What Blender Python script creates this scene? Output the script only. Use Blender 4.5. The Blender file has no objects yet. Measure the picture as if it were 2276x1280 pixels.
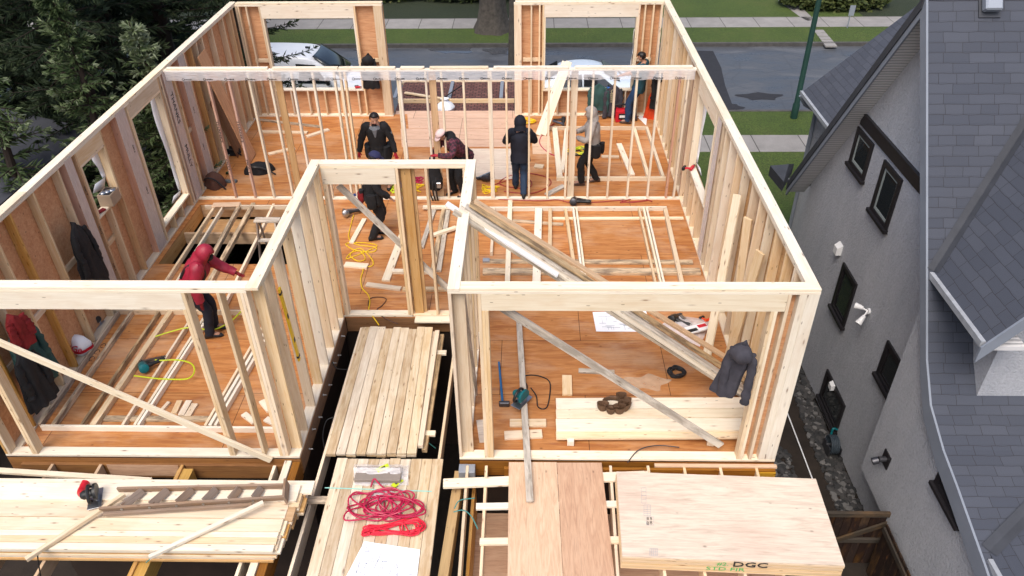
import bpy, bmesh, math, random
from mathutils import Vector, Matrix, Quaternion, noise
PI = math.pi
R = math.radians
rnd = random.Random(7)
SC = bpy.context.scene
COL = SC.collection
V = Vector

# ---------------------------------------------------------------- camera
CAMP = V((0.40701221, -6.85179992, 7.67776358))
YAW, PITCH, ROLL, FPX = R(1.49740131), R(35.67634946), R(-0.71607324), 1714.7211361778425
_f = V((-math.sin(YAW)*math.cos(PITCH), math.cos(YAW)*math.cos(PITCH), -math.sin(PITCH)))
_r = V((math.cos(YAW), math.sin(YAW), 0))
_u = _r.cross(_f)
_r, _u = _r*math.cos(ROLL)+_u*math.sin(ROLL), _u*math.cos(ROLL)-_r*math.sin(ROLL)
cam = bpy.data.cameras.new('camera')
cam.sensor_width = 36; cam.lens = FPX/2276*36; cam.clip_end = 400; cam.clip_start = .05
co = bpy.data.objects.new('camera', cam); COL.objects.link(co)
m = Matrix((_r, _u, -_f)).transposed().to_4x4(); m.translation = CAMP
co.matrix_world = m
SC.camera = co

def ray(px, py):
    return _f + _r*((px-1138)/FPX) + _u*((640-py)/FPX)
def G(px, py, z=0.0):
    'survey point: where the sight line of a pixel meets the level z'
    d = ray(px, py); return CAMP + d*((z-CAMP.z)/d.z)
def W(px, py, ax, val):
    d = ray(px, py); return CAMP + d*((val-CAMP[ax])/d[ax])

# ---------------------------------------------------------------- tags
def tag(o, label=None, cat=None, group=None, kind=None):
    if label: o['label'] = label
    if cat: o['category'] = cat
    if group: o['group'] = group
    if kind: o['kind'] = kind
    return o
def thing(name, label, cat, loc=(0, 0, 0), rz=0, group=None):
    o = bpy.data.objects.new(name, None); COL.objects.link(o)
    o.empty_display_size = .1
    o.location = loc; o.rotation_euler = (0, 0, rz)
    return tag(o, label, cat, group, 'thing')
def base(p):                      # world position of a chain of parents (things sit unrotated or by loc+rz)
    mm = Matrix.Identity(4)
    ch = []
    while p: ch.append(p); p = p.parent
    for q in reversed(ch): mm = mm @ q.matrix_basis
    return mm
def put(o, parent=None, world=None):
    'link; world matrix given in scene space, turned into the parent\'s space'
    COL.objects.link(o)
    if world is None: world = Matrix.Identity(4)
    if parent:
        o.parent = parent
        o.matrix_basis = base(parent).inverted() @ world
    else:
        o.matrix_basis = world
    return o
def obj(name, bm, mat, parent=None, world=None, smooth=False, mats=None):
    me = bpy.data.meshes.new(name)
    bmesh.ops.recalc_face_normals(bm, faces=bm.faces) if not getattr(bm, '_keep', 0) else None
    bm.to_mesh(me); bm.free()
    for mm in (mats or [mat]): me.materials.append(mm)
    if smooth:
        me.polygons.foreach_set('use_smooth', [True]*len(me.polygons))
        try: me.set_sharp_from_angle(angle=R(42))
        except Exception: pass
    return put(bpy.data.objects.new(name, me), parent, world)

# ---------------------------------------------------------------- bmesh shapes
def add_box(bm, x0, x1, y0, y1, z0, z1, mi=0, M=None):
    vs = [V((x, y, z)) for x in (x0, x1) for y in (y0, y1) for z in (z0, z1)]
    if M: vs = [M @ v for v in vs]
    v = [bm.verts.new(p) for p in vs]
    for q in ((0, 1, 3, 2), (4, 6, 7, 5), (0, 4, 5, 1), (2, 3, 7, 6), (0, 2, 6, 4), (1, 5, 7, 3)):
        f = bm.faces.new([v[i] for i in q]); f.material_index = mi
    return v
def bev(bm, w, seg=1):
    bmesh.ops.bevel(bm, geom=list(bm.edges), offset=w, segments=seg, affect='EDGES', profile=.6)
def box_bm(sx, sy, sz, b=0.0, seg=1):
    bm = bmesh.new(); add_box(bm, -sx/2, sx/2, -sy/2, sy/2, -sz/2, sz/2)
    if b: bev(bm, min(b, sx*.3, sy*.3, sz*.3), seg)
    return bm
def spline(pts, n=6, closed=False):
    pts = [V(p) for p in pts]; out = []
    N = len(pts)
    for i in range(N if closed else N-1):
        if closed: p0, p1, p2, p3 = pts[(i-1) % N], pts[i], pts[(i+1) % N], pts[(i+2) % N]
        else: p0, p1, p2, p3 = pts[max(i-1, 0)], pts[i], pts[i+1], pts[min(i+2, N-1)]
        for k in range(n):
            t = k/n
            out.append(.5*((2*p1)+(p2-p0)*t+(2*p0-5*p1+4*p2-p3)*t*t+(3*p1-p0-3*p2+p3)*t**3))
    if not closed: out.append(pts[-1])
    return out
def add_tube(bm, pts, r, seg=7, caps=True, closed=False, mi=0):
    pts = [V(p) for p in pts]; n = len(pts)
    rr = r if isinstance(r, (list, tuple)) else [r]*n
    rings = []; up = None
    for i, p in enumerate(pts):
        if closed: t = pts[(i+1) % n]-pts[i-1]
        else: t = pts[min(i+1, n-1)]-pts[max(i-1, 0)]
        if t.length < 1e-9: t = V((0, 0, 1))
        t.normalize()
        if up is None: up = t.orthogonal().normalized()
        up = up-t*up.dot(t)
        if up.length < 1e-6: up = t.orthogonal()
        up.normalize(); s = t.cross(up)
        rings.append([bm.verts.new(p+(up*math.cos(a)+s*math.sin(a))*rr[i]) for a in [2*PI*k/seg for k in range(seg)]])
    for i in range(n if closed else n-1):
        a, b = rings[i], rings[(i+1) % n]
        for k in range(seg):
            f = bm.faces.new((a[k], a[(k+1) % seg], b[(k+1) % seg], b[k])); f.material_index = mi
    if caps and not closed:
        bm.faces.new(rings[0][::-1]).material_index = mi; bm.faces.new(rings[-1]).material_index = mi
def add_loft(bm, rings, caps=True, mi=0):
    vv = [[bm.verts.new(V(p)) for p in r] for r in rings]; n = len(vv[0])
    for a, b in zip(vv, vv[1:]):
        for k in range(n):
            f = bm.faces.new((a[k], a[(k+1) % n], b[(k+1) % n], b[k])); f.material_index = mi
    if caps:
        bm.faces.new(vv[0][::-1]).material_index = mi; bm.faces.new(vv[-1]).material_index = mi
def ell(c, rx, ry, n=16, ax=V((1, 0, 0)), ay=V((0, 1, 0)), rip=0, rf=5, ph=0):
    c = V(c)
    return [c+ax*(math.cos(a)*rx*(1+rip*math.sin(rf*a+ph)))+ay*(math.sin(a)*ry*(1+rip*math.sin(rf*a+ph))) for a in [2*PI*k/n for k in range(n)]]
def add_ball(bm, c, rx, ry=None, rz=None, seg=12, ring=8, mi=0, M=None):
    ry = ry or rx; rz = rz or rx
    mm = Matrix.Translation(V(c)) @ (M or Matrix.Identity(4)) @ Matrix.Diagonal((rx, ry, rz, 1))
    g = bmesh.ops.create_uvsphere(bm, u_segments=seg, v_segments=ring, radius=1, matrix=mm)
    for v in g['verts']:
        for f in v.link_faces: f.material_index = mi
def add_cyl(bm, a, b, r, r2=None, seg=12, mi=0):
    add_tube(bm, [a, b], [r, r if r2 is None else r2], seg, mi=mi)
def add_prism(bm, poly, d0, d1, axis=0, mi=0):
    'poly: list of 2-tuples in the plane across axis'
    def P(q, d):
        return {0: V((d, q[0], q[1])), 1: V((q[0], d, q[1])), 2: V((q[0], q[1], d))}[axis]
    a = [bm.verts.new(P(q, d0)) for q in poly]; b = [bm.verts.new(P(q, d1)) for q in poly]
    n = len(poly)
    bm.faces.new(a).material_index = mi; bm.faces.new(b[::-1]).material_index = mi
    for i in range(n):
        bm.faces.new((a[i], b[i], b[(i+1) % n], a[(i+1) % n])).material_index = mi
def frame(a, b, up=(0, 0, 1)):
    'matrix: X along a->b, Z towards up, origin at the middle'
    a, b = V(a), V(b); x = (b-a).normalized(); up = V(up)
    y = up.cross(x)
    if y.length < 1e-5: y = V((0, 1, 0)).cross(x)
    y.normalize(); z = x.cross(y)
    mm = Matrix((x, y, z)).transposed().to_4x4(); mm.translation = (a+b)/2
    return mm
def board(name, a, b, w, t, mat, parent=None, up=(0, 0, 1), bv=.003):
    'a length of timber: a, b ends of its centre line, w across, t along up'
    L = (V(b)-V(a)).length
    return obj(name, box_bm(L, w, t, bv), mat, parent, frame(a, b, up))
def lum(name, x0, x1, y0, y1, z0, z1, mat, parent=None, bv=.003):
    d = [x1-x0, y1-y0, z1-z0]; c = V(((x0+x1)/2, (y0+y1)/2, (z0+z1)/2))
    k = d.index(max(d))
    if k == 0: return board(name, c-V((d[0]/2, 0, 0)), c+V((d[0]/2, 0, 0)), d[1], d[2], mat, parent, bv=bv)
    if k == 1: return board(name, c-V((0, d[1]/2, 0)), c+V((0, d[1]/2, 0)), d[0], d[2], mat, parent, bv=bv)
    return board(name, c-V((0, 0, d[2]/2)), c+V((0, 0, d[2]/2)), d[0], d[1], mat, parent, up=(0, 1, 0), bv=bv)

# ---------------------------------------------------------------- materials
def newmat(name):
    mt = bpy.data.materials.new(name); mt.use_nodes = True
    nt = mt.node_tree; return mt, nt, nt.nodes['Principled BSDF']
def N(nt, typ, **kw):
    n = nt.nodes.new(typ)
    for k, v in kw.items():
        if k in n.inputs.keys(): n.inputs[k].default_value = v
        else: setattr(n, k, v)
    return n
def ramp(nt, fac, stops, interp='LINEAR'):
    n = nt.nodes.new('ShaderNodeValToRGB'); cr = n.color_ramp; cr.interpolation = interp
    while len(cr.elements) < len(stops): cr.elements.new(.5)
    for e, (p, c) in zip(cr.elements, stops):
        e.position = p; e.color = (*c, 1) if len(c) == 3 else c
    nt.links.new(fac, n.inputs[0]); return n
def mixc(nt, fac, a, b, mode='MIX'):
    n = nt.nodes.new('ShaderNodeMix'); n.data_type = 'RGBA'; n.blend_type = mode
    for s, v in ((n.inputs[0], fac), (n.inputs[6], a), (n.inputs[7], b)):
        if hasattr(v, 'is_linked') or hasattr(v, 'links'): nt.links.new(v, s)
        elif isinstance(v, (tuple, list)): s.default_value = (*v, 1) if len(v) == 3 else v
        else: s.default_value = v
    return n.outputs[2]
def mth(nt, op, a, b=0.0, clamp=False):
    n = nt.nodes.new('ShaderNodeMath'); n.operation = op; n.use_clamp = clamp
    for s, v in ((n.inputs[0], a), (n.inputs[1], b)):
        if hasattr(v, 'links'): nt.links.new(v, s)
        else: s.default_value = v
    return n.outputs[0]
def coords(nt, scale=(1, 1, 1), rand=True, kind='Object', rot=(0, 0, 0)):
    tc = N(nt, 'ShaderNodeTexCoord'); out = tc.outputs[kind]
    if rand:
        oi = N(nt, 'ShaderNodeObjectInfo')
        cx = N(nt, 'ShaderNodeCombineXYZ')
        for i, k in enumerate((41., 73., 19.)):
            nt.links.new(mth(nt, 'MULTIPLY', oi.outputs['Random'], k), cx.inputs[i])
        va = N(nt, 'ShaderNodeVectorMath', operation='ADD')
        nt.links.new(out, va.inputs[0]); nt.links.new(cx.outputs[0], va.inputs[1]); out = va.outputs[0]
    mp = N(nt, 'ShaderNodeMapping'); mp.inputs['Scale'].default_value = scale; mp.inputs['Rotation'].default_value = rot
    nt.links.new(out, mp.inputs[0]); return mp.outputs[0]
def noise_n(nt, vec, scale=5, detail=4, rough=.55, dist=0.0):
    n = N(nt, 'ShaderNodeTexNoise'); n.inputs['Scale'].default_value = scale; n.inputs['Detail'].default_value = detail
    n.inputs['Roughness'].default_value = rough; n.inputs['Distortion'].default_value = dist
    nt.links.new(vec, n.inputs['Vector']); return n.outputs['Fac']
def bump(nt, bs, h, strength=.3, dist=.01):
    b = N(nt, 'ShaderNodeBump'); b.inputs['Strength'].default_value = strength; b.inputs['Distance'].default_value = dist
    nt.links.new(h, b.inputs['Height']); nt.links.new(b.outputs[0], bs.inputs['Normal'])
def vary(nt, col, amt=.12, sat=.1):
    'each object its own slight tone'
    oi = N(nt, 'ShaderNodeObjectInfo'); hs = N(nt, 'ShaderNodeHueSaturation')
    nt.links.new(mth(nt, 'ADD', mth(nt, 'MULTIPLY', oi.outputs['Random'], amt*2), 1-amt), hs.inputs['Value'])
    r2 = mth(nt, 'FRACT', mth(nt, 'MULTIPLY', oi.outputs['Random'], 91.7))
    nt.links.new(mth(nt, 'ADD', mth(nt, 'MULTIPLY', r2, sat*2), 1-sat), hs.inputs['Saturation'])
    nt.links.new(col, hs.inputs['Color']); return hs.outputs[0]
def wood(name, light, dark, knot=(.16, .07, .03), streak=.6, amt=.14, sat=.22, dirt=None, dirt_amt=.0, rough=.65):
    mt, nt, bs = newmat(name)
    v1 = coords(nt, (.55, 9, 9)); n1 = noise_n(nt, v1, 3.2, 5, .6, .7)
    c = ramp(nt, n1, [(.3, light), (.5, [a*.6+b*.4 for a, b in zip(light, dark)]), (.72, dark)]).outputs[0]
    v2 = coords(nt, (.8, 70, 70)); n2 = noise_n(nt, v2, 2.5, 3, .6, .2)
    c = mixc(nt, mth(nt, 'MULTIPLY', ramp(nt, n2, [(.45, (0, 0, 0)), (.75, (1, 1, 1))]).outputs[0], streak*.55), c, [d*.72 for d in dark])
    # knots
    vo = N(nt, 'ShaderNodeTexVoronoi'); vo.inputs['Scale'].default_value = 1.0; vo.inputs['Randomness'].default_value = 1
    nt.links.new(coords(nt, (2.6, 10, 10)), vo.inputs['Vector'])
    kn = ramp(nt, vo.outputs['Distance'], [(.055, (1, 1, 1)), (.1, (.35, .35, .35)), (.19, (0, 0, 0))]).outputs[0]
    c = mixc(nt, mth(nt, 'MULTIPLY', kn, .8), c, knot)
    vd = N(nt, 'ShaderNodeTexVoronoi'); vd.inputs['Scale'].default_value = 1.0
    nt.links.new(coords(nt, (5.5, 26, 26)), vd.inputs['Vector']); rgbw = N(nt, 'ShaderNodeSeparateColor'); nt.links.new(vd.outputs['Color'], rgbw.inputs[0])
    spk = mth(nt, 'MULTIPLY', mth(nt, 'LESS_THAN', vd.outputs['Distance'], .13), mth(nt, 'GREATER_THAN', rgbw.outputs[0], .72))
    c = mixc(nt, mth(nt, 'MULTIPLY', spk, .75), c, [k_*.5 for k_ in knot])
    n4 = noise_n(nt, coords(nt, (1.1, 3, 3)), 1.7, 4, .6, .3)
    c = mixc(nt, mth(nt, 'MULTIPLY', ramp(nt, n4, [(.5, (0, 0, 0)), (.75, (1, 1, 1))]).outputs[0], .45), c, [a_*.62+b_*.22 for a_, b_ in zip(dark, (.9, .45, .12))])
    if dirt:
        n3 = noise_n(nt, coords(nt, (1.3, 7, 7)), 2.0, 5, .65, .4)
        c = mixc(nt, mth(nt, 'MULTIPLY', ramp(nt, n3, [(.42, (0, 0, 0)), (.62, (1, 1, 1))]).outputs[0], dirt_amt), c, dirt)
    c = vary(nt, c, amt, sat)
    nt.links.new(c, bs.inputs['Base Color']); bs.inputs['Roughness'].default_value = rough
    bs.inputs['Specular IOR Level'].default_value = .25
    bump(nt, bs, n2, .12, .002)
    return mt
def ply(name, a, b, c3, scale=1.0, seam=True, worn=None, worn_amt=0, rot=0):
    'rotary-cut fir veneer: long cathedral figure, patches, sheet joints'
    mt, nt, bs = newmat(name)
    v = coords(nt, (1.1*scale, 9*scale, 9*scale), False, rot=(0, 0, rot)); n1 = noise_n(nt, v, 1.6, 6, .62, 1.2)
    c = ramp(nt, n1, [(.28, a), (.5, b), (.7, c3)]).outputs[0]
    n2 = noise_n(nt, coords(nt, (2, 46, 46), False, rot=(0, 0, rot)), 2.0, 4, .6, .6)
    c = mixc(nt, mth(nt, 'MULTIPLY', ramp(nt, n2, [(.5, (0, 0, 0)), (.78, (1, 1, 1))]).outputs[0], .5), c, [x*.45 for x in c3])
    vo = N(nt, 'ShaderNodeTexVoronoi'); nt.links.new(coords(nt, (3.3, 5.5, 5.5), False, rot=(0, 0, rot)), vo.inputs['Vector'])
    vo.inputs['Scale'].default_value = 1
    c = mixc(nt, mth(nt, 'MULTIPLY', ramp(nt, vo.outputs['Distance'], [(.03, (1, 1, 1)), (.1, (0, 0, 0))]).outputs[0], .7), c, [x*.3 for x in c3])
    if worn:
        n3 = noise_n(nt, coords(nt, (.7, 1.4, 1), False), 1.1, 6, .62, .3)
        c = mixc(nt, mth(nt, 'MULTIPLY', ramp(nt, n3, [(.48, (0, 0, 0)), (.68, (1, 1, 1))]).outputs[0], worn_amt), c, worn)
    if seam:
        br = N(nt, 'ShaderNodeTexBrick'); br.inputs['Scale'].default_value = 1
        br.inputs['Brick Width'].default_value = 2.44; br.inputs['Row Height'].default_value = 1.22; br.inputs['Mortar Size'].default_value = .0042
        br.inputs['Color1'].default_value = (.92, .92, .92, 1); br.inputs['Color2'].default_value = (1.08, 1.06, 1.04, 1); br.inputs['Mortar'].default_value = (.12, .09, .07, 1)
        nt.links.new(coords(nt, (1, 1, 1), False, rot=(0, 0, rot)), br.inputs['Vector'])
        c = mixc(nt, 1.0, c, br.outputs['Color'], 'MULTIPLY')
    nt.links.new(c, bs.inputs['Base Color']); bs.inputs['Roughness'].default_value = .62
    bs.inputs['Specular IOR Level'].default_value = .3
    bump(nt, bs, n2, .15, .003)
    return mt
def plain(name, col, rough=.6, metal=0.0, var=0.0, bumps=0, bscale=80, spec=.4, nvar=.0, nscale=4, alpha=None, trans=0):
    mt, nt, bs = newmat(name)
    bs.inputs['Roughness'].default_value = rough; bs.inputs['Metallic'].default_value = metal; bs.inputs['Specular IOR Level'].default_value = spec
    rgb = N(nt, 'ShaderNodeRGB'); rgb.outputs[0].default_value = (*col, 1); c = rgb.outputs[0]
    nn = noise_n(nt, coords(nt, (1, 1, 1)), nscale, 5, .6)
    if nvar: c = mixc(nt, ramp(nt, nn, [(.35, (0, 0, 0)), (.7, (1, 1, 1))]).outputs[0], c, [x*(1-nvar) for x in col])
    if var: c = vary(nt, c, var, var)
    nt.links.new(c, bs.inputs['Base Color'])
    if bumps: bump(nt, bs, noise_n(nt, coords(nt, (1, 1, 1), False), bscale, 4, .6), bumps, .01)
    if alpha is not None: bs.inputs['Alpha'].default_value = alpha
    if trans: bs.inputs['Transmission Weight'].default_value = trans
    return mt

M = {}
M['pine'] = wood('fresh pine lumber', (.76, .63, .46), (.64, .47, .29))
M['pine_pale'] = wood('pale planed pine', (.82, .74, .6), (.72, .61, .45), streak=.45, amt=.09)
M['pine_warm'] = wood('amber fir stud', (.60, .4, .21), (.46, .26, .11), amt=.12)
M['stack'] = wood('yard stained stack lumber', (.66, .55, .40), (.53, .40, .25), dirt=(.34, .2, .09), dirt_amt=.5, amt=.1, sat=.2)
M['stack_b'] = wood('pale stack lumber', (.72, .63, .49), (.6, .48, .33), dirt=(.4, .27, .14), dirt_amt=.35, amt=.08)
M['pine_grey'] = wood('weathered grey board', (.62, .56, .47), (.46, .4, .33), dirt=(.16, .13, .1), dirt_amt=.6, amt=.08)
M['pine_dirty'] = wood('muddy reused board', (.64, .5, .34), (.5, .36, .22), dirt=(.1, .07, .05), dirt_amt=.75)
M['pine_pink'] = wood('pinkish stud', (.62, .42, .33), (.5, .3, .23), amt=.08, knot=(.2, .1, .08))
M['yellow_lam'] = wood('yellow engineered lumber', (.56, .36, .13), (.42, .25, .08), amt=.08)
M['fir_dark'] = wood('brown rim timber', (.3, .15, .06), (.17, .075, .03), streak=.9, amt=.1)
M['old_ladder'] = wood('old grey brown ladder wood', (.31, .235, .185), (.2, .145, .11), streak=.6, amt=.06)
M['floor'] = ply('orange fir floor plywood', (.56, .265, .095), (.45, .185, .056), (.30, .1, .032), .8, True, (.60, .41, .26), .5)
M['sheath'] = ply('orange fir wall sheathing', (.66, .39, .22), (.58, .31, .16), (.46, .21, .1), 1.0, False, rot=R(90))
M['sheath_y'] = ply('tan wall sheathing', (.66, .44, .22), (.58, .35, .16), (.44, .23, .1), 1.0, False)
M['ply_pink'] = ply('pinkish plywood', (.72, .53, .37), (.65, .45, .3), (.53, .34, .22), 1.2, False, rot=R(90))
M['ply_red'] = ply('reddish plywood', (.6, .4, .27), (.54, .34, .22), (.43, .25, .16), 1.2, False, rot=R(90))
M['ply_pale'] = ply('pale whitish plywood', (.72, .62, .51), (.66, .55, .44), (.53, .42, .33), 1.0, False, (.5, .32, .25), .35)
M['landing'] = ply('pale pink landing plywood', (.68, .47, .35), (.62, .41, .29), (.5, .31, .22), 1.0, True)
M['black_cloth'] = plain('black cloth', (.012, .012, .014), .85, bumps=.3, bscale=40, nvar=.4, nscale=9)
M['char_cloth'] = plain('charcoal cloth', (.05, .048, .062), .85, bumps=.3, bscale=40, nvar=.4, nscale=9)
M['navy_cloth'] = plain('dark navy cloth', (.009, .011, .022), .85, bumps=.3, bscale=40, nvar=.4, nscale=9)
M['jeans'] = plain('blue denim', (.02, .045, .095), .8, bumps=.3, bscale=50, nvar=.5, nscale=7)
M['jeans2'] = plain('bright blue denim', (.014, .05, .13), .8, bumps=.3, bscale=50, nvar=.5, nscale=7)
M['red_jacket'] = plain('crimson shell cloth', (.33, .015, .04), .5, bumps=.3, bscale=14, nvar=.35, nscale=6)
M['grey_hood'] = plain('light grey fleece', (.40, .36, .33), .9, bumps=.3, bscale=30, nvar=.25, nscale=6)
M['mid_grey'] = plain('mid grey fleece', (.16, .17, .19), .9, nvar=.2)
M['skin'] = plain('skin', (.42, .22, .145), .5, nvar=.12, nscale=20)
M['hair'] = plain('black hair', (.008, .006, .006), .45, bumps=.4, bscale=90)
M['cap_pink'] = plain('pale pink cap cloth', (.68, .5, .48), .8, nvar=.1)
M['cap_navy'] = plain('navy cap cloth', (.02, .022, .075), .8, nvar=.2)
M['red_glove'] = plain('red work glove', (.4, .012, .03), .6, nvar=.3, nscale=20)
M['leather'] = plain('brown leather', (.14, .075, .04), .65, bumps=.4, bscale=30, nvar=.4, nscale=9)
M['boot'] = plain('brown boot leather', (.085, .05, .04), .6, nvar=.3, nscale=20)
M['black_boot'] = plain('black boot', (.012, .012, .013), .5)
M['orange_cloth'] = plain('orange rainwear', (.75, .07, .015), .5, bumps=.2, bscale=12, nvar=.2)
M['green_cloth'] = plain('dark teal cloth', (.03, .085, .08), .85, bumps=.3, bscale=40, nvar=.3)
M['red_cloth'] = plain('dark red cloth', (.24, .012, .015), .8, nvar=.4, nscale=10)
M['black_pl'] = plain('black plastic', (.014, .014, .015), .42)
M['steel'] = plain('dull steel', (.42, .43, .45), .35, 1.0)
M['dark_steel'] = plain('dark steel', (.09, .09, .1), .45, .8)
M['grey_metal'] = plain('galvanised bracket', (.32, .35, .4), .5, .4)
M['teal_pl'] = plain('teal tool plastic', (.0, .13, .15), .45)
M['red_pl'] = plain('red tool plastic', (.5, .012, .025), .42)
M['yellow_pl'] = plain('yellow tool plastic', (.75, .48, .02), .42)
M['yellow_cord'] = plain('yellow cord', (.72, .47, .01), .5)
M['lime_cord'] = plain('lime air hose', (.52, .62, .02), .45)
M['red_cord'] = plain('crimson hose', (.42, .012, .06), .42)
M['red_rope'] = plain('bright red rope', (.62, .015, .04), .5)
M['dull_red_cord'] = plain('dull red hose', (.3, .035, .03), .5)
M['blue_cord'] = plain('blue cord', (.02, .11, .4), .5)
M['black_cord'] = plain('black cord', (.015, .015, .016), .5)
M['brown_cord'] = plain('brown cord', (.09, .045, .03), .5)
M['green_strap'] = plain('green strap', (.05, .22, .2), .6)
M['teal_twine'] = plain('pale teal band', (.3, .62, .55), .5)
M['white_wrap'] = plain('white house wrap', (.82, .84, .88), .4, nvar=.06)
M['paper'] = plain('white drawing paper', (.85, .86, .88), .7)
M['ink'] = plain('grey ink', (.25, .28, .36), .7)
M['black_ink'] = plain('black ink', (.03, .026, .025), .8)
M['green_ink'] = plain('green stencil paint', (.06, .42, .11), .7)
M['rust_ink'] = plain('dark red lettering', (.45, .02, .05), .6)
M['carton'] = plain('grey brown cardboard', (.25, .21, .18), .8, nvar=.12)
M['carton_tan'] = plain('tan cardboard', (.38, .28, .19), .8, nvar=.2)
# ---------------------------------------------------------------- light
w = bpy.data.worlds.new('World'); SC.world = w; w.use_nodes = True
nt = w.node_tree; bg = nt.nodes['Background']; bg.inputs['Strength'].default_value = .15
sky = nt.nodes.new('ShaderNodeTexSky'); sky.sky_type = 'NISHITA'; sky.sun_disc = False
SUN_E, SUN_A = R(58), R(200)
sky.sun_elevation = SUN_E; sky.sun_rotation = SUN_A; sky.dust_density = 5.0; sky.air_density = 1.0; sky.ozone_density = 1.5
nt.links.new(sky.outputs[0], bg.inputs[0])
sl = bpy.data.lights.new('sun', 'SUN'); sl.energy = 1.5; sl.angle = R(35); sl.color = (1, .96, .9)
so = bpy.data.objects.new('sun', sl); COL.objects.link(so)
d = V((math.sin(SUN_A)*math.cos(SUN_E), math.cos(SUN_A)*math.cos(SUN_E), math.sin(SUN_E)))
so.rotation_euler = d.to_track_quat('Z', 'Y').to_euler(); so.location = d*30
SC.view_settings.view_transform = 'Standard'; SC.view_settings.look = 'None'; SC.view_settings.exposure = .46; SC.view_settings.gamma = 1
SC.cycles.max_bounces = 8; SC.cycles.transparent_max_bounces = 12

def poly_mat(name, a, col=(.9, .9, .93), rough=.25):
    mt, nt, bs = newmat(name)
    bs.inputs['Base Color'].default_value = (*col, 1); bs.inputs['Roughness'].default_value = rough
    n = noise_n(nt, coords(nt, (3, 3, 30), False), 2, 4, .6)
    nt.links.new(mth(nt, 'ADD', mth(nt, 'MULTIPLY', n, .5), a-.25, True), bs.inputs['Alpha'])
    bump(nt, bs, noise_n(nt, coords(nt, (1, 1, 1), False), 14, 4, .6), .5, .01)
    return mt
M['poly'] = poly_mat('translucent poly film', .42)
M['poly_pink'] = poly_mat('pinkish poly film', .55, (.74, .66, .61))
M['poly_bag2'] = poly_mat('cloudy plastic bag film', .55, (.85, .8, .8), .15)
M['poly_bag'] = poly_mat('clear plastic bag film', .36, (.9, .88, .9), .15)

_fc = {}
def text_obj(name, s, size, mat, parent, world, ext=.0015, align='CENTER', sx=1.0):
    cu = bpy.data.curves.new(name, 'FONT'); cu.body = s; cu.size = size; cu.align_x = align; cu.align_y = 'CENTER'; cu.extrude = ext; cu.resolution_u = 2
    t = bpy.data.objects.new(name, cu); COL.objects.link(t)
    bpy.context.view_layer.update()
    me = bpy.data.meshes.new_from_object(t.evaluated_get(bpy.context.evaluated_depsgraph_get()))
    bpy.data.objects.remove(t); bpy.data.curves.remove(cu)
    if sx != 1: me.transform(Matrix.Diagonal((sx, 1, 1, 1)))
    me.name = name; me.materials.clear(); me.materials.append(mat)
    return put(bpy.data.objects.new(name, me), parent, world)
def mat3(x, y, z, loc):
    mm = Matrix((V(x), V(y), V(z))).transposed().to_4x4(); mm.translation = V(loc); return mm

# ---------------------------------------------------------------- the timber storey
H = 2.75; HB = 2.674; TP = .038; HD = 2.44
XL, XLi = -6.478, -6.338      # left wall faces
XR, XRi = 3.595, 3.455
XC, XCi = -2.577, -2.717      # entry recess left wall
XB, XBi = -.484, -.344        # entry recess right wall
YE, YEb = 3.02, 3.16
YI, YIb = 6.90, 6.989
YF, YFb = 11.12, 11.26
P0, PP, PW, PG, PD, PK = M['pine'], M['pine_pale'], M['pine_warm'], M['pine_grey'], M['pine_dirty'], M['pine_pink']

# floor platform (L shaped round the entry recess, with a stair hole)
fl = thing('floor_platform', 'orange plywood floor of the timber storey on joists and rim boards', 'floor', (-1.4, 5, -.3))
HX0, HX1, HY0, HY1 = -6.25, -3.55, 4.55, 6.72
bm = bmesh.new()
cells = [(XL, XCi+.14, 0, YE), (XBi-.14, XR, 0, YE), (XL, XR, YE, HY0), (XL, HX0, HY0, HY1), (HX1, XR, HY0, HY1), (XL, XR, HY1, YFb)]
for x0, x1, y0, y1 in cells: add_box(bm, x0, x1, y0, y1, -.019, 0)
obj('subfloor', bm, M['floor'], fl)
RIM = M['fir_dark']
for a in ((XL, XC, -.002, .036), (XB, XR, -.002, .036)):
    lum('rim_board', a[0], a[1], a[2], a[3], -.30, -.02, RIM, fl)
lum('rim_board', XC-.038, XC+.002, .04, YE-.002, -.30, -.02, RIM, fl)
lum('rim_board', XB-.002, XB+.036, .04, YE-.002, -.30, -.02, RIM, fl)
lum('rim_board', XC+.01, XB-.01, YE, YE+.04, -.30, -.02, RIM, fl)
lum('rim_board', XL, XL+.038, .04, YFb, -.30, -.02, RIM, fl)
lum('rim_board', XR-.038, XR, .04, YFb, -.30, -.02, RIM, fl)
lum('rim_board', XL+.05, XR-.05, YFb-.04, YFb, -.30, -.02, RIM, fl)
for x0, x1, y0, y1 in ((HX0-.04, HX0, HY0, HY1), (HX1, HX1+.04, HY0, HY1), (HX0, HX1, HY0-.04, HY0), (HX0, HX1, HY1, HY1+.04)):
    lum('rim_board', x0, x1, y0, y1, -.30, -.02, PW, fl)
# bolts of the ledger sticking out of the recess side
for i, y in enumerate((.35, .62, .95, 1.3, 1.62, 2.0, 2.3, 2.65)):
    z = -.1 if i % 2 else -.2; bm = bmesh.new()
    add_cyl(bm, (XC, y, z), (XC+.055, y, z), .009, seg=6); add_cyl(bm, (XC+.004, y, z), (XC+.014, y, z), .02, seg=6); obj('bolt', bm, M['steel'], fl)

def jit(a=.0016): return rnd.uniform(-a, a)
def stud_y(root, x, y0, y1, mat=None, z0=TP, z1=HB, t=.038, name='stud'):
    'stud of a wall running along X: x is its left face'
    j = jit()+.0022
    return lum(name, x, x+t, y0+j, y1-j, z0, z1, mat or P0, root)
def stud_x(root, y, x0, x1, mat=None, z0=TP, z1=HB, t=.038, name='stud'):
    j = jit()+.0022
    return lum(name, x0+j, x1-j, y, y+t, z0, z1, mat or P0, root)

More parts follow.
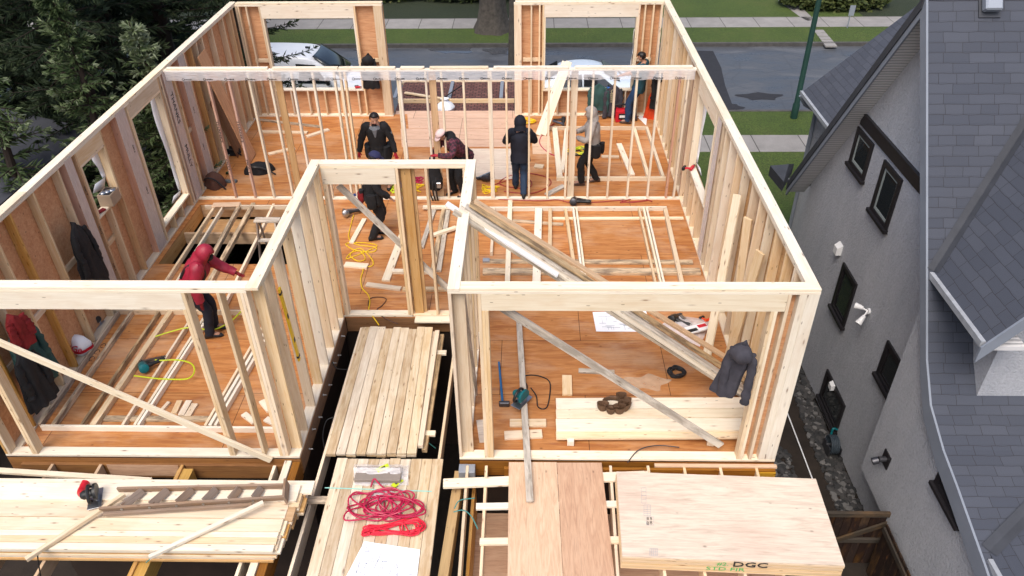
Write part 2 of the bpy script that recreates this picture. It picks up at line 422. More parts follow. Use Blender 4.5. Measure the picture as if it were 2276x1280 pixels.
# ---- front wall, left bay
wl = thing('stud_wall', 'front stud wall of the left bay with one wide header opening and a sloping brace', 'wall', (-4.5, 0, 0))
lum('bottom_plate', XL, XC-.001, 0, .14, .0015, TP, PP, wl)
lum('top_plate', XL, XCi-.0, 0, .14, HB, HB+.038, PP, wl); lum('top_plate', XL+.14, XCi, .001, .139, HB+.0385, H, PP, wl)
xo = W(84, 1008, 1, 0).x; xe = W(413, 688, 1, 0).x
lum('header', xo-.038, xe, .002, .138, HD, HB, PP, wl)
stud_y(wl, xo-.038, 0, .14, P0, z1=HD, name='trimmer_stud'); stud_y(wl, xo-.0765, 0, .14, P0)
stud_y(wl, XL, 0, .14, PW); stud_y(wl, XL+.039, 0, .14, P0)
x = xe+.001
stud_y(wl, xe-.039, 0, .14, P0, z1=HD, name='trimmer_stud'); stud_y(wl, x, 0, .14, P0)
xm = W(584, 1012, 1, 0).x; stud_y(wl, xm, 0, .14, P0)
for k in range(3): stud_y(wl, XCi-.1165+.0388*k, 0, .14, P0)
# the white brace nailed on the outside of the wall
a, b = W(-60, 735, 1, -.03), W(603, 1023, 1, -.03)
board('brace', a, b, .038, .089, PP, wl, up=V((0, 0, 1)))
# ---- front wall, right bay
wr = thing('stud_wall', 'front stud wall of the right bay with wide header opening and a tied grey brace', 'wall', (1.5, 0, 0))
lum('bottom_plate', XB, XR, 0, .14, .0015, TP, PP, wr)
lum('top_plate', XB, XR, 0, .14, HB, HB+.038, PP, wr); lum('top_plate', XB+.141, XRi-.002+.14, .001, .139, HB+.0385, H, PP, wr)
lum('header', -.115, 3.25, .002, .138, HD, HB, PP, wr)
stud_y(wr, -.115, 0, .14, P0, z1=HD, name='trimmer_stud'); stud_y(wr, -.076, 0, .14, P0, z1=HD, name='trimmer_stud')
stud_y(wr, -.154, 0, .14, P0)
lum('stud', XB+.0015, XB+.038, .002, .138, TP, HB, P0, wr); lum('nailer', XB+.04, XB+.18, .1, .137, TP, HB, P0, wr)
stud_y(wr, 3.1, 0, .14, P0, z1=HD, name='trimmer_stud'); stud_y(wr, 3.139, 0, .14, PP, z1=HD, name='trimmer_stud'); stud_y(wr, 3.252, 0, .14, P0)
lum('stud', 3.375, 3.455, .001, .138, TP, HB, PP, wr); lum('nailer', 3.456, XR-.001, .0015, .0385, TP, HB, PP, wr)
lum('stud', 3.5, XR-.001, .04, .138, TP, HB, P0, wr)
bm = bmesh.new(); add_box(bm, 3.19, 3.374, .1, .112, TP, HB); obj('sheathing', bm, M['sheath'], wr)
a, b = W(1150, 705, 1, .17), W(1603, 990, 1, .17)
a = b+(a-b)*1.16
board('brace', a, b, .03, .1, PG, wr)
# ---- left outer wall
wo = thing('stud_wall', 'long left outer wall of studs with orange sheathing and two window openings', 'wall', (XL, 5.6, 0))
lum('bottom_plate', XL, XLi, .142, YFb, .0015, TP, PP, wo)
for y0, y1 in ((.142, 3.3), (3.302, 5.0), (5.002, 7.05), (7.052, YFb)): lum('top_plate', XL, XLi, y0, y1, HB, HB+.038, PP, wo)
for y0, y1 in ((.002, 2.2), (2.204, 4.72), (4.724, 7.4), (7.404, 8.1), (8.104, YFb)): lum('top_plate', XL+.001, XLi-.001, y0, y1, HB+.0385, H, PP, wo)
WIN_L = ((3.56, 4.27, 1.57, 2.42), (5.36, 6.56, .33, 2.42))
bm = bmesh.new()
sx0, sx1 = XL+.001, XL+.0125
for y0, y1, z0, z1 in ((.142, 3.56, .04, HB), (3.56, 4.27, .04, 1.57), (3.56, 4.27, 2.42, HB), (4.27, 5.36, .04, HB), (5.36, 6.56, .04, .33), (5.36, 6.56, 2.42, HB), (6.56, YF, .04, HB)):
    add_box(bm, sx0, sx1, y0, y1, z0, z1)
obj('sheathing', bm, M['sheath'], wo)
for y, mt in ((.5, PW), (.92, P0), (1.32, P0), (1.72, PW), (2.3, P0), (2.97, P0), (3.482, PW), (4.31, PW), (5.28, P0), (6.6, PW), (6.72, P0), (7.25, P0), (7.92, P0), (8.31, PW), (8.62, P0), (8.95, P0), (9.55, P0), (10.26, P0), (10.75, P0), (10.95, PW)):
    stud_x(wo, y, XL+.013, XLi, mt)
for y0, y1, z0, z1 in WIN_L:
    lum('header', XL+.013, XLi-.002, y0-.038, y1+.038, z1+.038, HB, P0, wo); lum('header', XL+.013, XLi-.001, y0-.038, y1+.038, z1, z1+.0375, P0, wo)
    lum('window_sill', XL+.003, XLi-.001, y0-.038, y1+.038, z0-.038, z0, PP, wo)
    stud_x(wo, y0-.038, XL+.013, XLi, P0, z0=z0, z1=z1, name='trimmer_stud'); stud_x(wo, y1, XL+.013, XLi, P0, z0=z0, z1=z1, name='trimmer_stud')
    n = 1 if y1-y0 < 1 else 2
    for k in range(n):
        stud_x(wo, y0+(k+1)*(y1-y0)/(n+1)-.02, XL+.013, XLi, P0, z1=z0-.038, name='cripple_stud')
for y0, y1, z in ((.54, .92, .9), (1.36, 1.72, 1.1), (1.76, 2.3, 1.0), (2.34, 2.97, 1.25), (3.6, 3.9, .95), (7.3, 7.9, 1.2), (8.99, 9.55, 1.3), (9.6, 10.26, 1.35)):
    lum('blocking', XL+.013, XL+.05, y0, y1, z, z+.089, P0, wo)
for y, w_ in ((3.17, .2), (4.86, .34), (6.82, .3), (7.6, .28)):
    lum('film_strip', XLi+.004, XLi+.006, y, y+w_, .05, HB+.03, M['poly_pink'], wo, bv=0)
    lum('post', XL+.013, XLi+.0, y+.02, y+w_-.02, TP, HB, PK, wo)
for y, z, s, sz in ((6.97, 1.95, 'THANKS', .16), (6.97, .95, 'MULLY', .16)):
    text_obj('marking', s, sz, M['black_ink'], wo, mat3((0, 0, -1), (0, 1, 0), (1, 0, 0), (XLi+.0085, y, z)))
for y, z in ((3.42, 2.1), (3.42, 1.4), (3.42, .7), (5.1, 2.0), (5.1, 1.2), (7.72, 1.6), (7.72, .8)):
    text_obj('marking', 'OSMOTIC'[:3]+' 0', .05, M['black_ink'], wo, mat3((0, 0, -1), (0, 1, 0), (1, 0, 0), (XLi+.0085, y, z)))
def wrap_flap(root, x, y, z0, z1, dx):
    bm = bmesh.new(); n = 12
    pr = None
    for i in range(n+1):
        t = i/n; z = z1+(z0-z1)*t
        a = V((x, y+.004, z)); b = V((x+dx*(1+.5*math.sin(t*9)), y-.09-.05*math.sin(t*5), z))
        c = V((x+dx*2.2, y-.05, z-.03))
        row = [bm.verts.new(p) for p in (a, (a+b)/2+V((dx*.3, 0, 0)), b)]
        if pr:
            for k in range(2): bm.faces.new((pr[k], pr[k+1], row[k+1], row[k]))
        pr = row
    e = [bm.verts.new(p) for p in (V((x, y-.02, z0)), V((x+dx, y-.3, z0+.02)), V((x+dx*3, y-.34, z0-.12)), V((x+dx*2, y-.06, z0-.2)))]
    bm.faces.new(e)
    o = obj('wrap_flap', bm, M['white_wrap'], root, smooth=True)
    md = o.modifiers.new('s', 'SOLIDIFY'); md.thickness = .004
wrap_flap(wo, XL+.012, 6.555, .42, 2.4, -.03); wrap_flap(wo, XL+.012, 4.265, 1.9, 2.4, -.03)
# ---- right outer wall
wq = thing('stud_wall', 'long right outer wall of pale studs beside the grey house, one tall window opening', 'wall', (XR, 5.6, 0))
lum('bottom_plate', XRi, XR, .142, YFb, .0015, TP, PP, wq)
for y0, y1 in ((.142, 4.4), (4.402, 6.9), (6.902, YFb)): lum('top_plate', XRi, XR, y0, y1, HB, HB+.038, PP, wq)
for y0, y1 in ((.002, 4.55), (4.554, 6.8), (6.804, YFb)): lum('top_plate', XRi+.001, XR-.001, y0+.139*(y0 < .1), y1, HB+.0385, H, PP, wq)
WY0, WY1, WZ0, WZ1 = 5.05, 6.5, .95, 2.4
bm = bmesh.new(); sx0, sx1 = XR-.0125, XR-.001
for y0, y1, z0, z1 in ((.142, WY0, .04, HB), (WY0, WY1, .04, WZ0), (WY0, WY1, WZ1, HB), (WY1, YF, .04, HB)): add_box(bm, sx0, sx1, y0, y1, z0, z1)
obj('sheathing', bm, M['sheath_y'], wq)
for y, mt in ((.45, P0), (.5, PP), (.86, P0), (1.32, P0), (1.73, PP), (2.14, P0), (2.55, P0), (3.1, PP), (3.5, P0), (3.95, PP), (4.3, PP), (4.5, P0), (4.9, P0), (6.54, P0), (7.0, P0), (7.05, PK), (7.45, P0), (7.86, PP), (8.27, P0), (8.68, P0), (9.1, P0), (9.5, PP), (9.9, P0), (10.3, P0), (10.75, P0), (11.0, P0)):
    stud_x(wq, y, XRi, XR-.013, mt)
lum('header', XRi+.002, XR-.013, WY0-.038, WY1+.038, WZ1, HB, PP, wq)
lum('window_sill', XRi+.001, XR-.003, WY0-.076, WY1+.076, WZ0-.038, WZ0, PP, wq)
for y in (WY0-.038, WY1): stud_x(wq, y, XRi, XR-.013, PP, z0=WZ0, z1=WZ1, name='trimmer_stud')
for y in (5.4, 5.8, 6.2): stud_x(wq, y, XRi, XR-.013, P0, z1=WZ0-.038, name='cripple_stud')
lum('film_strip', XRi-.006, XRi-.004, 4.6, 4.86, .05, HB, M['poly'], wq, bv=0)
wrap_flap(wq, XR-.014, WY1-.005, 1.05, 2.38, .02)
text_obj('marking', 'V 3', .16, M['ink'], wq, mat3((0, 0, -1), (0, -1, 0), (-1, 0, 0), (XRi-.0085, 8.3, 2.0)))
# ---- entry recess side walls and back wall
we = thing('stud_wall', 'left side wall of the entry recess, wide planed studs, level leaning on it', 'wall', (XC, 1.5, 0))
lum('bottom_plate', XCi, XC, .142, YE, .0015, TP, PP, we)
lum('top_plate', XCi, XC, .142, YEb, HB, HB+.038, PP, we); lum('top_plate', XCi+.001, XC, -.004, YEb, HB+.0385, H, PP, we)
for y, mt, t in ((.142, P0, .038), (.181, P0, .038), (.46, P0, .038), (.92, P0, .038), (1.38, P0, .038), (1.8, PP, .038), (2.2, P0, .038), (2.62, P0, .038), (2.94, P0, .038)):
    stud_x(we, y, XCi, XC, mt, t=t)
wf = thing('stud_wall', 'right side wall of the entry recess carrying the leaning boards on its plate', 'wall', (XB, 1.5, 0))
lum('bottom_plate', XB, XBi, .142, YE, .0015, TP, PP, wf)
lum('top_plate', XB, XBi, .142, YEb, HB, HB+.038, PP, wf); lum('top_plate', XB, XBi-.001, -.004, YEb, HB+.0385, H, PP, wf)
for y in (.181, .55, .95, 1.36, 1.77, 2.18, 2.6, 2.9, 2.98): stud_x(wf, y, XB, XBi, P0)
board('brace', V((XBi+.02, .2, 2.5)), V((XBi+.02, 1.15, .1)), .089, .03, PG, wf, up=(1, 0, 0))
wg = thing('stud_wall', 'back wall of the entry recess with white door header and a grey diagonal brace', 'wall', (-1.5, YE, 0))
lum('bottom_plate', XC+.001, -1.47, YE, YEb, .0015, TP, PP, wg)
lum('bottom_plate', -1.42, XB-.002, YE-.16, YE-.02, .0015, TP, PP, wg); lum('bottom_plate', -1.46, XB-.002, YE, YEb, .0015, TP, P0, wg)
lum('top_plate', XC+.001, XB-.001, YE, YEb, HB, HB+.038, PP, wg); lum('top_plate', XC+.002, XB-.001, YE+.001, YEb-.001, HB+.0385, H, PP, wg)
lum('header', -2.565, -1.5, YE+.001, YEb-.001, HD-.02, HB, PP, wg)
stud_y(wg, -2.538, YE, YEb, P0, z1=HD-.02, name='trimmer_stud'); stud_y(wg, -2.575, YE, YEb, P0)
stud_y(wg, -1.538, YE, YEb, P0, z1=HD-.02, name='trimmer_stud'); stud_y(wg, -1.496, YE, YEb, P0)
lum('stud', -1.45, -1.24, YE+.1, YEb-.001, TP, HB, PW, wg); lum('stud', -1.43, -1.29, YE+.06, YE+.099, TP, HB, PW, wg)
stud_y(wg, -1.08, YE, YEb, P0); stud_y(wg, -.535, YE, YEb, P0)
a, b = W(752, 412, 1, YEb+.025), W(996, 642, 1, YEb+.025)
board('brace', a, b, .03, .1, PG, wg)
# ---- interior partition of thin studs with poly film
wi = thing('stud_wall', 'interior partition of thin bare studs with printed film strip under its plate', 'wall', (-1.4, YI, 0))
lum('bottom_plate', XLi, -4.85, YI, YIb, .0015, TP, PP, wi); lum('bottom_plate', -4.848, XRi, YI+.001, YIb, .0015, TP, PP, wi)
lum('top_plate', XLi, XRi, YI, YIb, HB, HB+.038, PP, wi)
segs = [(366, 592), (603, 749), (751, 877), (889, 942), (954, 1085), (1097, 1264), (1278, 1541)]
for a, b in segs:
    lum('top_plate', max(W(a, 147, 1, YI).x, XLi), min(W(b, 147, 1, YI).x, XRi-.002), YI+.001, YIb-.001, HB+.0385, H, PP, wi)
for px, mt, n in ((452, PK, 1), (500, PK, 1), (546, PP, 1), (593, PP, 1), (643, PP, 1), (690, PP, 1), (738, PP, 1), (752, PP, 1), (762, P0, 1), (879, PP, 2), (942, PP, 1), (977, PP, 1), (1026, PP, 1), (1083, PP, 2), (1122, P0, 1), (1174, P0, 1), (1219, PP, 1), (1263, PP, 1), (1318, PP, 1), (1367, P0, 1), (1416, PP, 1), (1466, PP, 1), (1512, PK, 1), (1531, PP, 1)):
    x = W(px, 158, 1, YI).x
    for k in range(n): stud_y(wi, x+.039*k, YI, YIb, mt)
for px in (602, 950, 1271):
    x = W(px, 158, 1, YI).x; lum('stud', x, x+.13, YIb+.001, YIb+.038, TP, HB, PW if px != 1271 else P0, wi)
bm = bmesh.new(); n = 60; pr = None
for i in range(n+1):
    x = XLi+.02+(XRi-XLi-.04)*i/n; yy = YI-.006-.012*abs(math.sin(i*1.7)); row = [bm.verts.new((x, YI-.004, HB+.03)), bm.verts.new((x, yy, HB-.06)), bm.verts.new((x, yy+.004, HB-.16+.01*math.sin(i*2.3)))]
    if pr:
        for k in range(2): bm.faces.new((pr[k], pr[k+1], row[k+1], row[k]))
    pr = row
obj('film_strip', bm, M['poly'], wi, smooth=True)
for i in range(24):
    x = XLi+.35+.395*i; bm = bmesh.new()
    add_tube(bm, [(x+.022*math.cos(t), YI-.024, HB-.125+.022*math.sin(t)) for t in [k*PI/5 for k in range(10)]], .004, 4, closed=True)
    for k in range(5): add_box(bm, x+.02+k*.028, x+.042+k*.028, YI-.0255, YI-.0235, HB-.135, HB-.135+rnd.choice((.012, .018, .02)))
    obj('printed_mark', bm, M['black_ink'], wi)
for px, zz, s in ((500, 1.5, 'THANKS'), (500, .75, 'MOLT'), (452, 1.5, 'THANKS'), (452, .8, 'OLU')):
    x = W(px, 158, 1, YI).x+.019
    text_obj('marking', s, .062, M['black_ink'], wi, mat3((0, 0, -1), (1, 0, 0), (0, -1, 0), (x, YI-.003, zz)), sx=1.9)
# ---- far wall, two pieces either side of the wide opening
def far_wall(lab, x0, x1, o0, o1, sz, studs, endposts, warm):
    t = thing('stud_wall', lab, 'wall', ((x0+x1)/2, YF, 0))
    lum('bottom_plate', x0, x1, YF, YFb, .0015, TP, PP, t)
    lum('top_plate', x0, x1, YF, YFb, HB, HB+.038, PP, t); lum('top_plate', x0+.03, x1, YF+.001, YFb-.001, HB+.0385, H, PP, t)
    lum('header', o0-.038, o1+.038, YF+.001, YFb-.014, HD-.04, HB, PP, t)
    lum('window_sill', o0-.04, o1+.04, YF-.003, YFb-.002, sz-.038, sz, PP, t)
    for x in (o0-.038, o1): stud_y(t, x, YF, YFb-.013, PP, z0=sz, z1=HD-.04, name='trimmer_stud')
    for x in (o0-.077, o1+.039): stud_y(t, x, YF, YFb-.013, P0)
    k = 0
    x = o0+.3
    while x < o1-.1:
        stud_y(t, x, YF, YFb-.013, P0, z1=sz-.038, name='cripple_stud'); x += .41
    for x in studs: stud_y(t, x, YF, YFb-.013, P0)
    for x, ww in endposts: lum('post', x, x+ww, YF+.001, YFb-.003, TP, HB, P0, t)
    bm = bmesh.new(); y0, y1 = YFb-.0125, YFb-.001
    for a, b, c, d in ((x0, o0, .04, HB), (o1, x1, .04, HB), (o0, o1, .04, sz-.04), (o0, o1, HD-.04, HB)): add_box(bm, a, b, y0, y1, c, d)
    obj('sheathing', bm, warm, t)
    lum('blocking', x0+.2, o0-.08, YF+.06, YF+.098, 1.35, 1.44, P0, t); lum('blocking', o1+.08, x1-.16, YF+.06, YF+.098, 1.35, 1.44, P0, t)
    return t
wa = far_wall('far left stud wall of the back room, window opening looking onto the white van', XL+.141, -2.95, -5.72, -3.65, .70, (-6.28, -6.1), ((-3.16, .2), (-6.338, .05)), M['sheath'])
wb = far_wall('far right stud wall of the back room, window opening looking onto the parked car', .06, XR-.141, .79, 2.86, .68, (.44, .63, 3.03, 3.22), ((.062, .17), (3.4, .05)), M['sheath'])
wrap_flap(wb, 2.86, YFb-.02, 1.2, 2.1, -.03)

# lower storey the floor stands on: walls coloured dark for the void's shade and the pit floor
lw = thing('basement_wall', 'dark unlit lower storey walls under the timber floor', 'wall', (-1.4, 5, -3))
M['tar'] = plain('dark brown lower wall', (.03, .017, .011), .8, nvar=.5, nscale=2)  # shade of the void is put into this dark base colour
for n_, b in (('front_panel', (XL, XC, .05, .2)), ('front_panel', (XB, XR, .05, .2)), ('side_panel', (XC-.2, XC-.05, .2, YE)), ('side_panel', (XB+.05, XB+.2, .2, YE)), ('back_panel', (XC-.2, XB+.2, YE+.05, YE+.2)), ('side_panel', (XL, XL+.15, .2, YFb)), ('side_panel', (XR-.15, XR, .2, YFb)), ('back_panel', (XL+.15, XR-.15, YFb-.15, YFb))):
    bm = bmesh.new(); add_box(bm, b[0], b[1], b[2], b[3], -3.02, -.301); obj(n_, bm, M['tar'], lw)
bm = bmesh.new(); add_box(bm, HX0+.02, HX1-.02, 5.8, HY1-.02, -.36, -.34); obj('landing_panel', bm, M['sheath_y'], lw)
lum('landing_header', HX0, HX1, 5.74, 5.79, -.33, -.09, PW, lw)
# ---------------------------------------------------------------- setting: ground, street
GZ = -3.2
def grass_mat(name, a, b, c3):
    mt, nt, bs = newmat(name)
    n1 = noise_n(nt, coords(nt, (1, 1, 1), False), .7, 6, .65); n2 = noise_n(nt, coords(nt, (1, 1, 1), False), 22, 5, .7)
    c = mixc(nt, ramp(nt, n2, [(.35, (0, 0, 0)), (.65, (1, 1, 1))]).outputs[0], ramp(nt, n1, [(.3, a), (.55, b), (.75, c3)]).outputs[0], [x*.45 for x in a])
    nt.links.new(c, bs.inputs['Base Color']); bs.inputs['Roughness'].default_value = .9
    bump(nt, bs, n2, .9, .05); return mt
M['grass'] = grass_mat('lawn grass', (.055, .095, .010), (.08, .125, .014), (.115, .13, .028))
M['grass_dark'] = grass_mat('shaded rough lawn', (.022, .034, .011), (.027, .04, .012), (.035, .042, .018))  # darker copy of the lawn, tree shade put into the colour
def road_mat():
    mt, nt, bs = newmat('wet asphalt')
    n1 = noise_n(nt, coords(nt, (.35, .9, 1), False), 1.3, 6, .6, .5); n2 = noise_n(nt, coords(nt, (1, 1, 1), False), 90, 3, .6)
    ck = N(nt, 'ShaderNodeTexVoronoi'); ck.feature = 'DISTANCE_TO_EDGE'; ck.inputs['Scale'].default_value = .55; nt.links.new(coords(nt, (1, 1, 1), False), ck.inputs['Vector'])
    c = ramp(nt, n1, [(.3, (.05, .054, .062)), (.55, (.08, .086, .096)), (.75, (.12, .127, .14))]).outputs[0]
    c = mixc(nt, mth(nt, 'MULTIPLY', mth(nt, 'LESS_THAN', ck.outputs['Distance'], .008), .3), c, (.02, .02, .022))
    nt.links.new(mixc(nt, .35, c, n2, 'OVERLAY'), bs.inputs['Base Color'])
    nt.links.new(ramp(nt, n1, [(.35, (.25, .25, .25)), (.6, (.62, .62, .62))]).outputs[0], bs.inputs['Roughness'])
    bump(nt, bs, n2, .25, .01); return mt
M['road'] = road_mat()
M['patch'] = plain('fresh asphalt patch', (.026, .026, .03), .75, bumps=.5, bscale=60, nvar=.3)
def conc_mat(name, c0, joint):
    mt, nt, bs = newmat(name)
    n1 = noise_n(nt, coords(nt, (1, 1, 1), False), 1.6, 6, .65); n2 = noise_n(nt, coords(nt, (1, 1, 1), False), 45, 4, .6)
    c = ramp(nt, n1, [(.3, [x*.75 for x in c0]), (.7, c0)]).outputs[0]
    br = N(nt, 'ShaderNodeTexBrick'); br.offset = 0; br.inputs['Scale'].default_value = 1; br.inputs['Brick Width'].default_value = joint; br.inputs['Row Height'].default_value = 30; br.inputs['Mortar Size'].default_value = .018
    for k, v_ in (('Color1', (.93, .93, .93, 1)), ('Color2', (1.05, 1.05, 1.05, 1)), ('Mortar', (.3, .29, .27, 1))): br.inputs[k].default_value = v_
    nt.links.new(coords(nt, (1, 1, 1), False), br.inputs['Vector'])
    c = mixc(nt, 1., c, br.outputs['Color'], 'MULTIPLY'); nt.links.new(mixc(nt, .25, c, n2, 'OVERLAY'), bs.inputs['Base Color'])
    bs.inputs['Roughness'].default_value = .8; bump(nt, bs, n2, .2, .01); return mt
M['conc'] = conc_mat('pale pavement concrete', (.29, .275, .26), 1.55)
M['kerb'] = plain('dark kerb concrete', (.09, .085, .08), .8, nvar=.4)
M['soil'] = plain('dark bare soil', (.028, .02, .015), .95, bumps=1, bscale=7, nvar=.5, nscale=3)
def sheet(name, x0, x1, y0, y1, z, mat, nx=1, ny=1):
    bm = bmesh.new()
    vs = [[bm.verts.new((x0+(x1-x0)*i/nx, y0+(y1-y0)*j/ny, z)) for j in range(ny+1)] for i in range(nx+1)]
    for i in range(nx):
        for j in range(ny): bm.faces.new((vs[i][j], vs[i+1][j], vs[i+1][j+1], vs[i][j+1]))
    return tag(obj(name, bm, mat), kind='structure')
def block(name, x0, x1, y0, y1, z0, z1, mat):
    bm = bmesh.new(); add_box(bm, x0, x1, y0, y1, z0, z1); return tag(obj(name, bm, mat), kind='structure')
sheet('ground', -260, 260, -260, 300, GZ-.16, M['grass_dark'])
block('lawn', -60, 60, 14.2, 15.75, GZ-.3, GZ, M['grass']); block('lawn', 6.6, 40, 7.5, 14.2, GZ-.3, GZ-.004, M['grass'])
block('lawn', 3.7, 6.6, 6.2, 14.2, GZ-.3, GZ-.004, M['grass'])
block('pavement', -60, 60, 15.75, 17.0, GZ-.3, GZ+.012, M['conc'])
block('lawn', -60, 60, 17.0, 18.98, GZ-.3, GZ, M['grass'])
block('kerb', -60, 60, 18.98, 19.12, GZ-.3, GZ+.01, M['kerb'])
sheet('road', -80, 80, 19.0, 26.3, GZ-.13, M['road'])
bm = bmesh.new(); pts = [G(x, y, GZ-.126) for x, y in ((1560, 112), (1582, 112), (1598, 150), (1612, 190), (1624, 240), (1640, 243), (1600, 243), (1580, 180))]
bm.faces.new([bm.verts.new(p) for p in [G(x, y, GZ-.126) for x, y in ((1540, 112), (1585, 113), (1603, 150), (1612, 190), (1632, 244), (1560, 244), (1548, 180))]])
tag(obj('road_patch', bm, M['patch']), kind='structure')  # darker, even-toned shape laid on the roadway
def puddle(px, py, rx, ry, mat):
    c = G(px, py, GZ-.123); bm = bmesh.new()
    bm.faces.new([bm.verts.new(c+V((rx*math.cos(a)*(1+.25*math.sin(3*a+px)), ry*math.sin(a)*(1+.2*math.sin(5*a)), 0))) for a in [2*PI*k/24 for k in range(24)]])
    return tag(obj('puddle', bm, mat), kind='structure')
M['water'] = plain('shallow puddle', (.06, .065, .075), .12, spec=.6)
puddle(1010, 110, .9, .5, M['water']); puddle(1112, 113, .7, .45, M['water']); puddle(1690, 214, .8, .35, M['patch']); puddle(1600, 236, .9, .3, M['patch'])
block('kerb', -60, 60, 26.3, 26.46, GZ-.3, GZ+.02, M['kerb'])
block('lawn', -60, 60, 26.46, 28.55, GZ-.3, GZ+.004, M['grass'])
block('pavement', -60, 60, 28.55, 30.05, GZ-.3, GZ+.014, M['conc'])
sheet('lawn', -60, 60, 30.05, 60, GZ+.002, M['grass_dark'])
sheet('lawn', 5.2, 16, 30.06, 48, GZ+.008, M['grass'])
bm = bmesh.new(); bm.faces.new([bm.verts.new(G(x, y, GZ+.014)) for x, y in ((1790, 46), (1812, 45), (1775, 10), (1740, -20), (1700, -40), (1690, -38), (1735, 5))]); tag(obj('path', bm, M['conc']), kind='structure')
SY = -2.78
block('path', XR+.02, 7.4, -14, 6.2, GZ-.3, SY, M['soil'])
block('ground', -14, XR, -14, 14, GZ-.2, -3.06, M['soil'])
# stepping slabs over the far boulevard
ss = thing('stepping_path', 'row of pale stepping slabs crossing the grass strip across the street', 'path', G(1830, 85, GZ))
for k in range(5):
    t = k/5; t2 = (k+.86)/5
    pl = lambda a, b, t: (a[0]+(b[0]-a[0])*t, a[1]+(b[1]-a[1])*t)
    L0, L1, R0, R1 = (1808, 66), (1836, 103), (1830, 66), (1862, 103)
    q = [G(*pl(L0, L1, t), GZ+.02), G(*pl(L0, L1, t2), GZ+.02), G(*pl(R0, R1, t2), GZ+.02), G(*pl(R0, R1, t), GZ+.02)]
    bm = bmesh.new(); f = bm.faces.new([bm.verts.new(p) for p in q]); e = bmesh.ops.extrude_face_region(bm, geom=[f]); bmesh.ops.translate(bm, vec=(0, 0, -.06), verts=[v for v in e['geom'] if isinstance(v, bmesh.types.BMVert)])
    obj('slab', bm, M['conc'], ss)
# pebbles along the neighbour's wall
def pebbles(name, poly, n, z, seed):
    rr = random.Random(seed); bm = bmesh.new()
    def inside(x, y):
        c = False; j = len(poly)-1
        for i in range(len(poly)):
            a, b = poly[i], poly[j]
            if (a[1] > y) != (b[1] > y) and x < (b[0]-a[0])*(y-a[1])/(b[1]-a[1])+a[0]: c = not c
            j = i
        return c
    xs = [p[0] for p in poly]; ys = [p[1] for p in poly]; k = 0
    while k < n:
        x, y = rr.uniform(min(xs), max(xs)), rr.uniform(min(ys), max(ys))
        if not inside(x, y): continue
        k += 1; s = rr.choice((.018, .024, .028, .034, .042, .06)); 
        mm = Matrix.Translation((x, y, z+s*.3)) @ Matrix.Rotation(rr.uniform(0, 6), 4, 'Z') @ Matrix.Diagonal((s*rr.uniform(.8, 1.5), s, s*.65, 1))
        g = bmesh.ops.create_icosphere(bm, subdivisions=1, radius=1, matrix=mm)
        mi = rr.choice((0, 0, 1, 1, 2))
        for v in g['verts']:
            for f in v.link_faces: f.material_index = mi
    o = obj(name, bm, None, mats=[M['peb1'], M['peb2'], M['peb3']], smooth=True); return tag(o, kind='stuff')
M['peb1'] = plain('grey pebble', (.05, .048, .047), .7); M['peb2'] = plain('dark pebble', (.03, .03, .03), .6); M['peb3'] = plain('pale pebble', (.13, .126, .122), .7)
pebbles('gravel', [(5.52, 1.0), (5.92, 1.0), (5.92, 5.6), (5.62, 5.6), (5.52, 3)], 1500, SY, 3)
pebbles('gravel', [(4.55, 1.2), (5.0, 1.2), (5.05, 2.7), (4.7, 2.9)], 380, SY, 4)
bm = bmesh.new(); add_tube(bm, [(5.28, 4.4, SY+.02), (5.29, 3.5, SY+.02), (5.29, 2.0, SY+.02), (5.27, .6, SY+.02)], .012, 5)
tag(obj('string_line', bm, M['paper']), 'thin pale string line along the dark side passage', 'string', kind='thing')

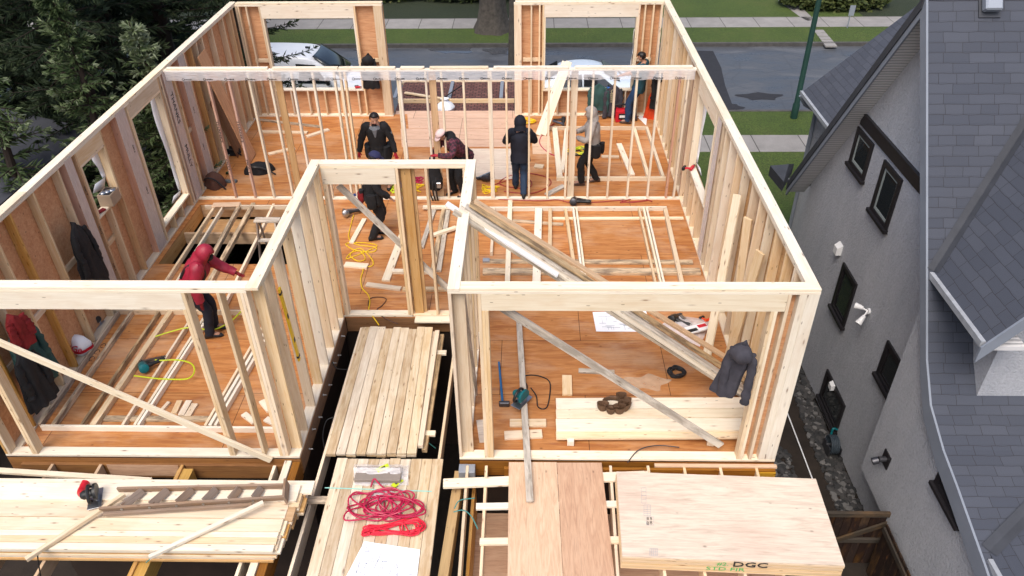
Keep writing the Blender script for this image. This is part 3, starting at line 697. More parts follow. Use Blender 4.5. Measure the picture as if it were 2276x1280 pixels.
# ---------------------------------------------------------------- neighbouring house
def stucco():
    mt, nt, bs = newmat('grey rough stucco')
    n1 = noise_n(nt, coords(nt, (1, 1, 1), False), 26, 4, .7); n2 = noise_n(nt, coords(nt, (1.6, 1.6, .5), False), 1.1, 6, .68)
    c = ramp(nt, n2, [(.3, (.41, .425, .465)), (.7, (.52, .53, .565))]).outputs[0]
    nt.links.new(mixc(nt, mth(nt, 'MULTIPLY', ramp(nt, n1, [(.4, (0, 0, 0)), (.7, (1, 1, 1))]).outputs[0], .35), c, (.2, .205, .22)), bs.inputs['Base Color'])
    bs.inputs['Roughness'].default_value = .92; bump(nt, bs, n1, 1.0, .035); return mt
M['stucco'] = stucco()
def shingle():
    mt, nt, bs = newmat('slate blue roof shingles')
    br = N(nt, 'ShaderNodeTexBrick'); br.inputs['Scale'].default_value = 1; br.inputs['Brick Width'].default_value = .33; br.inputs['Row Height'].default_value = .135; br.inputs['Mortar Size'].default_value = .004; br.offset = .37; br.squash = .7; br.squash_frequency = 3
    br.inputs['Bias'].default_value = -.2
    for k, v_ in (('Color1', (.048, .056, .078, 1)), ('Color2', (.07, .079, .104, 1)), ('Mortar', (.02, .02, .026, 1))): br.inputs[k].default_value = v_
    v0 = coords(nt, (1, 1, 1), False)
    wob = N(nt, 'ShaderNodeTexNoise'); wob.inputs['Scale'].default_value = 5; nt.links.new(v0, wob.inputs['Vector']); vm = N(nt, 'ShaderNodeVectorMath', operation='SCALE'); vm.inputs['Scale'].default_value = .03
    nt.links.new(wob.outputs['Color'], vm.inputs[0]); va = N(nt, 'ShaderNodeVectorMath', operation='ADD'); nt.links.new(v0, va.inputs[0]); nt.links.new(vm.outputs[0], va.inputs[1]); nt.links.new(va.outputs[0], br.inputs['Vector'])
    n1 = noise_n(nt, v0, 130, 3, .7); n2 = noise_n(nt, coords(nt, (1, 3, 1), False), .8, 5, .6)
    c = mixc(nt, .45, br.outputs['Color'], n1, 'OVERLAY'); c = mixc(nt, mth(nt, 'MULTIPLY', n2, .5), c, (.045, .047, .056))
    nt.links.new(c, bs.inputs['Base Color']); bs.inputs['Roughness'].default_value = .85
    # each course laps over the one below: saw-tooth height
    sx = N(nt, 'ShaderNodeSeparateXYZ'); nt.links.new(v0, sx.inputs[0])
    saw = mth(nt, 'FRACT', mth(nt, 'DIVIDE', sx.outputs[1], .135))
    h = mth(nt, 'ADD', mth(nt, 'MULTIPLY', mth(nt, 'SUBTRACT', 1, saw), 1.), mth(nt, 'MULTIPLY', n1, .25))
    bump(nt, bs, h, .7, .012); return mt
M['shingle'] = shingle()
M['fascia'] = plain('slate blue fascia paint', (.22, .245, .29), .5, nvar=.12); M['dark_trim'] = plain('near black trim paint', (.018, .016, .018), .4, nvar=.2)
M['flash'] = plain('dark valley flashing', (.05, .054, .065), .55, nvar=.25)
M['gutter'] = plain('pale grey gutter', (.36, .38, .41), .45, nvar=.3, nscale=8); M['white_trim'] = plain('white trim', (.72, .72, .72), .5); M['win_glass'] = plain('dark window glass', (.02, .024, .026), .06, spec=.8)
M['sash'] = plain('grey green sash', (.3, .34, .33), .4)
def soffit_m():
    mt, nt, bs = newmat('white grooved soffit'); wv = N(nt, 'ShaderNodeTexWave'); wv.bands_direction = 'Y'; wv.inputs['Scale'].default_value = 4.6
    nt.links.new(coords(nt, (1, 1, 1), False), wv.inputs['Vector'])
    nt.links.new(ramp(nt, wv.outputs['Fac'], [(.0, (.3, .3, .31)), (.25, (.62, .61, .61)), (1, (.68, .67, .67))]).outputs[0], bs.inputs['Base Color']); bump(nt, bs, wv.outputs['Fac'], .5, .01); return mt
M['soffit'] = soffit_m()
nb = thing('stucco_house', 'grey stucco house with steep slate blue shingle roof and black framed windows', 'house', (8, 2, SY))
NX = 5.95; RX = 5.62; BX = 5.66
def roofz(y):
    pr = [(3.66, 4.85), (.87, 1.0), (.45, .59), (-.1, .35), (-.56, .23), (-1.49, -.05), (-4.5, -1.05)]
    if y > 3.66: return 4.85-1.345*(y-3.66)
    for (a, b), (c, d) in zip(pr, pr[1:]):
        if y >= c: return b+(d-b)*(a-y)/(a-c)
    return -1.05
bm = bmesh.new()
ys = [6.75, 5.5, 4.5, 3.66, 2.8, 1.9, 1.0, .45, -.1, -.56, -1.49, -4.5]
add_prism(bm, [(6.75, GZ), (6.75, roofz(6.75)-.2)]+[(y, roofz(y)-.21) for y in ys[1:]]+[(-4.5, GZ)], NX, NX+6, 0)
obj('wall', bm, M['stucco'], nb)
bm = bmesh.new(); bt = -1.78
add_prism(bm, [(1.49, bt)]+[(1.49, roofz(1.49)-.2)]+[(y, roofz(y)-.2) for y in (1.0, .45, -.1, -.56, -1.49, -4.5)]+[(-4.5, bt)], BX, NX-.001, 0)
obj('bump_out_wall', bm, M['stucco'], nb)
bm = bmesh.new(); add_box(bm, 7.06, 11, 6.76, 10.1, GZ, 1.15); obj('wing_wall', bm, M['stucco'], nb)
def slab(name, o, xd, yd, w_, h_, t, mat, parent, off=(0, 0)):
    'sheet of thickness t whose local XY lies in the slope; o is the lower left corner of its top face'
    xd = V(xd).normalized(); yd = V(yd); yd = (yd-xd*yd.dot(xd)).normalized(); z = xd.cross(yd)
    bm = bmesh.new(); add_box(bm, off[0], off[0]+w_, off[1], off[1]+h_, -t, 0)
    return obj(name, bm, mat, parent, mat3(xd, yd, z, V(o)-xd*off[0]-yd*off[1]))
prof = [(3.66, 4.85), (.87, 1.0), (.45, .59), (-.1, .35), (-.56, .23), (-1.49, -.05), (-4.5, -1.05)]
acc = 0
for (a, b), (c, d_) in zip(prof, prof[1:]):
    L = math.hypot(a-c, b-d_); acc += L
    slab('roof_slope', (RX, c, d_), (1, 0, 0), (0, a-c, b-d_), 9, L+.002, .06, M['shingle'], nb, off=(0, 6-acc))
slab('roof_slope', (RX+9, 7.0, roofz(7.0)), (-1, 0, 0), (0, -1, 1.345), 9, math.hypot(3.34, 3.34*1.345), .06, M['shingle'], nb)
def strip(name, pts, x0, x1, dz0, dz1, mat):
    bm = bmesh.new(); 
    top = [(y, z+dz1) for y, z in pts]; bot = [(y, z+dz0) for y, z in pts][::-1]
    for i in range(len(pts)-1):
        (a, b), (c, d) = pts[i], pts[i+1]
        v = [bm.verts.new(p) for p in [V((x, y, z)) for x in (x0, x1) for y, z in ((a, b+dz0), (a, b+dz1), (c, d+dz1), (c, d+dz0))]]
        for q in ((0, 1, 2, 3), (7, 6, 5, 4), (0, 4, 5, 1), (1, 5, 6, 2), (2, 6, 7, 3), (3, 7, 4, 0)): bm.faces.new([v[k] for k in q])
    return obj(name, bm, mat, nb)
strip('fascia', prof, RX-.03, RX-.002, -.27, .0, M['fascia'])
fp = [(7.0, roofz(7.0)), (3.66, 4.85)]
strip('fascia', fp, RX-.03, RX-.002, -.30, -.13, M['fascia']); strip('fascia', fp, RX-.05, RX-.031, -.17, .02, M['flash'])
slab('soffit', (RX, 6.98, roofz(6.98)-.24), (1, 0, 0), (0, -1, 1.345), NX-RX, 5.5, .02, M['soffit'], nb)
strip('gutter', [(7.0, .36), (7.12, .36)], RX, RX+6, -.1, .02, M['gutter'])
# eave return
bm = bmesh.new(); q = [G(1712, 368, .36), G(1765, 364, .36), G(1742, 404, .36)]
a = [bm.verts.new(p) for p in q]; b = [bm.verts.new(p-V((0, 0, .22))) for p in q]; c = bm.verts.new((q[0]+q[1]+q[2])/3+V((.1, 0, .14)))
for i in range(3): bm.faces.new((a[i], a[(i+1) % 3], c)); bm.faces.new((a[i], b[i], b[(i+1) % 3], a[(i+1) % 3]))
bm.faces.new(b); obj('eave_return', bm, M['flash'], nb)
# front wing roof
sl = (2.97-1.0)/(8.76-6.66)
slab('wing_roof', (6.66, 10.18, 1.0), (0, -1, 0), (1, 0, sl), 5.5, 5.0, .1, M['shingle'], nb)
slab('wing_roof', (6.66+7.3, 4.68, 1.0), (0, 1, 0), (-1, 0, sl), 5.5, 5.0, .1, M['shingle'], nb)
bm = bmesh.new(); add_box(bm, 6.6, 6.66, 7.1, 10.2, .92, 1.0); obj('wing_gutter', bm, M['gutter'], nb)
bm = bmesh.new(); add_tube(bm, [(6.6, 10.12, .92), (6.75, 10.1, .7), (7.0, 10.05, .55), (7.02, 10.05, -3)], .045, 8); obj('downpipe', bm, M['fascia'], nb, smooth=True)
# trim band, windows
def wall_box(name, y0, y1, z0, z1, x0, x1, mat, parent): 
    bm = bmesh.new(); add_box(bm, x0, x1, y0, y1, z0, z1); bev(bm, .004); return obj(name, bm, mat, parent)
wall_box('trim_band', 2.3, 5.3, 2.34, 2.54, NX-.03, NX+.01, M['dark_trim'], nb); wall_box('trim_cap', 2.3, 5.32, 2.54, 2.565, NX-.05, NX+.01, M['dark_trim'], nb)
def window(y0, y1, z0, z1, X, light=True):
    f = .085
    bm = bmesh.new()
    for a in ((y0, y1, z1-f, z1), (y0, y1, z0, z0+f), (y0, y0+f, z0+f, z1-f), (y1-f, y1, z0+f, z1-f)): add_box(bm, X-.035, X+.004, *a)
    fr = obj('window_frame', bm, M['dark_trim'], nb)
    wall_box('window_sill', y0-.03, y1+.03, z0-.03, z0+.03, X-.075, X-.002, M['dark_trim'], fr)
    bm = bmesh.new(); g = .045; a0, a1, b0, b1 = y0+f, y1-f, z0+f, z1-f
    for a in ((a0, a1, b1-g, b1), (a0, a1, b0, b0+g), (a0, a0+g, b0+g, b1-g), (a1-g, a1, b0+g, b1-g)): add_box(bm, X-.012, X+.004, *a)
    obj('sash', bm, M['sash'] if light else M['dark_trim'], fr)
    bm = bmesh.new(); add_box(bm, X-.006, X+.003, a0+g, a1-g, b0+g, b1-g); obj('pane', bm, M['win_glass'], fr)
window(4.63, 5.34, 1.6, 2.28, NX); window(3.45, 4.14, 1.37, 2.26, NX); window(3.83, 4.5, -.85, .1, NX, False); window(1.78, 2.41, -.63, .06, NX, False)
window(2.98, 3.95, -2.58, -1.9, NX, False); window(-.83, -.14, -.22, .09, BX, False)
bm = bmesh.new(); add_loft(bm, [[(NX-.002, 4.80+a*.09, .2+b*.1) for a, b in ((-1, -1), (1, -1), (1, 1), (-1, 1))], [(NX-.09, 4.80+a*.075, .16+b*.07) for a, b in ((-1, -1), (1, -1), (1, 1), (-1, 1))]]); obj('wall_vent', bm, M['white_trim'], nb)
bm = bmesh.new(); add_loft(bm, [[(NX-.04, 3.53+a*.07, -1.92+b*.06) for a, b in ((-1, -1), (1, -1), (1, 1), (-1, 1))], [(NX-.1, 3.53+a*.06, -1.95+b*.05) for a, b in ((-1, -1), (1, -1), (1, 1), (-1, 1))]]); obj('wall_vent', bm, M['white_trim'], nb)
fo = obj('flood_light', (lambda b: (add_cyl(b, (NX-.002, 3.22, .0), (NX-.035, 3.22, .0), .055), b)[1])(bmesh.new()), M['white_trim'], nb, smooth=True)
for dy, dz in ((.12, .03), (-.09, -.12)):
    bm = bmesh.new(); add_cyl(bm, (NX-.03, 3.22, 0), (NX-.1, 3.22+dy*.6, dz*.6), .014); add_cyl(bm, (NX-.08, 3.22+dy*.5, dz*.5), (NX-.18, 3.22+dy*1.2, dz*1.2-.03), .03, .058); obj('lamp_head', bm, M['white_trim'], fo, smooth=True)
bm = bmesh.new(); add_box(bm, BX-.02, BX-.001, .86, 1.06, -1.12, -.88); wl_ = obj('wall_lamp', bm, M['dark_trim'], nb)
bm = bmesh.new(); add_cyl(bm, (BX-.02, .96, -1.0), (BX-.12, .96, -1.0), .045); add_cyl(bm, (BX-.12, .96, -1.02), (BX-.2, .96, -1.05), .055); obj('lamp_head', bm, M['dark_steel'], wl_, smooth=True)
# dormers on the back slope
def dormer(y0, yv, xe, ze, wy, wx, rise=1.3, half=1.62, wall=True):
    xr = xe+half; zr = ze+rise*half; L = 0
    def yval(z):
        lo, hi = -4.4, 3.6
        for _ in range(40):
            mid = (lo+hi)/2
            if roofz(mid) < z: lo = mid
            else: hi = mid
        return lo+.05
    def half_roof(name, sgn, par):
        xd = V((0, -sgn, 0)); o = V((xe if sgn > 0 else xr+half, yv, ze)); yd = V((sgn, 0, rise)).normalized(); z = xd.cross(yd)
        n = 10; loc = lambda x_, y_, z_: ((V((x_, y_, z_))-o).dot(xd), (V((x_, y_, z_))-o).dot(yd))
        up = []
        for i in range(n+1):
            u = half*i/n; zz = ze+rise*u; up.append(loc(xe+u if sgn > 0 else xr+half-u, yval(zz), zz))
        poly = up+[loc(xr, y0, zr), loc(o.x, y0, ze)]
        bm = bmesh.new(); add_prism(bm, poly, -.07, 0, 2); return obj(name, bm, M['shingle'], par, mat3(xd, yd, z, o))
    ds = half_roof('dormer_roof', 1, nb)
    half_roof('dormer_slope', -1, ds)
    bm = bmesh.new(); 
    add_box(bm, xe-.055, xe+.0, y0+.02, yv, ze-.08, ze+.0); obj('dormer_gutter', bm, M['gutter'], ds)
    for s in (1, -1):
        xa = xe if s > 0 else xr+half
        bm = bmesh.new(); add_prism(bm, [(xa-s*.06, ze-.28), (xa-s*.06, ze-.06), (xr, zr), (xr, zr-.24)], y0-.03, y0-.002, 1); obj('dormer_fascia', bm, M['fascia'], ds)
    if wall:
        bm = bmesh.new(); zt = lambda x: ze+rise*(x-xe)-.14
        add_prism(bm, [(wx, ze-1.9), (wx, zt(wx)), (xr, zt(xr)), (2*xr-wx, zt(wx)), (2*xr-wx, ze-1.9)], wy, wy+2.5, 1); obj('dormer_wall', bm, M['stucco'], ds)
        bm = bmesh.new(); add_box(bm, xe+.02, wx, y0+.05, wy+.6, ze-.16, ze-.1); obj('dormer_soffit', bm, M['soffit'], ds)
    # valley flashing where the dormer slope meets the main slope
    pts = []
    for i in range(16):
        x = xe+half*i/15*.98; z = ze+rise*(x-xe)
        lo, hi = -4.4, 3.6
        for _ in range(40):
            mid = (lo+hi)/2
            if roofz(mid) < z: lo = mid
            else: hi = mid
        pts.append(V((x, lo, z)))
    bm = bmesh.new(); pr = None
    for i, p in enumerate(pts):
        t = (pts[min(i+1, 15)]-pts[max(i-1, 0)]).normalized(); n1 = V((0, -1.39, 1)).normalized() if roofz(p.y) > 1.0 else V((0, -.36, 1)).normalized(); n2 = V((-rise, 0, 1)).normalized()
        a = t.cross(n1).normalized(); b = t.cross(n2).normalized()
        if a.x > 0: a = -a
        if b.x < 0: b = -b
        row = [bm.verts.new(p+a*.1+n1*.012), bm.verts.new(p+(n1+n2)*.008), bm.verts.new(p+b*.09+n2*.012)]
        if pr:
            for k in range(2): bm.faces.new((pr[k], pr[k+1], row[k+1], row[k]))
        pr = row
    obj('valley_flashing', bm, M['flash'], ds)
dormer(.1, 1.53, 5.69, 1.93, .54, 6.2)
dormer(-4.2, -1.42, 5.7, .0, -3, 6.2, rise=.22, half=2.6, wall=False)
# roof vent near the ridge
yv = 3.3; bm = bmesh.new()
c = V((6.4, 3.58, roofz(3.58)))
mm = mat3((1, 0, 0), (0, .584, .812), (0, -.812, .584), c)
vb = obj('roof_vent', (lambda b: (add_box(b, -.14, .14, -.16, .14, 0, .02), b)[1])(bmesh.new()), M['flash'], nb, mm)
bm = bmesh.new(); add_box(bm, -.11, .11, -.1, .12, .02, .14); bev(bm, .02); obj('vent_hood', bm, M['grey_metal'], vb, mm)
# hose on the wall tap, fence, heat pump
t = thing('hose_reel', 'teal garden hose reel on the dark ground by the stucco wall', 'hose reel', (5.8, 2.7, SY))
bm = bmesh.new(); 
for k in range(5): add_tube(bm, [(5.78+.03*k-.06, 2.7+.16*math.cos(a), SY+.22+.16*math.sin(a)) for a in [2*PI*i/16 for i in range(16)]], .014, 6, closed=True)
obj('hose', bm, plain('bluish hose', (.04, .055, .07), .5), t, smooth=True)
bm = bmesh.new(); add_cyl(bm, (5.66, 2.7, SY+.22), (5.9, 2.7, SY+.22), .03); add_box(bm, 5.68, 5.7, 2.55, 2.85, SY, SY+.24); add_box(bm, 5.88, 5.9, 2.55, 2.85, SY, SY+.24); obj('stand', bm, M['dark_steel'], t)
bm = bmesh.new(); add_tube(bm, spline([(5.94, 2.98, SY+.3), (5.86, 2.98, SY+.32), (5.84, 2.95, SY+.2), (5.8, 2.8, SY+.1)], 5), .02, 6); obj('tap', bm, M['teal_pl'], t, smooth=True)
M['old_fence'] = wood('dark brown fence boards', (.03, .017, .013), (.018, .01, .008), streak=.9); M['fence_rail'] = wood('grey green fence rail', (.06, .048, .036), (.04, .03, .022))
t = thing('board_fence', 'dark brown board fence closing the passage with mossy top rail', 'fence', (5.2, .45, SY))
for k in range(10):
    x = 4.55+k*.125; lum('fence_board', x, x+.118, .45, .468, SY, SY+1.2-.01*(k % 3), M['old_fence'], t)
lum('rail', 4.5, 5.85, .40, .448, SY+1.16, SY+1.25, M['fence_rail'], t); lum('rail', 4.5, 5.85, .41, .448, SY+.55, SY+.64, M['fence_rail'], t)
board('brace', (4.55, .42, SY+.3), (5.75, .42, SY+1.05), .03, .09, M['fence_rail'], t)
t = thing('gate_panel', 'dark wooden gate standing open below the bump-out wall', 'gate', (5.6, -.4, SY))
for k in range(6):
    y = .3-k*.15; lum('gate_board', 5.58, 5.6, y-.142, y, SY, SY+1.15, M['old_fence'], t)
lum('rail', 5.55, 5.579, -.62, .3, SY+1.0, SY+1.09, M['fence_rail'], t)
t = thing('heat_pump', 'pale grey heat pump box with black grille beside the gate', 'heat pump', (6.1, -.5, SY))
bm = bmesh.new(); add_box(bm, 5.62, 5.93, -.75, .15, SY+.02, SY+.6); bev(bm, .02); obj('casing', bm, M['white_trim'], t)
bm = bmesh.new(); add_box(bm, 5.66, 5.89, -.7, -.1, SY+.6, SY+.615); obj('grille', bm, M['black_pl'], t)

# ---------------------------------------------------------------- street furniture, vehicles
M['pole_green'] = plain('dark green pole paint', (.012, .045, .035), .45, nvar=.2)
p = G(1764, 262, GZ)
t = thing('street_pole', 'tall dark green street lamp pole on the near grass strip', 'lamp post', p)
bm = bmesh.new(); add_tube(bm, [p, p+V((0, 0, .5)), p+V((0, 0, .55)), p+V((0, 0, 8))], [.12, .12, .095, .07], 14); obj('shaft', bm, M['pole_green'], t, smooth=True)
bm = bmesh.new(); add_tube(bm, spline([p+V((0, 0, 7.9)), p+V((0, .4, 8.5)), p+V((0, 1.6, 8.8))], 6), .04, 8); a = obj('arm', bm, M['pole_green'], t, smooth=True)
bm = bmesh.new(); add_ball(bm, p+V((0, 1.8, 8.8)), .14, .34, .08); obj('lamp_head', bm, M['grey_metal'], a, smooth=True)
p = G(1883, 62, GZ); t = thing('yard_sign', 'small grey sign on a post by the far pavement', 'sign', p)
bm = bmesh.new(); add_cyl(bm, p, p+V((0, 0, .9)), .025); obj('post', bm, M['grey_metal'], t)
bm = bmesh.new(); add_box(bm, p.x-.1, p.x+.14, p.y-.045, p.y-.027, GZ+.55, GZ+1.0); obj('panel', bm, M['grey_metal'], t)

def vehicle(name, label, cat, x0, y0, z0, secs, mat, group=None):
    'secs: (x, bottom, belt, top, half width, top half width) from tail to nose, nose towards +X'
    t = thing(name, label, cat, (x0, y0, z0), 0, group)
    bm = bmesh.new(); rings = []
    for x, zb, zm, zt, hw, tw in secs:
        r = [(-hw*.92, zb), (-hw, zb+.12), (-hw, zm), (-tw-.02, zt-.10), (-tw+.05, zt-.02), (-tw*.5, zt+.012), (0, zt+.02)]
        r = r+[(-a, b) for a, b in r[:-1]][::-1]
        rings.append([V((x0+x, y0+a, z0+b)) for a, b in r])
    add_loft(bm, rings); o = obj('body', bm, mat, t, smooth=True)
    md = o.modifiers.new('b', 'SUBSURF'); md.levels = 1; md.render_levels = 2
    return t
def wheels(t, x0, y0, z0, xs, hw, r):
    for x in xs:
        for s in (-1, 1):
            c = V((x0+x, y0+s*hw, z0+r)); bm = bmesh.new(); add_cyl(bm, c-V((0, s*.1, 0)), c+V((0, s*.11, 0)), r, seg=20); wv = obj('wheel', bm, M['black_pl'], t, smooth=True)
            bm = bmesh.new(); add_cyl(bm, c+V((0, s*.10, 0)), c+V((0, s*.122, 0)), r*.62, seg=16); obj('rim', bm, M['steel'], wv, smooth=True)
def quad(name, pts, mat, t, th=.012, seg=1):
    bm = bmesh.new(); n = (V(pts[1])-V(pts[0])).cross(V(pts[2])-V(pts[0])).normalized()
    f = bm.faces.new([bm.verts.new(V(p)) for p in pts]); e = bmesh.ops.extrude_face_region(bm, geom=[f])
    bmesh.ops.translate(bm, vec=n*th, verts=[v for v in e['geom'] if isinstance(v, bmesh.types.BMVert)]); return obj(name, bm, mat, t)
M['van_white'] = plain('white van paint', (.74, .77, .82), .3, spec=.5, nvar=.05); M['car_blue'] = plain('pale ice blue car paint', (.62, .7, .78), .28, spec=.5)
M['veh_glass'] = plain('dark vehicle glass', (.012, .016, .02), .05, spec=.9)
rz_ = GZ-.13; vx, vy = -7.05, 20.02
van = vehicle('white_van', 'white cargo van parked at the near kerb, partly behind a conifer branch', 'van', vx, vy, rz_, [(-3.9, .35, 1.1, 2.0, .93, .8), (-3.8, .3, 1.1, 2.06, .96, .82), (-2, .3, 1.1, 2.1, .97, .82), (-.35, .3, 1.1, 2.08, .97, .78), (-.08, .3, 1.1, 2.0, .97, .74), (.35, .3, 1.08, 1.72, .96, .75), (.78, .3, 1.05, 1.38, .95, .78), (1.0, .3, 1.0, 1.2, .94, .8), (1.45, .3, .92, 1.08, .92, .74), (1.78, .32, .75, .92, .86, .66), (1.9, .36, .6, .72, .78, .6)], M['van_white'])
wheels(van, vx, vy, rz_, (-2.75, 1.05), .88, .34)
ws = [(vx-.02, -.66, 2.0), (vx+.93, -.72, 1.29), (vx+.93, .72, 1.29), (vx-.02, .66, 2.0)]
bm = bmesh.new(); n = 8; pr = None
for i in range(n+1):
    u = i/n*2-1; bow = (1-u*u)*.09
    row = [bm.verts.new((vx-.03+.0+bow*.6, vy+u*.68, rz_+2.03)), bm.verts.new((vx+.38+bow, vy+u*.73, rz_+1.735)), bm.verts.new((vx+.93+bow, vy+u*.76, rz_+1.31))]
    if pr:
        for k in range(2): bm.faces.new((pr[k], pr[k+1], row[k+1], row[k]))
    pr = row
o = obj('windscreen', bm, M['veh_glass'], van, smooth=True); md = o.modifiers.new('s', 'SOLIDIFY'); md.thickness = .03; md.offset = 0
for s in (-1, 1):
    yy = vy+s*.945
    quad('side_window', [(vx-.62, yy, rz_+1.16), (vx+.42, yy, rz_+1.16), (vx+.05, vy+s*.84, rz_+1.78), (vx-.62, vy+s*.83, rz_+1.82)][::s], M['veh_glass'], van, .02)
    bm = bmesh.new(); add_box(bm, vx+.42, vx+.55, vy+s*.98, vy+s*1.16, rz_+1.15, rz_+1.42); bev(bm, .03); obj('wing_mirror', bm, M['black_pl'], van)
    bm = bmesh.new(); add_ball(bm, (vx+1.72, vy+s*.66, rz_+.84), .12, .16, .09); obj('headlight', bm, M['steel'], van, smooth=True)
for s in (-1,): 
    for xd in (-.72, .55): 
        bm = bmesh.new(); add_box(bm, vx+xd, vx+xd+.012, vy-.985, vy-.965, rz_+.45, rz_+1.1); obj('door_seam', bm, M['dark_steel'], van)
    bm = bmesh.new(); add_box(bm, vx-.55, vx-.35, vy-1.0, vy-.96, rz_+.98, rz_+1.02); obj('handle', bm, M['dark_steel'], van)
bm = bmesh.new(); add_box(bm, vx-.42, vx-.3, vy-.03, vy+.03, rz_+2.1, rz_+2.15); obj('aerial', bm, M['black_pl'], van)
cx_, cy_ = 2.45, 20.1
car = vehicle('pale_car', 'pale blue sedan parked at the near kerb behind the far window opening', 'car', cx_, cy_, rz_, [(-2.3, .4, .75, .95, .75, .6), (-2.2, .3, .8, 1.02, .84, .66), (-1.5, .25, .88, 1.08, .88, .68), (-1.0, .22, .92, 1.36, .89, .62), (-.5, .22, .92, 1.48, .89, .6), (.2, .22, .92, 1.48, .89, .6), (.6, .22, .92, 1.36, .89, .62), (1.15, .22, .9, 1.04, .88, .68), (1.9, .24, .78, .9, .84, .62), (2.15, .32, .6, .74, .74, .56), (2.25, .36, .5, .6, .66, .5)], M['car_blue'])
wheels(car, cx_, cy_, rz_, (-1.4, 1.4), .80, .32)
for s in (-1, 1):
    for a, b, c_, d_ in ((-.95, -.18, -.2, -.72), (-.12, .92, .42, -.12)):
        quad('side_window', [(cx_+a, cy_+s*.885, rz_+.97), (cx_+b, cy_+s*.885, rz_+.97), (cx_+c_, cy_+s*.72, rz_+1.34), (cx_+d_, cy_+s*.72, rz_+1.34)][::s], M['veh_glass'], car, .02)
    bm = bmesh.new(); add_box(bm, cx_+.72, cx_+.84, cy_+s*.9, cy_+s*1.03, rz_+.95, rz_+1.08); bev(bm, .03); obj('wing_mirror', bm, M['black_pl'], car)
    bm = bmesh.new(); add_ball(bm, (cx_+2.02, cy_+s*.58, rz_+.68), .14, .16, .07); obj('headlight', bm, M['steel'], car, smooth=True)
quad('windscreen', [(cx_+.58, cy_-.58, rz_+1.39), (cx_+1.14, cy_-.66, rz_+1.07), (cx_+1.14, cy_+.66, rz_+1.07), (cx_+.58, cy_+.58, rz_+1.39)], M['veh_glass'], car, .02)
quad('rear_window', [(cx_-1.02, cy_+.56, rz_+1.37), (cx_-1.5, cy_+.62, rz_+1.1), (cx_-1.5, cy_-.62, rz_+1.1), (cx_-1.02, cy_-.56, rz_+1.37)], M['veh_glass'], car, .02)

# ---------------------------------------------------------------- porch roof past the far opening
def shakes():
    mt, nt, bs = newmat('dark red shakes'); br = N(nt, 'ShaderNodeTexBrick'); br.inputs['Scale'].default_value = 1; br.inputs['Brick Width'].default_value = .16; br.inputs['Row Height'].default_value = .11; br.inputs['Mortar Size'].default_value = .012
    for k, v_ in (('Color1', (.10, .035, .03, 1)), ('Color2', (.17, .075, .06, 1)), ('Mortar', (.02, .012, .012, 1))): br.inputs[k].default_value = v_
    v0 = coords(nt, (1, 1, 1), False); nt.links.new(v0, br.inputs['Vector']); nt.links.new(mixc(nt, .4, br.outputs['Color'], noise_n(nt, v0, 30, 4, .7), 'OVERLAY'), bs.inputs['Base Color'])
    bump(nt, bs, br.outputs['Fac'], -.8, .03); bs.inputs['Roughness'].default_value = .85; return mt
M['shakes'] = shakes()
t = thing('front_porch', 'low dark red shake roof of the front porch beyond the wide opening', 'roof', (-1.5, 12.6, -.3))
tag(t, kind='thing')
bm = bmesh.new(); add_box(bm, -3.1, .02, 12.82, 14.1, -.4, -.25); obj('shake_slope', bm, M['shakes'], t)
bm = bmesh.new(); add_box(bm, -3.1, .02, YFb+.02, 12.78, -.5, -.33); obj('shake_slope', bm, M['shakes'], t)
lum('edge_board', -3.2, .1, 14.1, 14.14, -.34, -.2, P0, t); lum('edge_board', -3.1, .02, 12.782, 12.818, -.36, -.22, P0, t)
for px in (884, 1003, 1116):
    x = G(px, 200, -.2).x; bm = bmesh.new(); add_box(bm, x-.06, x+.03, 12.85, 14.05, -.248, -.2); obj('bracket', bm, M['grey_metal'], t)
board('loose_batten', G(900, 206, -.2), G(995, 221, -.2), .09, .04, P0, t)
bm = bmesh.new(); add_tube(bm, [G(985, 218, -.15), G(1026, 190, -.1)], .018, 6); obj('rod', bm, M['black_pl'], t)
bm = bmesh.new(); c = G(990, 243, -.25)
add_loft(bm, [ell(c+V((0, 0, z)), r*1.2, r, 14, rip=.12, rf=4) for z, r in ((-.06, .16), (.05, .2), (.16, .15), (.24, .06), (.3, .09))]); tag(obj('plastic_sack', bm, M['white_wrap'], smooth=True), 'crumpled white plastic sack on the red porch roof', 'sack', kind='thing')
bm = bmesh.new(); add_box(bm, -2.93, .05, YF+.14, YF+.36, -.0185, -.004); tag(obj('landing_board', bm, M['landing']), 'pale plywood strip at the edge of the wide far opening', 'board', kind='thing')
# ---------------------------------------------------------------- trees
def leaf_mat(name, cols, rough=.7):
    mt, nt, bs = newmat(name); at = N(nt, 'ShaderNodeAttribute'); at.attribute_name = 'tone'
    c = ramp(nt, at.outputs['Fac'], [(i/(len(cols)-1), c) for i, c in enumerate(cols)]).outputs[0]
    nt.links.new(c, bs.inputs['Base Color']); bs.inputs['Roughness'].default_value = rough; bs.inputs['Specular IOR Level'].default_value = .25
    return mt
M['needles'] = leaf_mat('dark conifer needles', [(.009, .018, .009), (.019, .034, .015), (.04, .058, .024), (.07, .09, .046)])
M['needles_lt'] = leaf_mat('grey green spruce needles', [(.03, .054, .02), (.075, .115, .042), (.15, .19, .095), (.3, .34, .24)])
M['bark'] = plain('dark conifer bark', (.035, .024, .018), .9, bumps=.8, bscale=14, nvar=.4)
M['bark_grey'] = plain('furrowed grey bark', (.085, .075, .065), .95, bumps=1, bscale=9, nvar=.5, nscale=6)
M['leaf'] = leaf_mat('hedge leaves', [(.012, .02, .006), (.03, .045, .01), (.06, .075, .018), (.11, .10, .03)])
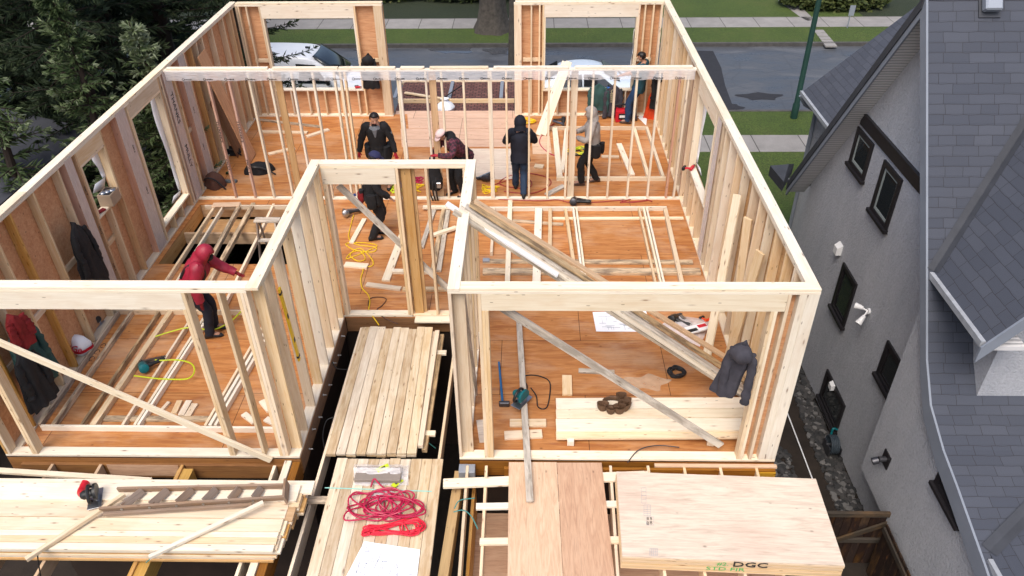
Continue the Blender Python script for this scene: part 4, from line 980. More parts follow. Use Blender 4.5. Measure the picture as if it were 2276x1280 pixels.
class Soup:
    def __init__(s): s.v = []; s.f = []; s.t = []
    def blade(s, p, d, side, L, w_, tone, n=1):
        'flat lance-shaped tuft'
        i = len(s.v); m_ = p+d*(L*.45)
        s.v += [p, m_+side*w_, p+d*L, m_-side*w_]; s.f.append((i, i+1, i+2, i+3)); s.t.append(tone)
    def build(s, name, mat, parent=None):
        me = bpy.data.meshes.new(name); me.from_pydata(s.v, [], s.f); a = me.attributes.new('tone', 'FLOAT', 'FACE'); a.data.foreach_set('value', s.t)
        me.materials.append(mat); return put(bpy.data.objects.new(name, me), parent)
def conifer(label, base_p, h, rad, seed, mat, dens=1.0, group=None, droop=.35, whorl=.3, shoot=.26, bare=.06, bw=.09, tipt=0.0):
    rr = random.Random(seed); base_p = V(base_p)
    t = thing('conifer_tree', label, 'tree', base_p, 0, group)
    bm = bmesh.new(); pts = [base_p+V((.06*math.sin(i*1.3), .06*math.cos(i), h*i/8)) for i in range(9)]
    add_tube(bm, pts, [max(.012, .028*h*(1-i/8)**1.1) for i in range(9)], 8)
    sp = Soup(); z = h*bare
    while z < h-.05:
        f = 1-z/h; nb_ = rr.randint(4, 6) if f > .05 else 4
        for k in range(nb_):
            az = rr.uniform(0, 2*PI); L = rad*(f**.85)*rr.uniform(.65, 1.1)+.08
            st = base_p+V((0, 0, z+rr.uniform(-.08, .08))); dirv = V((math.cos(az), math.sin(az), 0)); up0 = rr.uniform(.05, .45)*(1.3-f)
            n = max(4, int(L/.13)); br = []
            for i in range(n+1):
                s_ = i/n; br.append(st+dirv*(L*s_)+V((0, 0, L*(up0*s_-droop*s_*s_+.16*s_**4))))
            if L > .35: add_tube(bm, br[::2]+([br[-1]] if n % 2 else []), [max(.004, .02*(1-j/len(br[::2]))*L**.5) for j in range(len(br[::2])+(n % 2))], 4, caps=False)
            btone = rr.uniform(-.12, .15)
            for i in range(n):
                s_ = (i+.5)/n
                if s_ < .12 and L > 1: continue
                for q in range(max(1, int(5*dens+rr.random()))):
                    a_ = br[i].lerp(br[i+1], rr.random()); tan = (br[i+1]-br[i]).normalized()
                    ph = rr.uniform(0, 2*PI); lat = dirv.cross(V((0, 0, 1)))
                    out = (lat*math.cos(ph)*1.1+V((0, 0, 1))*(math.sin(ph)*.55-.25)).normalized()
                    d_ = (out*rr.uniform(.5, 1.1)+tan*rr.uniform(.5, 1)).normalized(); Ls = shoot*rr.uniform(.55, 1.2)*(1.1-.45*s_)
                    tone = min(1, max(0, rr.gauss(.3, .14)+btone+.3*max(0, s_-.62)+tipt*max(0, .3-f)))
                    sd = d_.cross(V((rr.uniform(-1, 1), rr.uniform(-1, 1), rr.uniform(-1, 1)))).normalized()
                    sp.blade(a_, d_, sd, Ls, Ls*bw, tone); sp.blade(a_, d_, d_.cross(sd), Ls, Ls*bw, tone)
            tan = (br[-1]-br[-2]).normalized()
            for q in range(3):
                d_ = (tan+V((rr.uniform(-.3, .3), rr.uniform(-.3, .3), rr.uniform(-.1, .3)))).normalized(); sd = d_.cross(V((rr.uniform(-1, 1), rr.uniform(-1, 1), .3))).normalized()
                sp.blade(br[-1]-tan*.08, d_, sd, shoot*.8, shoot*.12, min(1, rr.uniform(.55, .95))); sp.blade(br[-1]-tan*.08, d_, d_.cross(sd), shoot*.8, shoot*.12, min(1, rr.uniform(.55, .95)))
        z += whorl*rr.uniform(.7, 1.2)*(.45+.75*f)
    for q in range(26):       # leader
        zz = h-.5*rr.random(); d_ = V((rr.uniform(-.5, .5), rr.uniform(-.5, .5), 1)).normalized(); sd = d_.cross(V((rr.uniform(-1, 1), rr.uniform(-1, 1), .1))).normalized()
        sp.blade(base_p+V((0, 0, zz)), d_, sd, shoot*.7, shoot*.1, rr.uniform(.5, .95))
    obj('trunk', bm, M['bark'], t, smooth=True); sp.build('crown', mat, t)
    return t
gl = -3.06
p = W(292, 48, 1, 8.0); conifer('young grey green spruce with a bare pointed leader just outside the wall', (p.x, p.y, gl), p.z-gl, 1.7, 11, M['needles_lt'], 1.5, whorl=.28, shoot=.19, droop=.16, bw=.11, tipt=1.6)
p = W(95, -60, 1, 7.3); conifer('taller light green spruce leaning over the corner by the deck railing', (p.x, p.y, gl), p.z-gl+.2, 1.45, 5, M['needles_lt'], 1.5, droop=.22, shoot=.2, bw=.1)
p = W(-60, 40, 1, 6.6); conifer('drooping green conifer at the edge by the dark roof', (p.x-.4, p.y, gl), p.z-gl+.4, 1.5, 8, M['needles_lt'], 1.3, shoot=.22)
conifer('conifer whose branch hangs before the far window opening and the white van', (-7.2, 13.3, gl), 7.6, 3.9, 21, M['needles'], 1.3, shoot=.24, bare=.12)
big = conifer('tall dark conifer in the thick row along the plot', (-10.6, 11.6, gl), 14.0, 3.6, 31, M['needles'], 1.15, 'dark conifers along the plot', whorl=.42, shoot=.36)
for x, y, s, a in ((-9.4, 9.4, .8, 1.1), (-12.6, 14.6, 1.0, 2.3), (-13.4, 18.2, 1.05, .5), (-14.6, 11.4, 1.1, 3.9), (-16.8, 15.6, 1.15, 5.2), (-11.8, 18.8, .9, 4.4), (-10.2, 15.4, .8, 2.9), (-17.5, 20, 1.2, 1.7), (-19, 14, 1.15, .9), (-21, 18, 1.2, 4.9), (-15, 24, 1.0, 3.0), (-20.5, 24, 1.1, 2.0)):
    c = big.copy(); COL.objects.link(c); c.location = (x, y, gl); c.rotation_euler = (0, 0, a); c.scale = (s, s, s*.95)
    for ch in list(big.children):
        k = ch.copy(); COL.objects.link(k); k.parent = c
# street trees with thick trunks
def street_tree(label, p, r, h, seed, lean=(0, 0)):
    rr = random.Random(seed); t = thing('street_tree', label, 'tree', p)
    bm = bmesh.new(); n = 14; rings = []
    for i in range(n+1):
        z = h*i/n; f = r*(1+.55*math.exp(-z/.45))*(1-.35*i/n); c = p+V((lean[0]*z, lean[1]*z, z-.05))
        rings.append([c+V((f*(1+.07*math.sin(5*a+1)+.05*math.sin(9*a+z))*math.cos(a), f*(1+.07*math.sin(5*a+1)+.05*math.sin(9*a+z))*math.sin(a), 0)) for a in [2*PI*k/28 for k in range(28)]])
    add_loft(bm, rings); tr = obj('trunk', bm, M['bark_grey'], t, smooth=True)
    top = p+V((lean[0]*h, lean[1]*h, h-.1)); sp = Soup(); bm = bmesh.new()
    def limb(a, d, L, r_, dep):
        b = a+d*L; mid = (a+b)/2+V((rr.uniform(-.1, .1), rr.uniform(-.1, .1), .08))*L*.6
        q = spline([a, mid, b], 4); add_tube(bm, q, [r_*(1-.5*i/(len(q)-1)) for i in range(len(q))], 6 if dep > 1 else 4, caps=False)
        if dep == 0:
            for k in range(10):
                e = a.lerp(b, rr.random())+V((rr.gauss(0, .15), rr.gauss(0, .15), rr.gauss(0, .15))); dd = V((rr.uniform(-1, 1), rr.uniform(-1, 1), rr.uniform(-1, .6))).normalized()
                sp.blade(e, dd, dd.orthogonal().normalized(), .14, .05, rr.random()*.6)
            return
        for k in range(3):
            nd = (d+V((rr.uniform(-.8, .8), rr.uniform(-.8, .8), rr.uniform(-.25, .5)))).normalized(); limb(b if k else mid, nd, L*rr.uniform(.6, .8), r_*.5, dep-1)
    for k in range(5):
        az = 2*PI*k/5+rr.random(); limb(top-V((0, 0, .3*k/5)), V((math.cos(az)*.8, math.sin(az)*.8, 1)).normalized(), 2.4, r*.45, 4)
    obj('limbs', bm, M['bark_grey'], t, smooth=True); sp.build('crown', M['leaf'], t); return t
street_tree('thick grey street tree trunk on the far grass strip', G(1095, 66, GZ), .58, 6.2, 3)
street_tree('dark leaning street tree trunk at the near kerb beside the far wall post', V((-.2, 18.3, GZ)), .15, 5.4, 6, (.02, .0))
def bush(label, c, rx, ry, h, n, seed, cat='hedge', name='hedge', tl=0.0, group=None):
    rr = random.Random(seed); c = V(c); sp = Soup()
    for i in range(n):
        a = rr.uniform(0, 2*PI); rad = rr.random()**.4; x, y = rad*math.cos(a), rad*math.sin(a)
        top = h*(.75+.25*noise.noise(V((x*rx*.9, y*ry*.9, seed))))*(1-.35*rad**4); q = c+V((x*rx, y*ry, top*rr.random()**.55))
        d_ = V((rr.uniform(-1, 1), rr.uniform(-1, 1), rr.uniform(-.5, 1))).normalized()
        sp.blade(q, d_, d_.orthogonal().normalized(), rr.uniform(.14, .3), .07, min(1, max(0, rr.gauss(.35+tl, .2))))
    t = thing(name, label, cat, c, 0, group)
    sp.build('foliage', M['leaf'], t); bm = bmesh.new()
    for k in range(7): add_cyl(bm, c+V((rr.uniform(-.6, .6)*rx, rr.uniform(-.5, .5)*ry, -.05)), c+V((rr.uniform(-.7, .7)*rx, rr.uniform(-.5, .5)*ry, h*.6)), .03, .012, seg=5)
    obj('stem', bm, M['bark'], t)
bush('olive green garden hedge beyond the far pavement by the grey sign', G(1850, 12, GZ), 2.6, 1.3, 1.3, 5200, 2, tl=.12)
for k, (x, y) in enumerate(((-12, 33.2), (-7.4, 33.4), (-2.6, 33.3), (2.2, 33.6))):
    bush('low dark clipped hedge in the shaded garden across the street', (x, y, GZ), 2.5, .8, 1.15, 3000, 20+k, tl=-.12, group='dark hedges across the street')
# neighbour's deck and dark roof at the edge
t = thing('deck_railing', 'white topped deck railing with thin dark balusters among the conifers', 'railing', (-13.5, 12, -2))
zt = -1.0; A, B, C_ = G(-20, 289, zt), G(64, 289, zt), G(26, 352, zt)
M['rail_white'] = plain('white rail paint', (.6, .62, .64), .5); M['rail_dark'] = plain('dark green grey baluster', (.1, .12, .13), .5); M['deck_dark'] = plain('dark weathered deck', (.03, .026, .026), .85, nvar=.4)
C_ = B+V((-.1, -3.2, 0))
for a, b, mt in ((A, B, M['rail_white']), (B, C_, M['rail_dark'])):
    board('top_rail', a, b, .09, .05, mt, t); board('bottom_rail', a-V((0, 0, .85)), b-V((0, 0, .85)), .06, .05, M['rail_white'] if mt == M['rail_white'] else mt, t)
    L = (b-a).length; n = int(L/.13)
    for k in range(n+1):
        q = a.lerp(b, k/n); lum('baluster', q.x-.012, q.x+.012, q.y-.012, q.y+.012, zt-.83, zt-.025, M['rail_white'] if mt == M['rail_white'] else mt, t, bv=0)
bm = bmesh.new(); add_box(bm, A.x-3, B.x+.2, C_.y, B.y+1.5, zt-1.06, zt-.92); obj('deck_floor', bm, M['deck_dark'], t)
lum('post', B.x-.06, B.x+.06, B.y-.06, B.y+.06, -3.06, zt, M['rail_dark'], t)
t = thing('garden_shed', 'dark blue grey roof edge of the shed beyond the plot wall', 'roof', (-11, 6, -1)); tag(t, kind='thing')
slab('roof_slope', (-9.45, 9.0, .55), (0, -1, 0), (-1, 0, .25), 9, 5, .12, plain('dark slate felt', (.05, .054, .066), .75, nvar=.25), t)
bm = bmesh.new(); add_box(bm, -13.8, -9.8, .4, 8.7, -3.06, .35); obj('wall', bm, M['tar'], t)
# ---------------------------------------------------------------- loose timber
def lie(p, q, w_, t, mat, z=0.0, parent=None, name='board', z2=None):
    'board lying on level z; p, q are where the middle of its top face ends'
    a, b = G(p[0], p[1], z+t), G(q[0], q[1], (z if z2 is None else z2)+t); a.z -= t/2; b.z -= t/2
    return board(name, a, b, w_, t, mat, parent)
def loose(label, p, q, w_, t, mat, z=0.0, group=None, name='board', cat='board', z2=None):
    o = lie(p, q, w_, t, mat, z, None, name, z2); return tag(o, label, cat, group, 'thing')
# frames nailed together on the floor, waiting to be raised
t = thing('unraised_wall', 'unraised stud frame lying on the floor of the bay with the lime hose', 'wall frame', G(350, 850, 0))
lie((90, 945), (620, 950), .038, .089, PP, parent=t, name='plate'); lie((245, 688), (562, 690), .038, .089, P0, parent=t, name='plate')
for p, q, w_, mt in (((87, 941), (262, 691), .038, PD), ((117, 942), (292, 691), .05, PD), ((181, 942), (352, 691), .04, PD), ((206, 942), (378, 691), .085, P0), ((272, 943), (434, 691), .038, P0), ((299, 943), (462, 691), .04, PP), ((307, 943), (470, 691), .038, PP), ((456, 944), (586, 720), .038, P0), ((466, 944), (597, 722), .045, PP), ((478, 944), (606, 724), .04, PP)):
    b = V((G(*q, .089)-G(*p, .089))); lie(p, q, w_, .087, mt, parent=t, name='stud')
lie((232, 928), (462, 929), .089, .04, PD, parent=t, name='blocking')
bm = bmesh.new()
for px, py in ((204, 797), (216, 782), (229, 768)):
    c = G(px, py, .0895)
    add_tube(bm, [c+V((.035*math.cos(a), .05*math.sin(a), 0)) for a in [2*PI*k/12 for k in range(11)]], .005, 4)
obj('ring_marking', bm, M['black_ink'], t)
t = thing('unraised_wall', 'joist frame of weathered studs laid across the stair hole beside the crimson jacket worker', 'wall frame', G(500, 560, 0))
lie((455, 456), (640, 456), .038, .089, P0, parent=t, name='plate')
for p, q, w_, mt in (((325, 689), (475, 460), .045, P0), ((352, 689), (494, 460), .038, PP), ((404, 689), (533, 452), .07, PD), ((428, 689), (563, 450), .08, PD), ((492, 689), (608, 452), .045, P0)):
    lie(p, q, w_, .089, mt, parent=t, name='stud')
loose('pink plywood scrap on the end of the frame over the stair hole', (472, 455), (533, 453), .17, .018, M['ply_pink'], .09, name='plywood_scrap', cat='plywood')
t = thing('unraised_wall', 'wide unraised stud frame lying on the floor of the large room behind the leaning boards', 'wall frame', G(1290, 520, 0))
lie((1070, 460), (1482, 459), .04, .089, PP, parent=t, name='plate')
for p, q, w_, mt in (((1098, 462), (1092, 560), .05, P0), ((1134, 444), (1127, 645), .089, PP), ((1197, 462), (1192, 640), .14, PP), ((1223, 462), (1222, 578), .07, P0), ((1257, 463), (1284, 640), .06, P0), ((1274, 460), (1298, 640), .038, PP), ((1281, 460), (1304, 640), .038, PP), ((1420, 460), (1460, 640), .04, P0), ((1430, 459), (1472, 640), .038, PP), ((1437, 459), (1479, 640), .038, PP), ((1479, 463), (1519, 640), .075, P0)):
    lie(p, q, w_, .087, mt, parent=t, name='stud')
loose('thin pale batten lying across the far end of the large floor frame', (1228, 484), (1519, 483), .07, .038, PP, .0)
loose('short rough batten under the leaning boards in the large room', (1102, 486), (1252, 497), .07, .038, PD, .0)
loose('muddy wide plank lying across the near end of the large floor frame', (1073, 601), (1557, 601), .17, .05, PD, -.0)
loose('muddy thin plank behind the wide one in the large room', (1073, 579), (1540, 581), .12, .035, PD, .0)
loose('blue grey offcut block on the muddy plank by the entry wall', (1073, 576), (1088, 576), .09, .04, M['grey_metal'], .037, name='offcut', cat='offcut')
t = thing('unraised_wall', 'small unraised frame lying in the back room around the grey hooded worker', 'wall frame', G(1340, 340, 0))
lie((1207, 281), (1440, 281), .04, .089, P0, parent=t, name='plate'); lie((1237, 393), (1480, 393), .05, .089, PP, parent=t, name='plate')
for p, q, w_, mt in (((1233, 283), (1244, 390), .12, PP), ((1259, 285), (1250, 376), .08, PP), ((1410, 283), (1441, 389), .07, PP), ((1438, 282), (1474, 390), .06, PP)): lie(p, q, w_, .085, mt, parent=t, name='stud')
for lab, p, q, w_, mt in (('pale board lying askew inside the small back room frame', (1376, 318), (1405, 387), .12, PP), ('short pale batten beside the grey hooded worker\'s belt', (1337, 346), (1376, 347), .09, P0), ('board with tapered end by the partition plate under the red hoses', (1215, 431), (1254, 411), .12, PG), ('small pale block on the back room floor near the navy hooded worker', (1188, 367), (1208, 369), .16, P0),
    ('pale board lying flat behind the partition near the black bag', (579, 291), (683, 293), .11, P0), ('short pale board lying at a slant near the far window sill', (681, 302), (730, 286), .11, P0), ('pale offcut on the floor between the orange sheet and the partition', (596, 341), (655, 327), .11, P0), ('old dark batten along the far end of the back room floor', (573, 264), (712, 280), .08, PD)):
    loose(lab, p, q, w_, .038, mt, .0)
# leaning boards in the back room and sheets against the outer wall
for k, (px, dx) in enumerate(((1196, 0), (1207, 9))):
    a = G(px, 300, .02); b = W(1256+dx, 137, 1, YF-.03); tag(board('board', a, b, .14, .038, PP, up=(0, -1, .3)), 'white board leaning on the far window sill, %s' % ('lower of the pair' if k else 'upper of the pair'), 'board', 'pair of white boards at the far sill', 'thing')
a = G(562, 352, .02); b = W(447, 118, 0, XLi+.05); tag(board('plywood_strip', a, b, .46, .018, M['sheath'], up=(.9, 0, .4)), 'long orange plywood strip leaning steeply on the outer wall', 'plywood', kind='thing')
a = G(533, 338, .02); b = W(470, 215, 0, XLi+.04); tag(board('plywood_strip', a, b, .5, .018, M['fir_dark'], up=(.9, 0, .4)), 'dark brown sheet leaning behind the orange plywood strip', 'plywood', kind='thing')
# long boards resting on the entry wall plate and sloping to the floor
ends = [((1008, 470), (1655, 882), PG, .0), ((1022, 462), (1672, 888), PP, .0), ((1035, 458), (1685, 884), PG, .0), ((1045, 452), (1692, 870), PD, .04), ((1055, 447), (1690, 842), M['pine_warm'], .04)]
labs = ['outermost of the grey boards sloping from the entry wall plate to the floor', 'white faced board sloping down beside the outermost grey one', 'middle sloping board with dark printed stripe', 'rough edged sloping board next to the amber one', 'amber stained board, innermost of the sloping bundle']
for (p, q, mt, dz), lab in zip(ends, labs):
    a = G(p[0], p[1], 2.80+dz); b = G(q[0], q[1], .04+dz); b = a+(b-a)*1.0
    tag(board('long_board', a, b, .10, .038, mt, up=(0, 0, 1)), lab, 'board', 'bundle sloping from the entry wall', 'thing')
a, b = G(1022, 480, 2.83), G(1150, 572, 2.28)
t_ = tag(board('long_board', G(992, 452, 2.83), G(1240, 612, 2.0), .09, .03, M['white_trim']), 'white painted batten lying on the upper end of the sloping bundle', 'board', kind='thing')
# boards leaning on the long outer wall by the big opening
for lab, p, q in (('pale board leaning on the outer wall, longest of the leaning group', (1640, 432), (1571, 792)), ('pale board leaning close beside the longest one', (1663, 485), (1627, 772)), ('shorter leaning board nearest the corner coat', (1690, 560), (1612, 818))):
    a = G(q[0], q[1], .02); b = W(p[0], p[1], 0, XRi-.03); tag(board('leaning_board', a, b, .14, .038, PP if 'longest of' in lab else P0, up=(-.8, -.5, .3)), lab, 'board', 'boards leaning on the outer wall', 'thing')
# the big bay floor
for lab, p, q, w_, t2, mt, z in (('upright placed offcut plank behind the wide boards in the big bay', (1260, 833), (1261, 876), .14, .038, P0, 0), ('thin grey offcut lying on the big bay floor', (1286, 822), (1366, 826), .09, .03, PG, 0), ('upper of two short offcuts under the long grey board', (1133, 938), (1214, 938), .13, .038, P0, 0), ('lower of two short offcuts under the long grey board', (1121, 966), (1205, 962), .14, .038, P0, .0), ('pale plywood offcut beside the big bay trimmer stud', (1062, 958), (1080, 956), .42, .015, M['ply_pale'], 0)):
    loose(lab, p, q, w_, t2, mt, z, name='offcut', cat='offcut')
loose('long grey board poking out of the big bay over the plate', (1153, 705), (1178, 1112), .089, .038, PG, .045, name='long_board', z2=.05)
for k, (y0, y1, z, mt) in enumerate(((884, 908, .14, PP), (909, 929, .14, PP), (930, 957, .14, PP), (958, 974, .10, P0))):
    a = G(1236, (y0+y1)/2, z); b = G(1690, (y0+y1)/2-2, z); wd = abs(G(1300, y0, z).y-G(1300, y1, z).y)-.004
    a.z = b.z = z-.019; tag(board('wide_plank', a, b, wd, .038, mt), ['back plank of the wide pile carrying the tool pouch', 'second wide plank of the pile carrying the tool pouch', 'third wide plank of the pile in the big bay', 'lower front plank of the wide pile in the big bay'][k], 'plank', 'wide planks in the big bay', 'thing')
for px, lab in ((1268, 'sleeper under the near end of the wide plank pile'), (1578, 'sleeper under the wide plank pile by the grey brace foot')):
    a = G(px, 900, .0); b = G(px, 992, 0); a.z = b.z = .05; tag(board('sleeper', a, b, .089, .09, PP), lab, 'timber', kind='thing')
# left bay offcuts
for k, (p, q, w_) in enumerate((((375, 892), (358, 911), .05), ((399, 889), (386, 917), .08), ((420, 889), (402, 921), .09), ((433, 896), (416, 924), .09))):
    loose('pale offcut among the loose pieces behind the front plate', p, q, w_, .038, P0, .0, 'offcuts behind the front plate', 'offcut', 'offcut')
for lab, p, q in (('short block nearest the entry corner studs', (581, 889), (599, 911)), ('short block lying by the corner stud foot', (541, 918), (566, 937)), ('short block touching the frame plate by the corner', (590, 929), (617, 942)), ('small block behind the other corner blocks', (603, 901), (613, 924))):
    loose(lab, p, q, .089, .038, PP, .0, None, 'offcut', 'offcut')
# door area
loose('short white offcut beside the grey nail gun', (905-500+500-95, 485), (781, 538), .089, .038, PP, .0, name='offcut', cat='offcut')
loose('white board leaning low across the doorway floor', (895, 520), (857, 622), .14, .038, PP, .0)
loose('white board standing partly behind the doorway brace', (870, 600), (960, 601), .089, .06, PP, .0)
loose('pale cut board under the yellow cord loops', (766, 586), (817, 590), .14, .038, P0, .0, name='offcut', cat='offcut')
loose('pale cut board nearer the doorway sill', (814, 630), (891, 640), .10, .038, P0, .0, name='offcut', cat='offcut')
loose('pale board running from the doorway to the entry wall', (895, 640), (1000, 640), .089, .05, P0, .0)
for lab, p, q, mt in (('grey board lying at a slant past the doorway studs', (967, 457), (937, 548), PG), ('weathered pair member lying toward the entry wall, outer', (986, 462), (962, 600), PD), ('weathered pair member lying toward the entry wall, inner', (996, 466), (975, 600), PG), ('short cross batten under the weathered pair', (962, 520), (1014, 503), PP), ('pale plate board lying behind the weathered pair', (940, 458), (1000, 458), PP)):
    loose(lab, p, q, .085, .05, mt, .0 if 'cross' not in lab and 'plate' not in lab else .051)
# ---------------------------------------------------------------- the stacks in front
for k in range(9):
    xa = -2.262+.1335*k; xb = -2.25+.126*k
    a, b = V((xa+.067, .10+rnd.uniform(-.012, .012), -.019)), V((xb+.063, 2.76+rnd.uniform(-.05, .02), -.019))
    tag(board('stud_plank', a, b, .1245, .037, M['stack_b'] if k % 3 else M['stack']), 'planed plank in the top layer of the recess stack', 'plank', 'top planks of the recess stack', 'thing')
for k in range(9):
    a, b = V((-2.2+.1335*k, .10+rnd.uniform(-.01, .015), -.058)), V((-2.14+.1275*k, 2.72+rnd.uniform(-.05, .02), -.058))
    tag(board('stud_plank', a, b, .126, .037, M['stack']), 'plank end in the second layer of the recess stack', 'plank', 'second layer of the recess stack', 'thing')
for k, z in enumerate((-.019, -.1)):
    a, b = V((-1.03+.05*k, .25, z-.02)), V((-1.04+.07*k, 2.7, z-.02)); tag(board('stud_plank', a, b, .07, .06, PD if k else P0), ['single weathered plank along the edge of the recess stack', 'lower plank sticking out under the recess stack edge'][k], 'plank', kind='thing')
for y, lab in ((2.25, 'white sleeper end under the far part of the recess stack'), (.55, 'white sleeper end with green strap under the recess stack')):
    tag(board('sleeper', (-2.3, y, -.1), (-.86, y, -.1), .089, .04, PP), lab, 'timber', kind='thing')
for lab, a, b, mt in (('long joist under the recess stacks beside the bolted ledger', (-2.34, -4.0, -.24), (-2.3, 2.9, -.24), P0), ('long joist under the recess stacks beside the big bay', (-.82, -4.0, -.24), (-.74, 2.9, -.24), P0), ('middle joist hidden under the recess stack', (-1.55, -4, -.26), (-1.5, 2.9, -.26), PD)):
    tag(board('joist', a, b, .038, .235, mt), lab, 'joist', kind='thing')
for k in range(10):
    xa = -2.08+.139*k
    a, b = V((xa+.07, -3.1, -.004+rnd.uniform(-.003, .003))), V((xa+.065, -.0+rnd.uniform(-.012, .004), -.004))
    tag(board('stud_plank', a, b, .1355,   .037, M['stack'] if k % 2 else M['stack_b']), 'planed plank in the top layer of the stack under the red rope', 'plank', 'top planks of the rope stack', 'thing')
for k in range(10):
    a, b = V((-2.03+.139*k, -3.1, -.043)), V((-2.02+.139*k, -.02+rnd.uniform(-.01, .01), -.043))
    tag(board('stud_plank', a, b, .1355, .037, M['stack']), 'plank in the second layer of the stack under the red rope', 'plank', 'second layer of the rope stack', 'thing')
for y in (-.6, -2.2): tag(board('sleeper', (-2.36, y, -.09), (-.74, y, -.09), .089, .05, PD), 'sleeper between the joists and the rope stack, %s' % ('farther one' if y > -1 else 'nearer one'), 'timber', kind='thing')
# left stack: wide boards along the front
LT = .25
rows = [(1071, 1107, -40, 665, PP, 0), (1109, 1146, -40, 640, P0, -.03), (1147, 1175, -40, 628, PP, -.006), (1175.5, 1188, -40, 620, PP, 0), (1188.5, 1203, -40, 617, P0, -.003), (1203.5, 1219, -40, 610, PP, 0)]
rl = ['wide white plank at the back of the long front stack', 'wide tan plank under the old ladder', 'white plank in front of the old ladder', 'narrow plank, second from the ladder', 'narrow plank with a knot line near the stack front', 'front plank of the long stack over the dark gap']
for (y0, y1, x0, x1, mt, dz), lab in zip(rows, rl):
    a = G(x0, (y0+y1)/2, LT+dz); b = G(x1, (y0+y1)/2, LT+dz); b.y = a.y; wd = abs(G(300, y0, LT).y-G(300, y1, LT).y)-.003
    a.z = b.z = LT+dz-.019; a.x = -6.6; tag(board('long_plank', a, b, wd, .038, mt), lab, 'plank', 'planks of the long front stack', 'thing')
yb = G(300, 1219, LT).y; yt = G(300, 1071, LT).y
for l in range(6):
    for k in range(5):
        y = yb+.1-.012*(l % 2)+k*.2
        if y > yt-.05: continue
        xr_ = G(606+rnd.uniform(-8, 12), 1225, LT-.04*l).x+.22*(y-yb)
        a, b = V((-6.6, y+.03, LT-.058-.039*l)), V((xr_, y+.03, LT-.058-.039*l))
        tag(board('long_plank', a, b, .195, .037, (P0, PP, PW)[(l+k) % 3]), 'plank in the lower layers of the long front stack', 'plank', 'lower planks of the long front stack', 'thing')
loose('long white batten lying behind the long front stack', (-30, 1042), (335, 1066), .075, .04, PP, .06, name='long_batten', cat='batten')
loose('raw batten lying slantwise across the front stack and the ladder foot', (56, 1241), (276, 1095), .05, .05, P0, LT+.0, name='batten', cat='batten', z2=LT+.06)
loose('white batten lying slantwise from the ladder top to the stack front', (330, 1236), (585, 1114), .05, .04, PP, LT+.0, name='batten', cat='batten', z2=LT+.09)
# old wooden stepladder lying on the stack
t = thing('step_ladder', 'old grey brown wooden ladder lying on the long front stack', 'ladder', G(420, 1110, LT))
OL = M['old_ladder']
ra, rb = G(222, 1132, LT+.09), G(632, 1106, LT+.09); fa, fb = G(262, 1088, LT+.06), G(632, 1080, LT+.06)
board('rail', ra, rb, .03, .085, OL, t, up=(0, -.25, 1)); board('rail', fa, fb, .03, .085, OL, t, up=(0, -.2, 1))
ra2, rb2 = G(230, 1143, LT+.03), G(560, 1122, LT+.03); board('back_rail', ra2, rb2, .03, .05, OL, t)
for s in (.12, .27, .415, .56, .70, .83):
    a = ra.lerp(rb, s)+V((0, .02, 0)); b = fa.lerp(fb, s+.035)-V((0, .02, 0)); board('step', a, b, .095, .022, OL, t, up=(.8, 0, .6))
board('top_cap', rb+V((.02, -.04, .0)), fb+V((.02, .05, .02)), .13, .03, OL, t, up=(1, 0, .2))
bm = bmesh.new()
for s in (.12, .27, .415, .56, .70, .83):
    c = ra.lerp(rb, s); add_cyl(bm, c+V((0, -.017, 0)), c+V((0, -.024, 0)), .016, seg=8)
obj('washer', bm, M['steel'], t)
# second old ladder standing in the stair hole
t = thing('step_ladder', 'old grey wooden ladder rising out of the stair hole', 'ladder', G(585, 560, 0))
c = G(592, 489, .42)
board('top_cap', c+V((-.22, 0, 0)), c+V((.25, .0, .0)), .16, .035, PG, t)
for s in (-1, 1):
    board('rail', c+V((s*.17, -.03, -.02)), c+V((s*.24, -.75, -2.6)), .075, .028, PG if s > 0 else OL, t, up=(1, 0, 0)); board('back_rail', c+V((s*.16, .04, -.02)), c+V((s*.2, .6, -2.6)), .05, .025, OL, t, up=(1, 0, 0))
for k in range(1, 7):
    z = -.36*k; f = -z/2.6; board('step', c+V((-.17-.06*f, -.03-.72*f, z)), c+V((.17+.06*f, -.03-.72*f, z)), .11, .022, PG, t)
# front right: plywood sheets, strips, boards
q0, q1, q2, q3 = G(1372, 1048, .2), G(1816, 1065, .2), G(1876, 1255, .2), G(1380, 1235, .2)
c = (q0+q1+q2+q3)/4; ang = math.atan2((q1-q0).y+(q2-q3).y, (q1-q0).x+(q2-q3).x)
nsh = 14; th = .0158
for k in range(nsh):
    z = .2-th*(k+.5); mm = Matrix.Translation((c.x+(rnd.uniform(-.004, .004) if k else 0), c.y+(rnd.uniform(-.004, .004) if k else 0), z)) @ Matrix.Rotation(ang, 4, 'Z')
    o = obj('plywood_sheet', box_bm(2.44, 1.22, th-.0012, .001), M['ply_pale'] if not k else M['ply_edge'] if 'ply_edge' in M else M.setdefault('ply_edge', wood('plywood edge layers', (.72, .54, .34), (.6, .42, .24), streak=.8)), None, mm)
    tag(o, 'stamped top sheet of the plywood pile' if not k else 'plywood sheet within the stamped pile', 'plywood', None if not k else 'sheets of the plywood pile', 'thing')
    if not k: top_sheet, tm = o, mm
def on_sheet(px, py, rot=0):
    p = G(px, py, .2); x = V((math.cos(ang+rot), math.sin(ang+rot), 0)); return mat3(x, V((-x.y, x.x, 0)), (0, 0, 1), p+V((0, 0, .0006)))
for (px, py, s, sz) in ((1447, 1162, '8', .07), (1440, 1163, '8', .07), (1447, 1153, '8', .06), (1440, 1153, '8', .06)):
    text_obj('stamp', s, sz, M['black_ink'], top_sheet, on_sheet(px, py), .0004)
bm = bmesh.new()
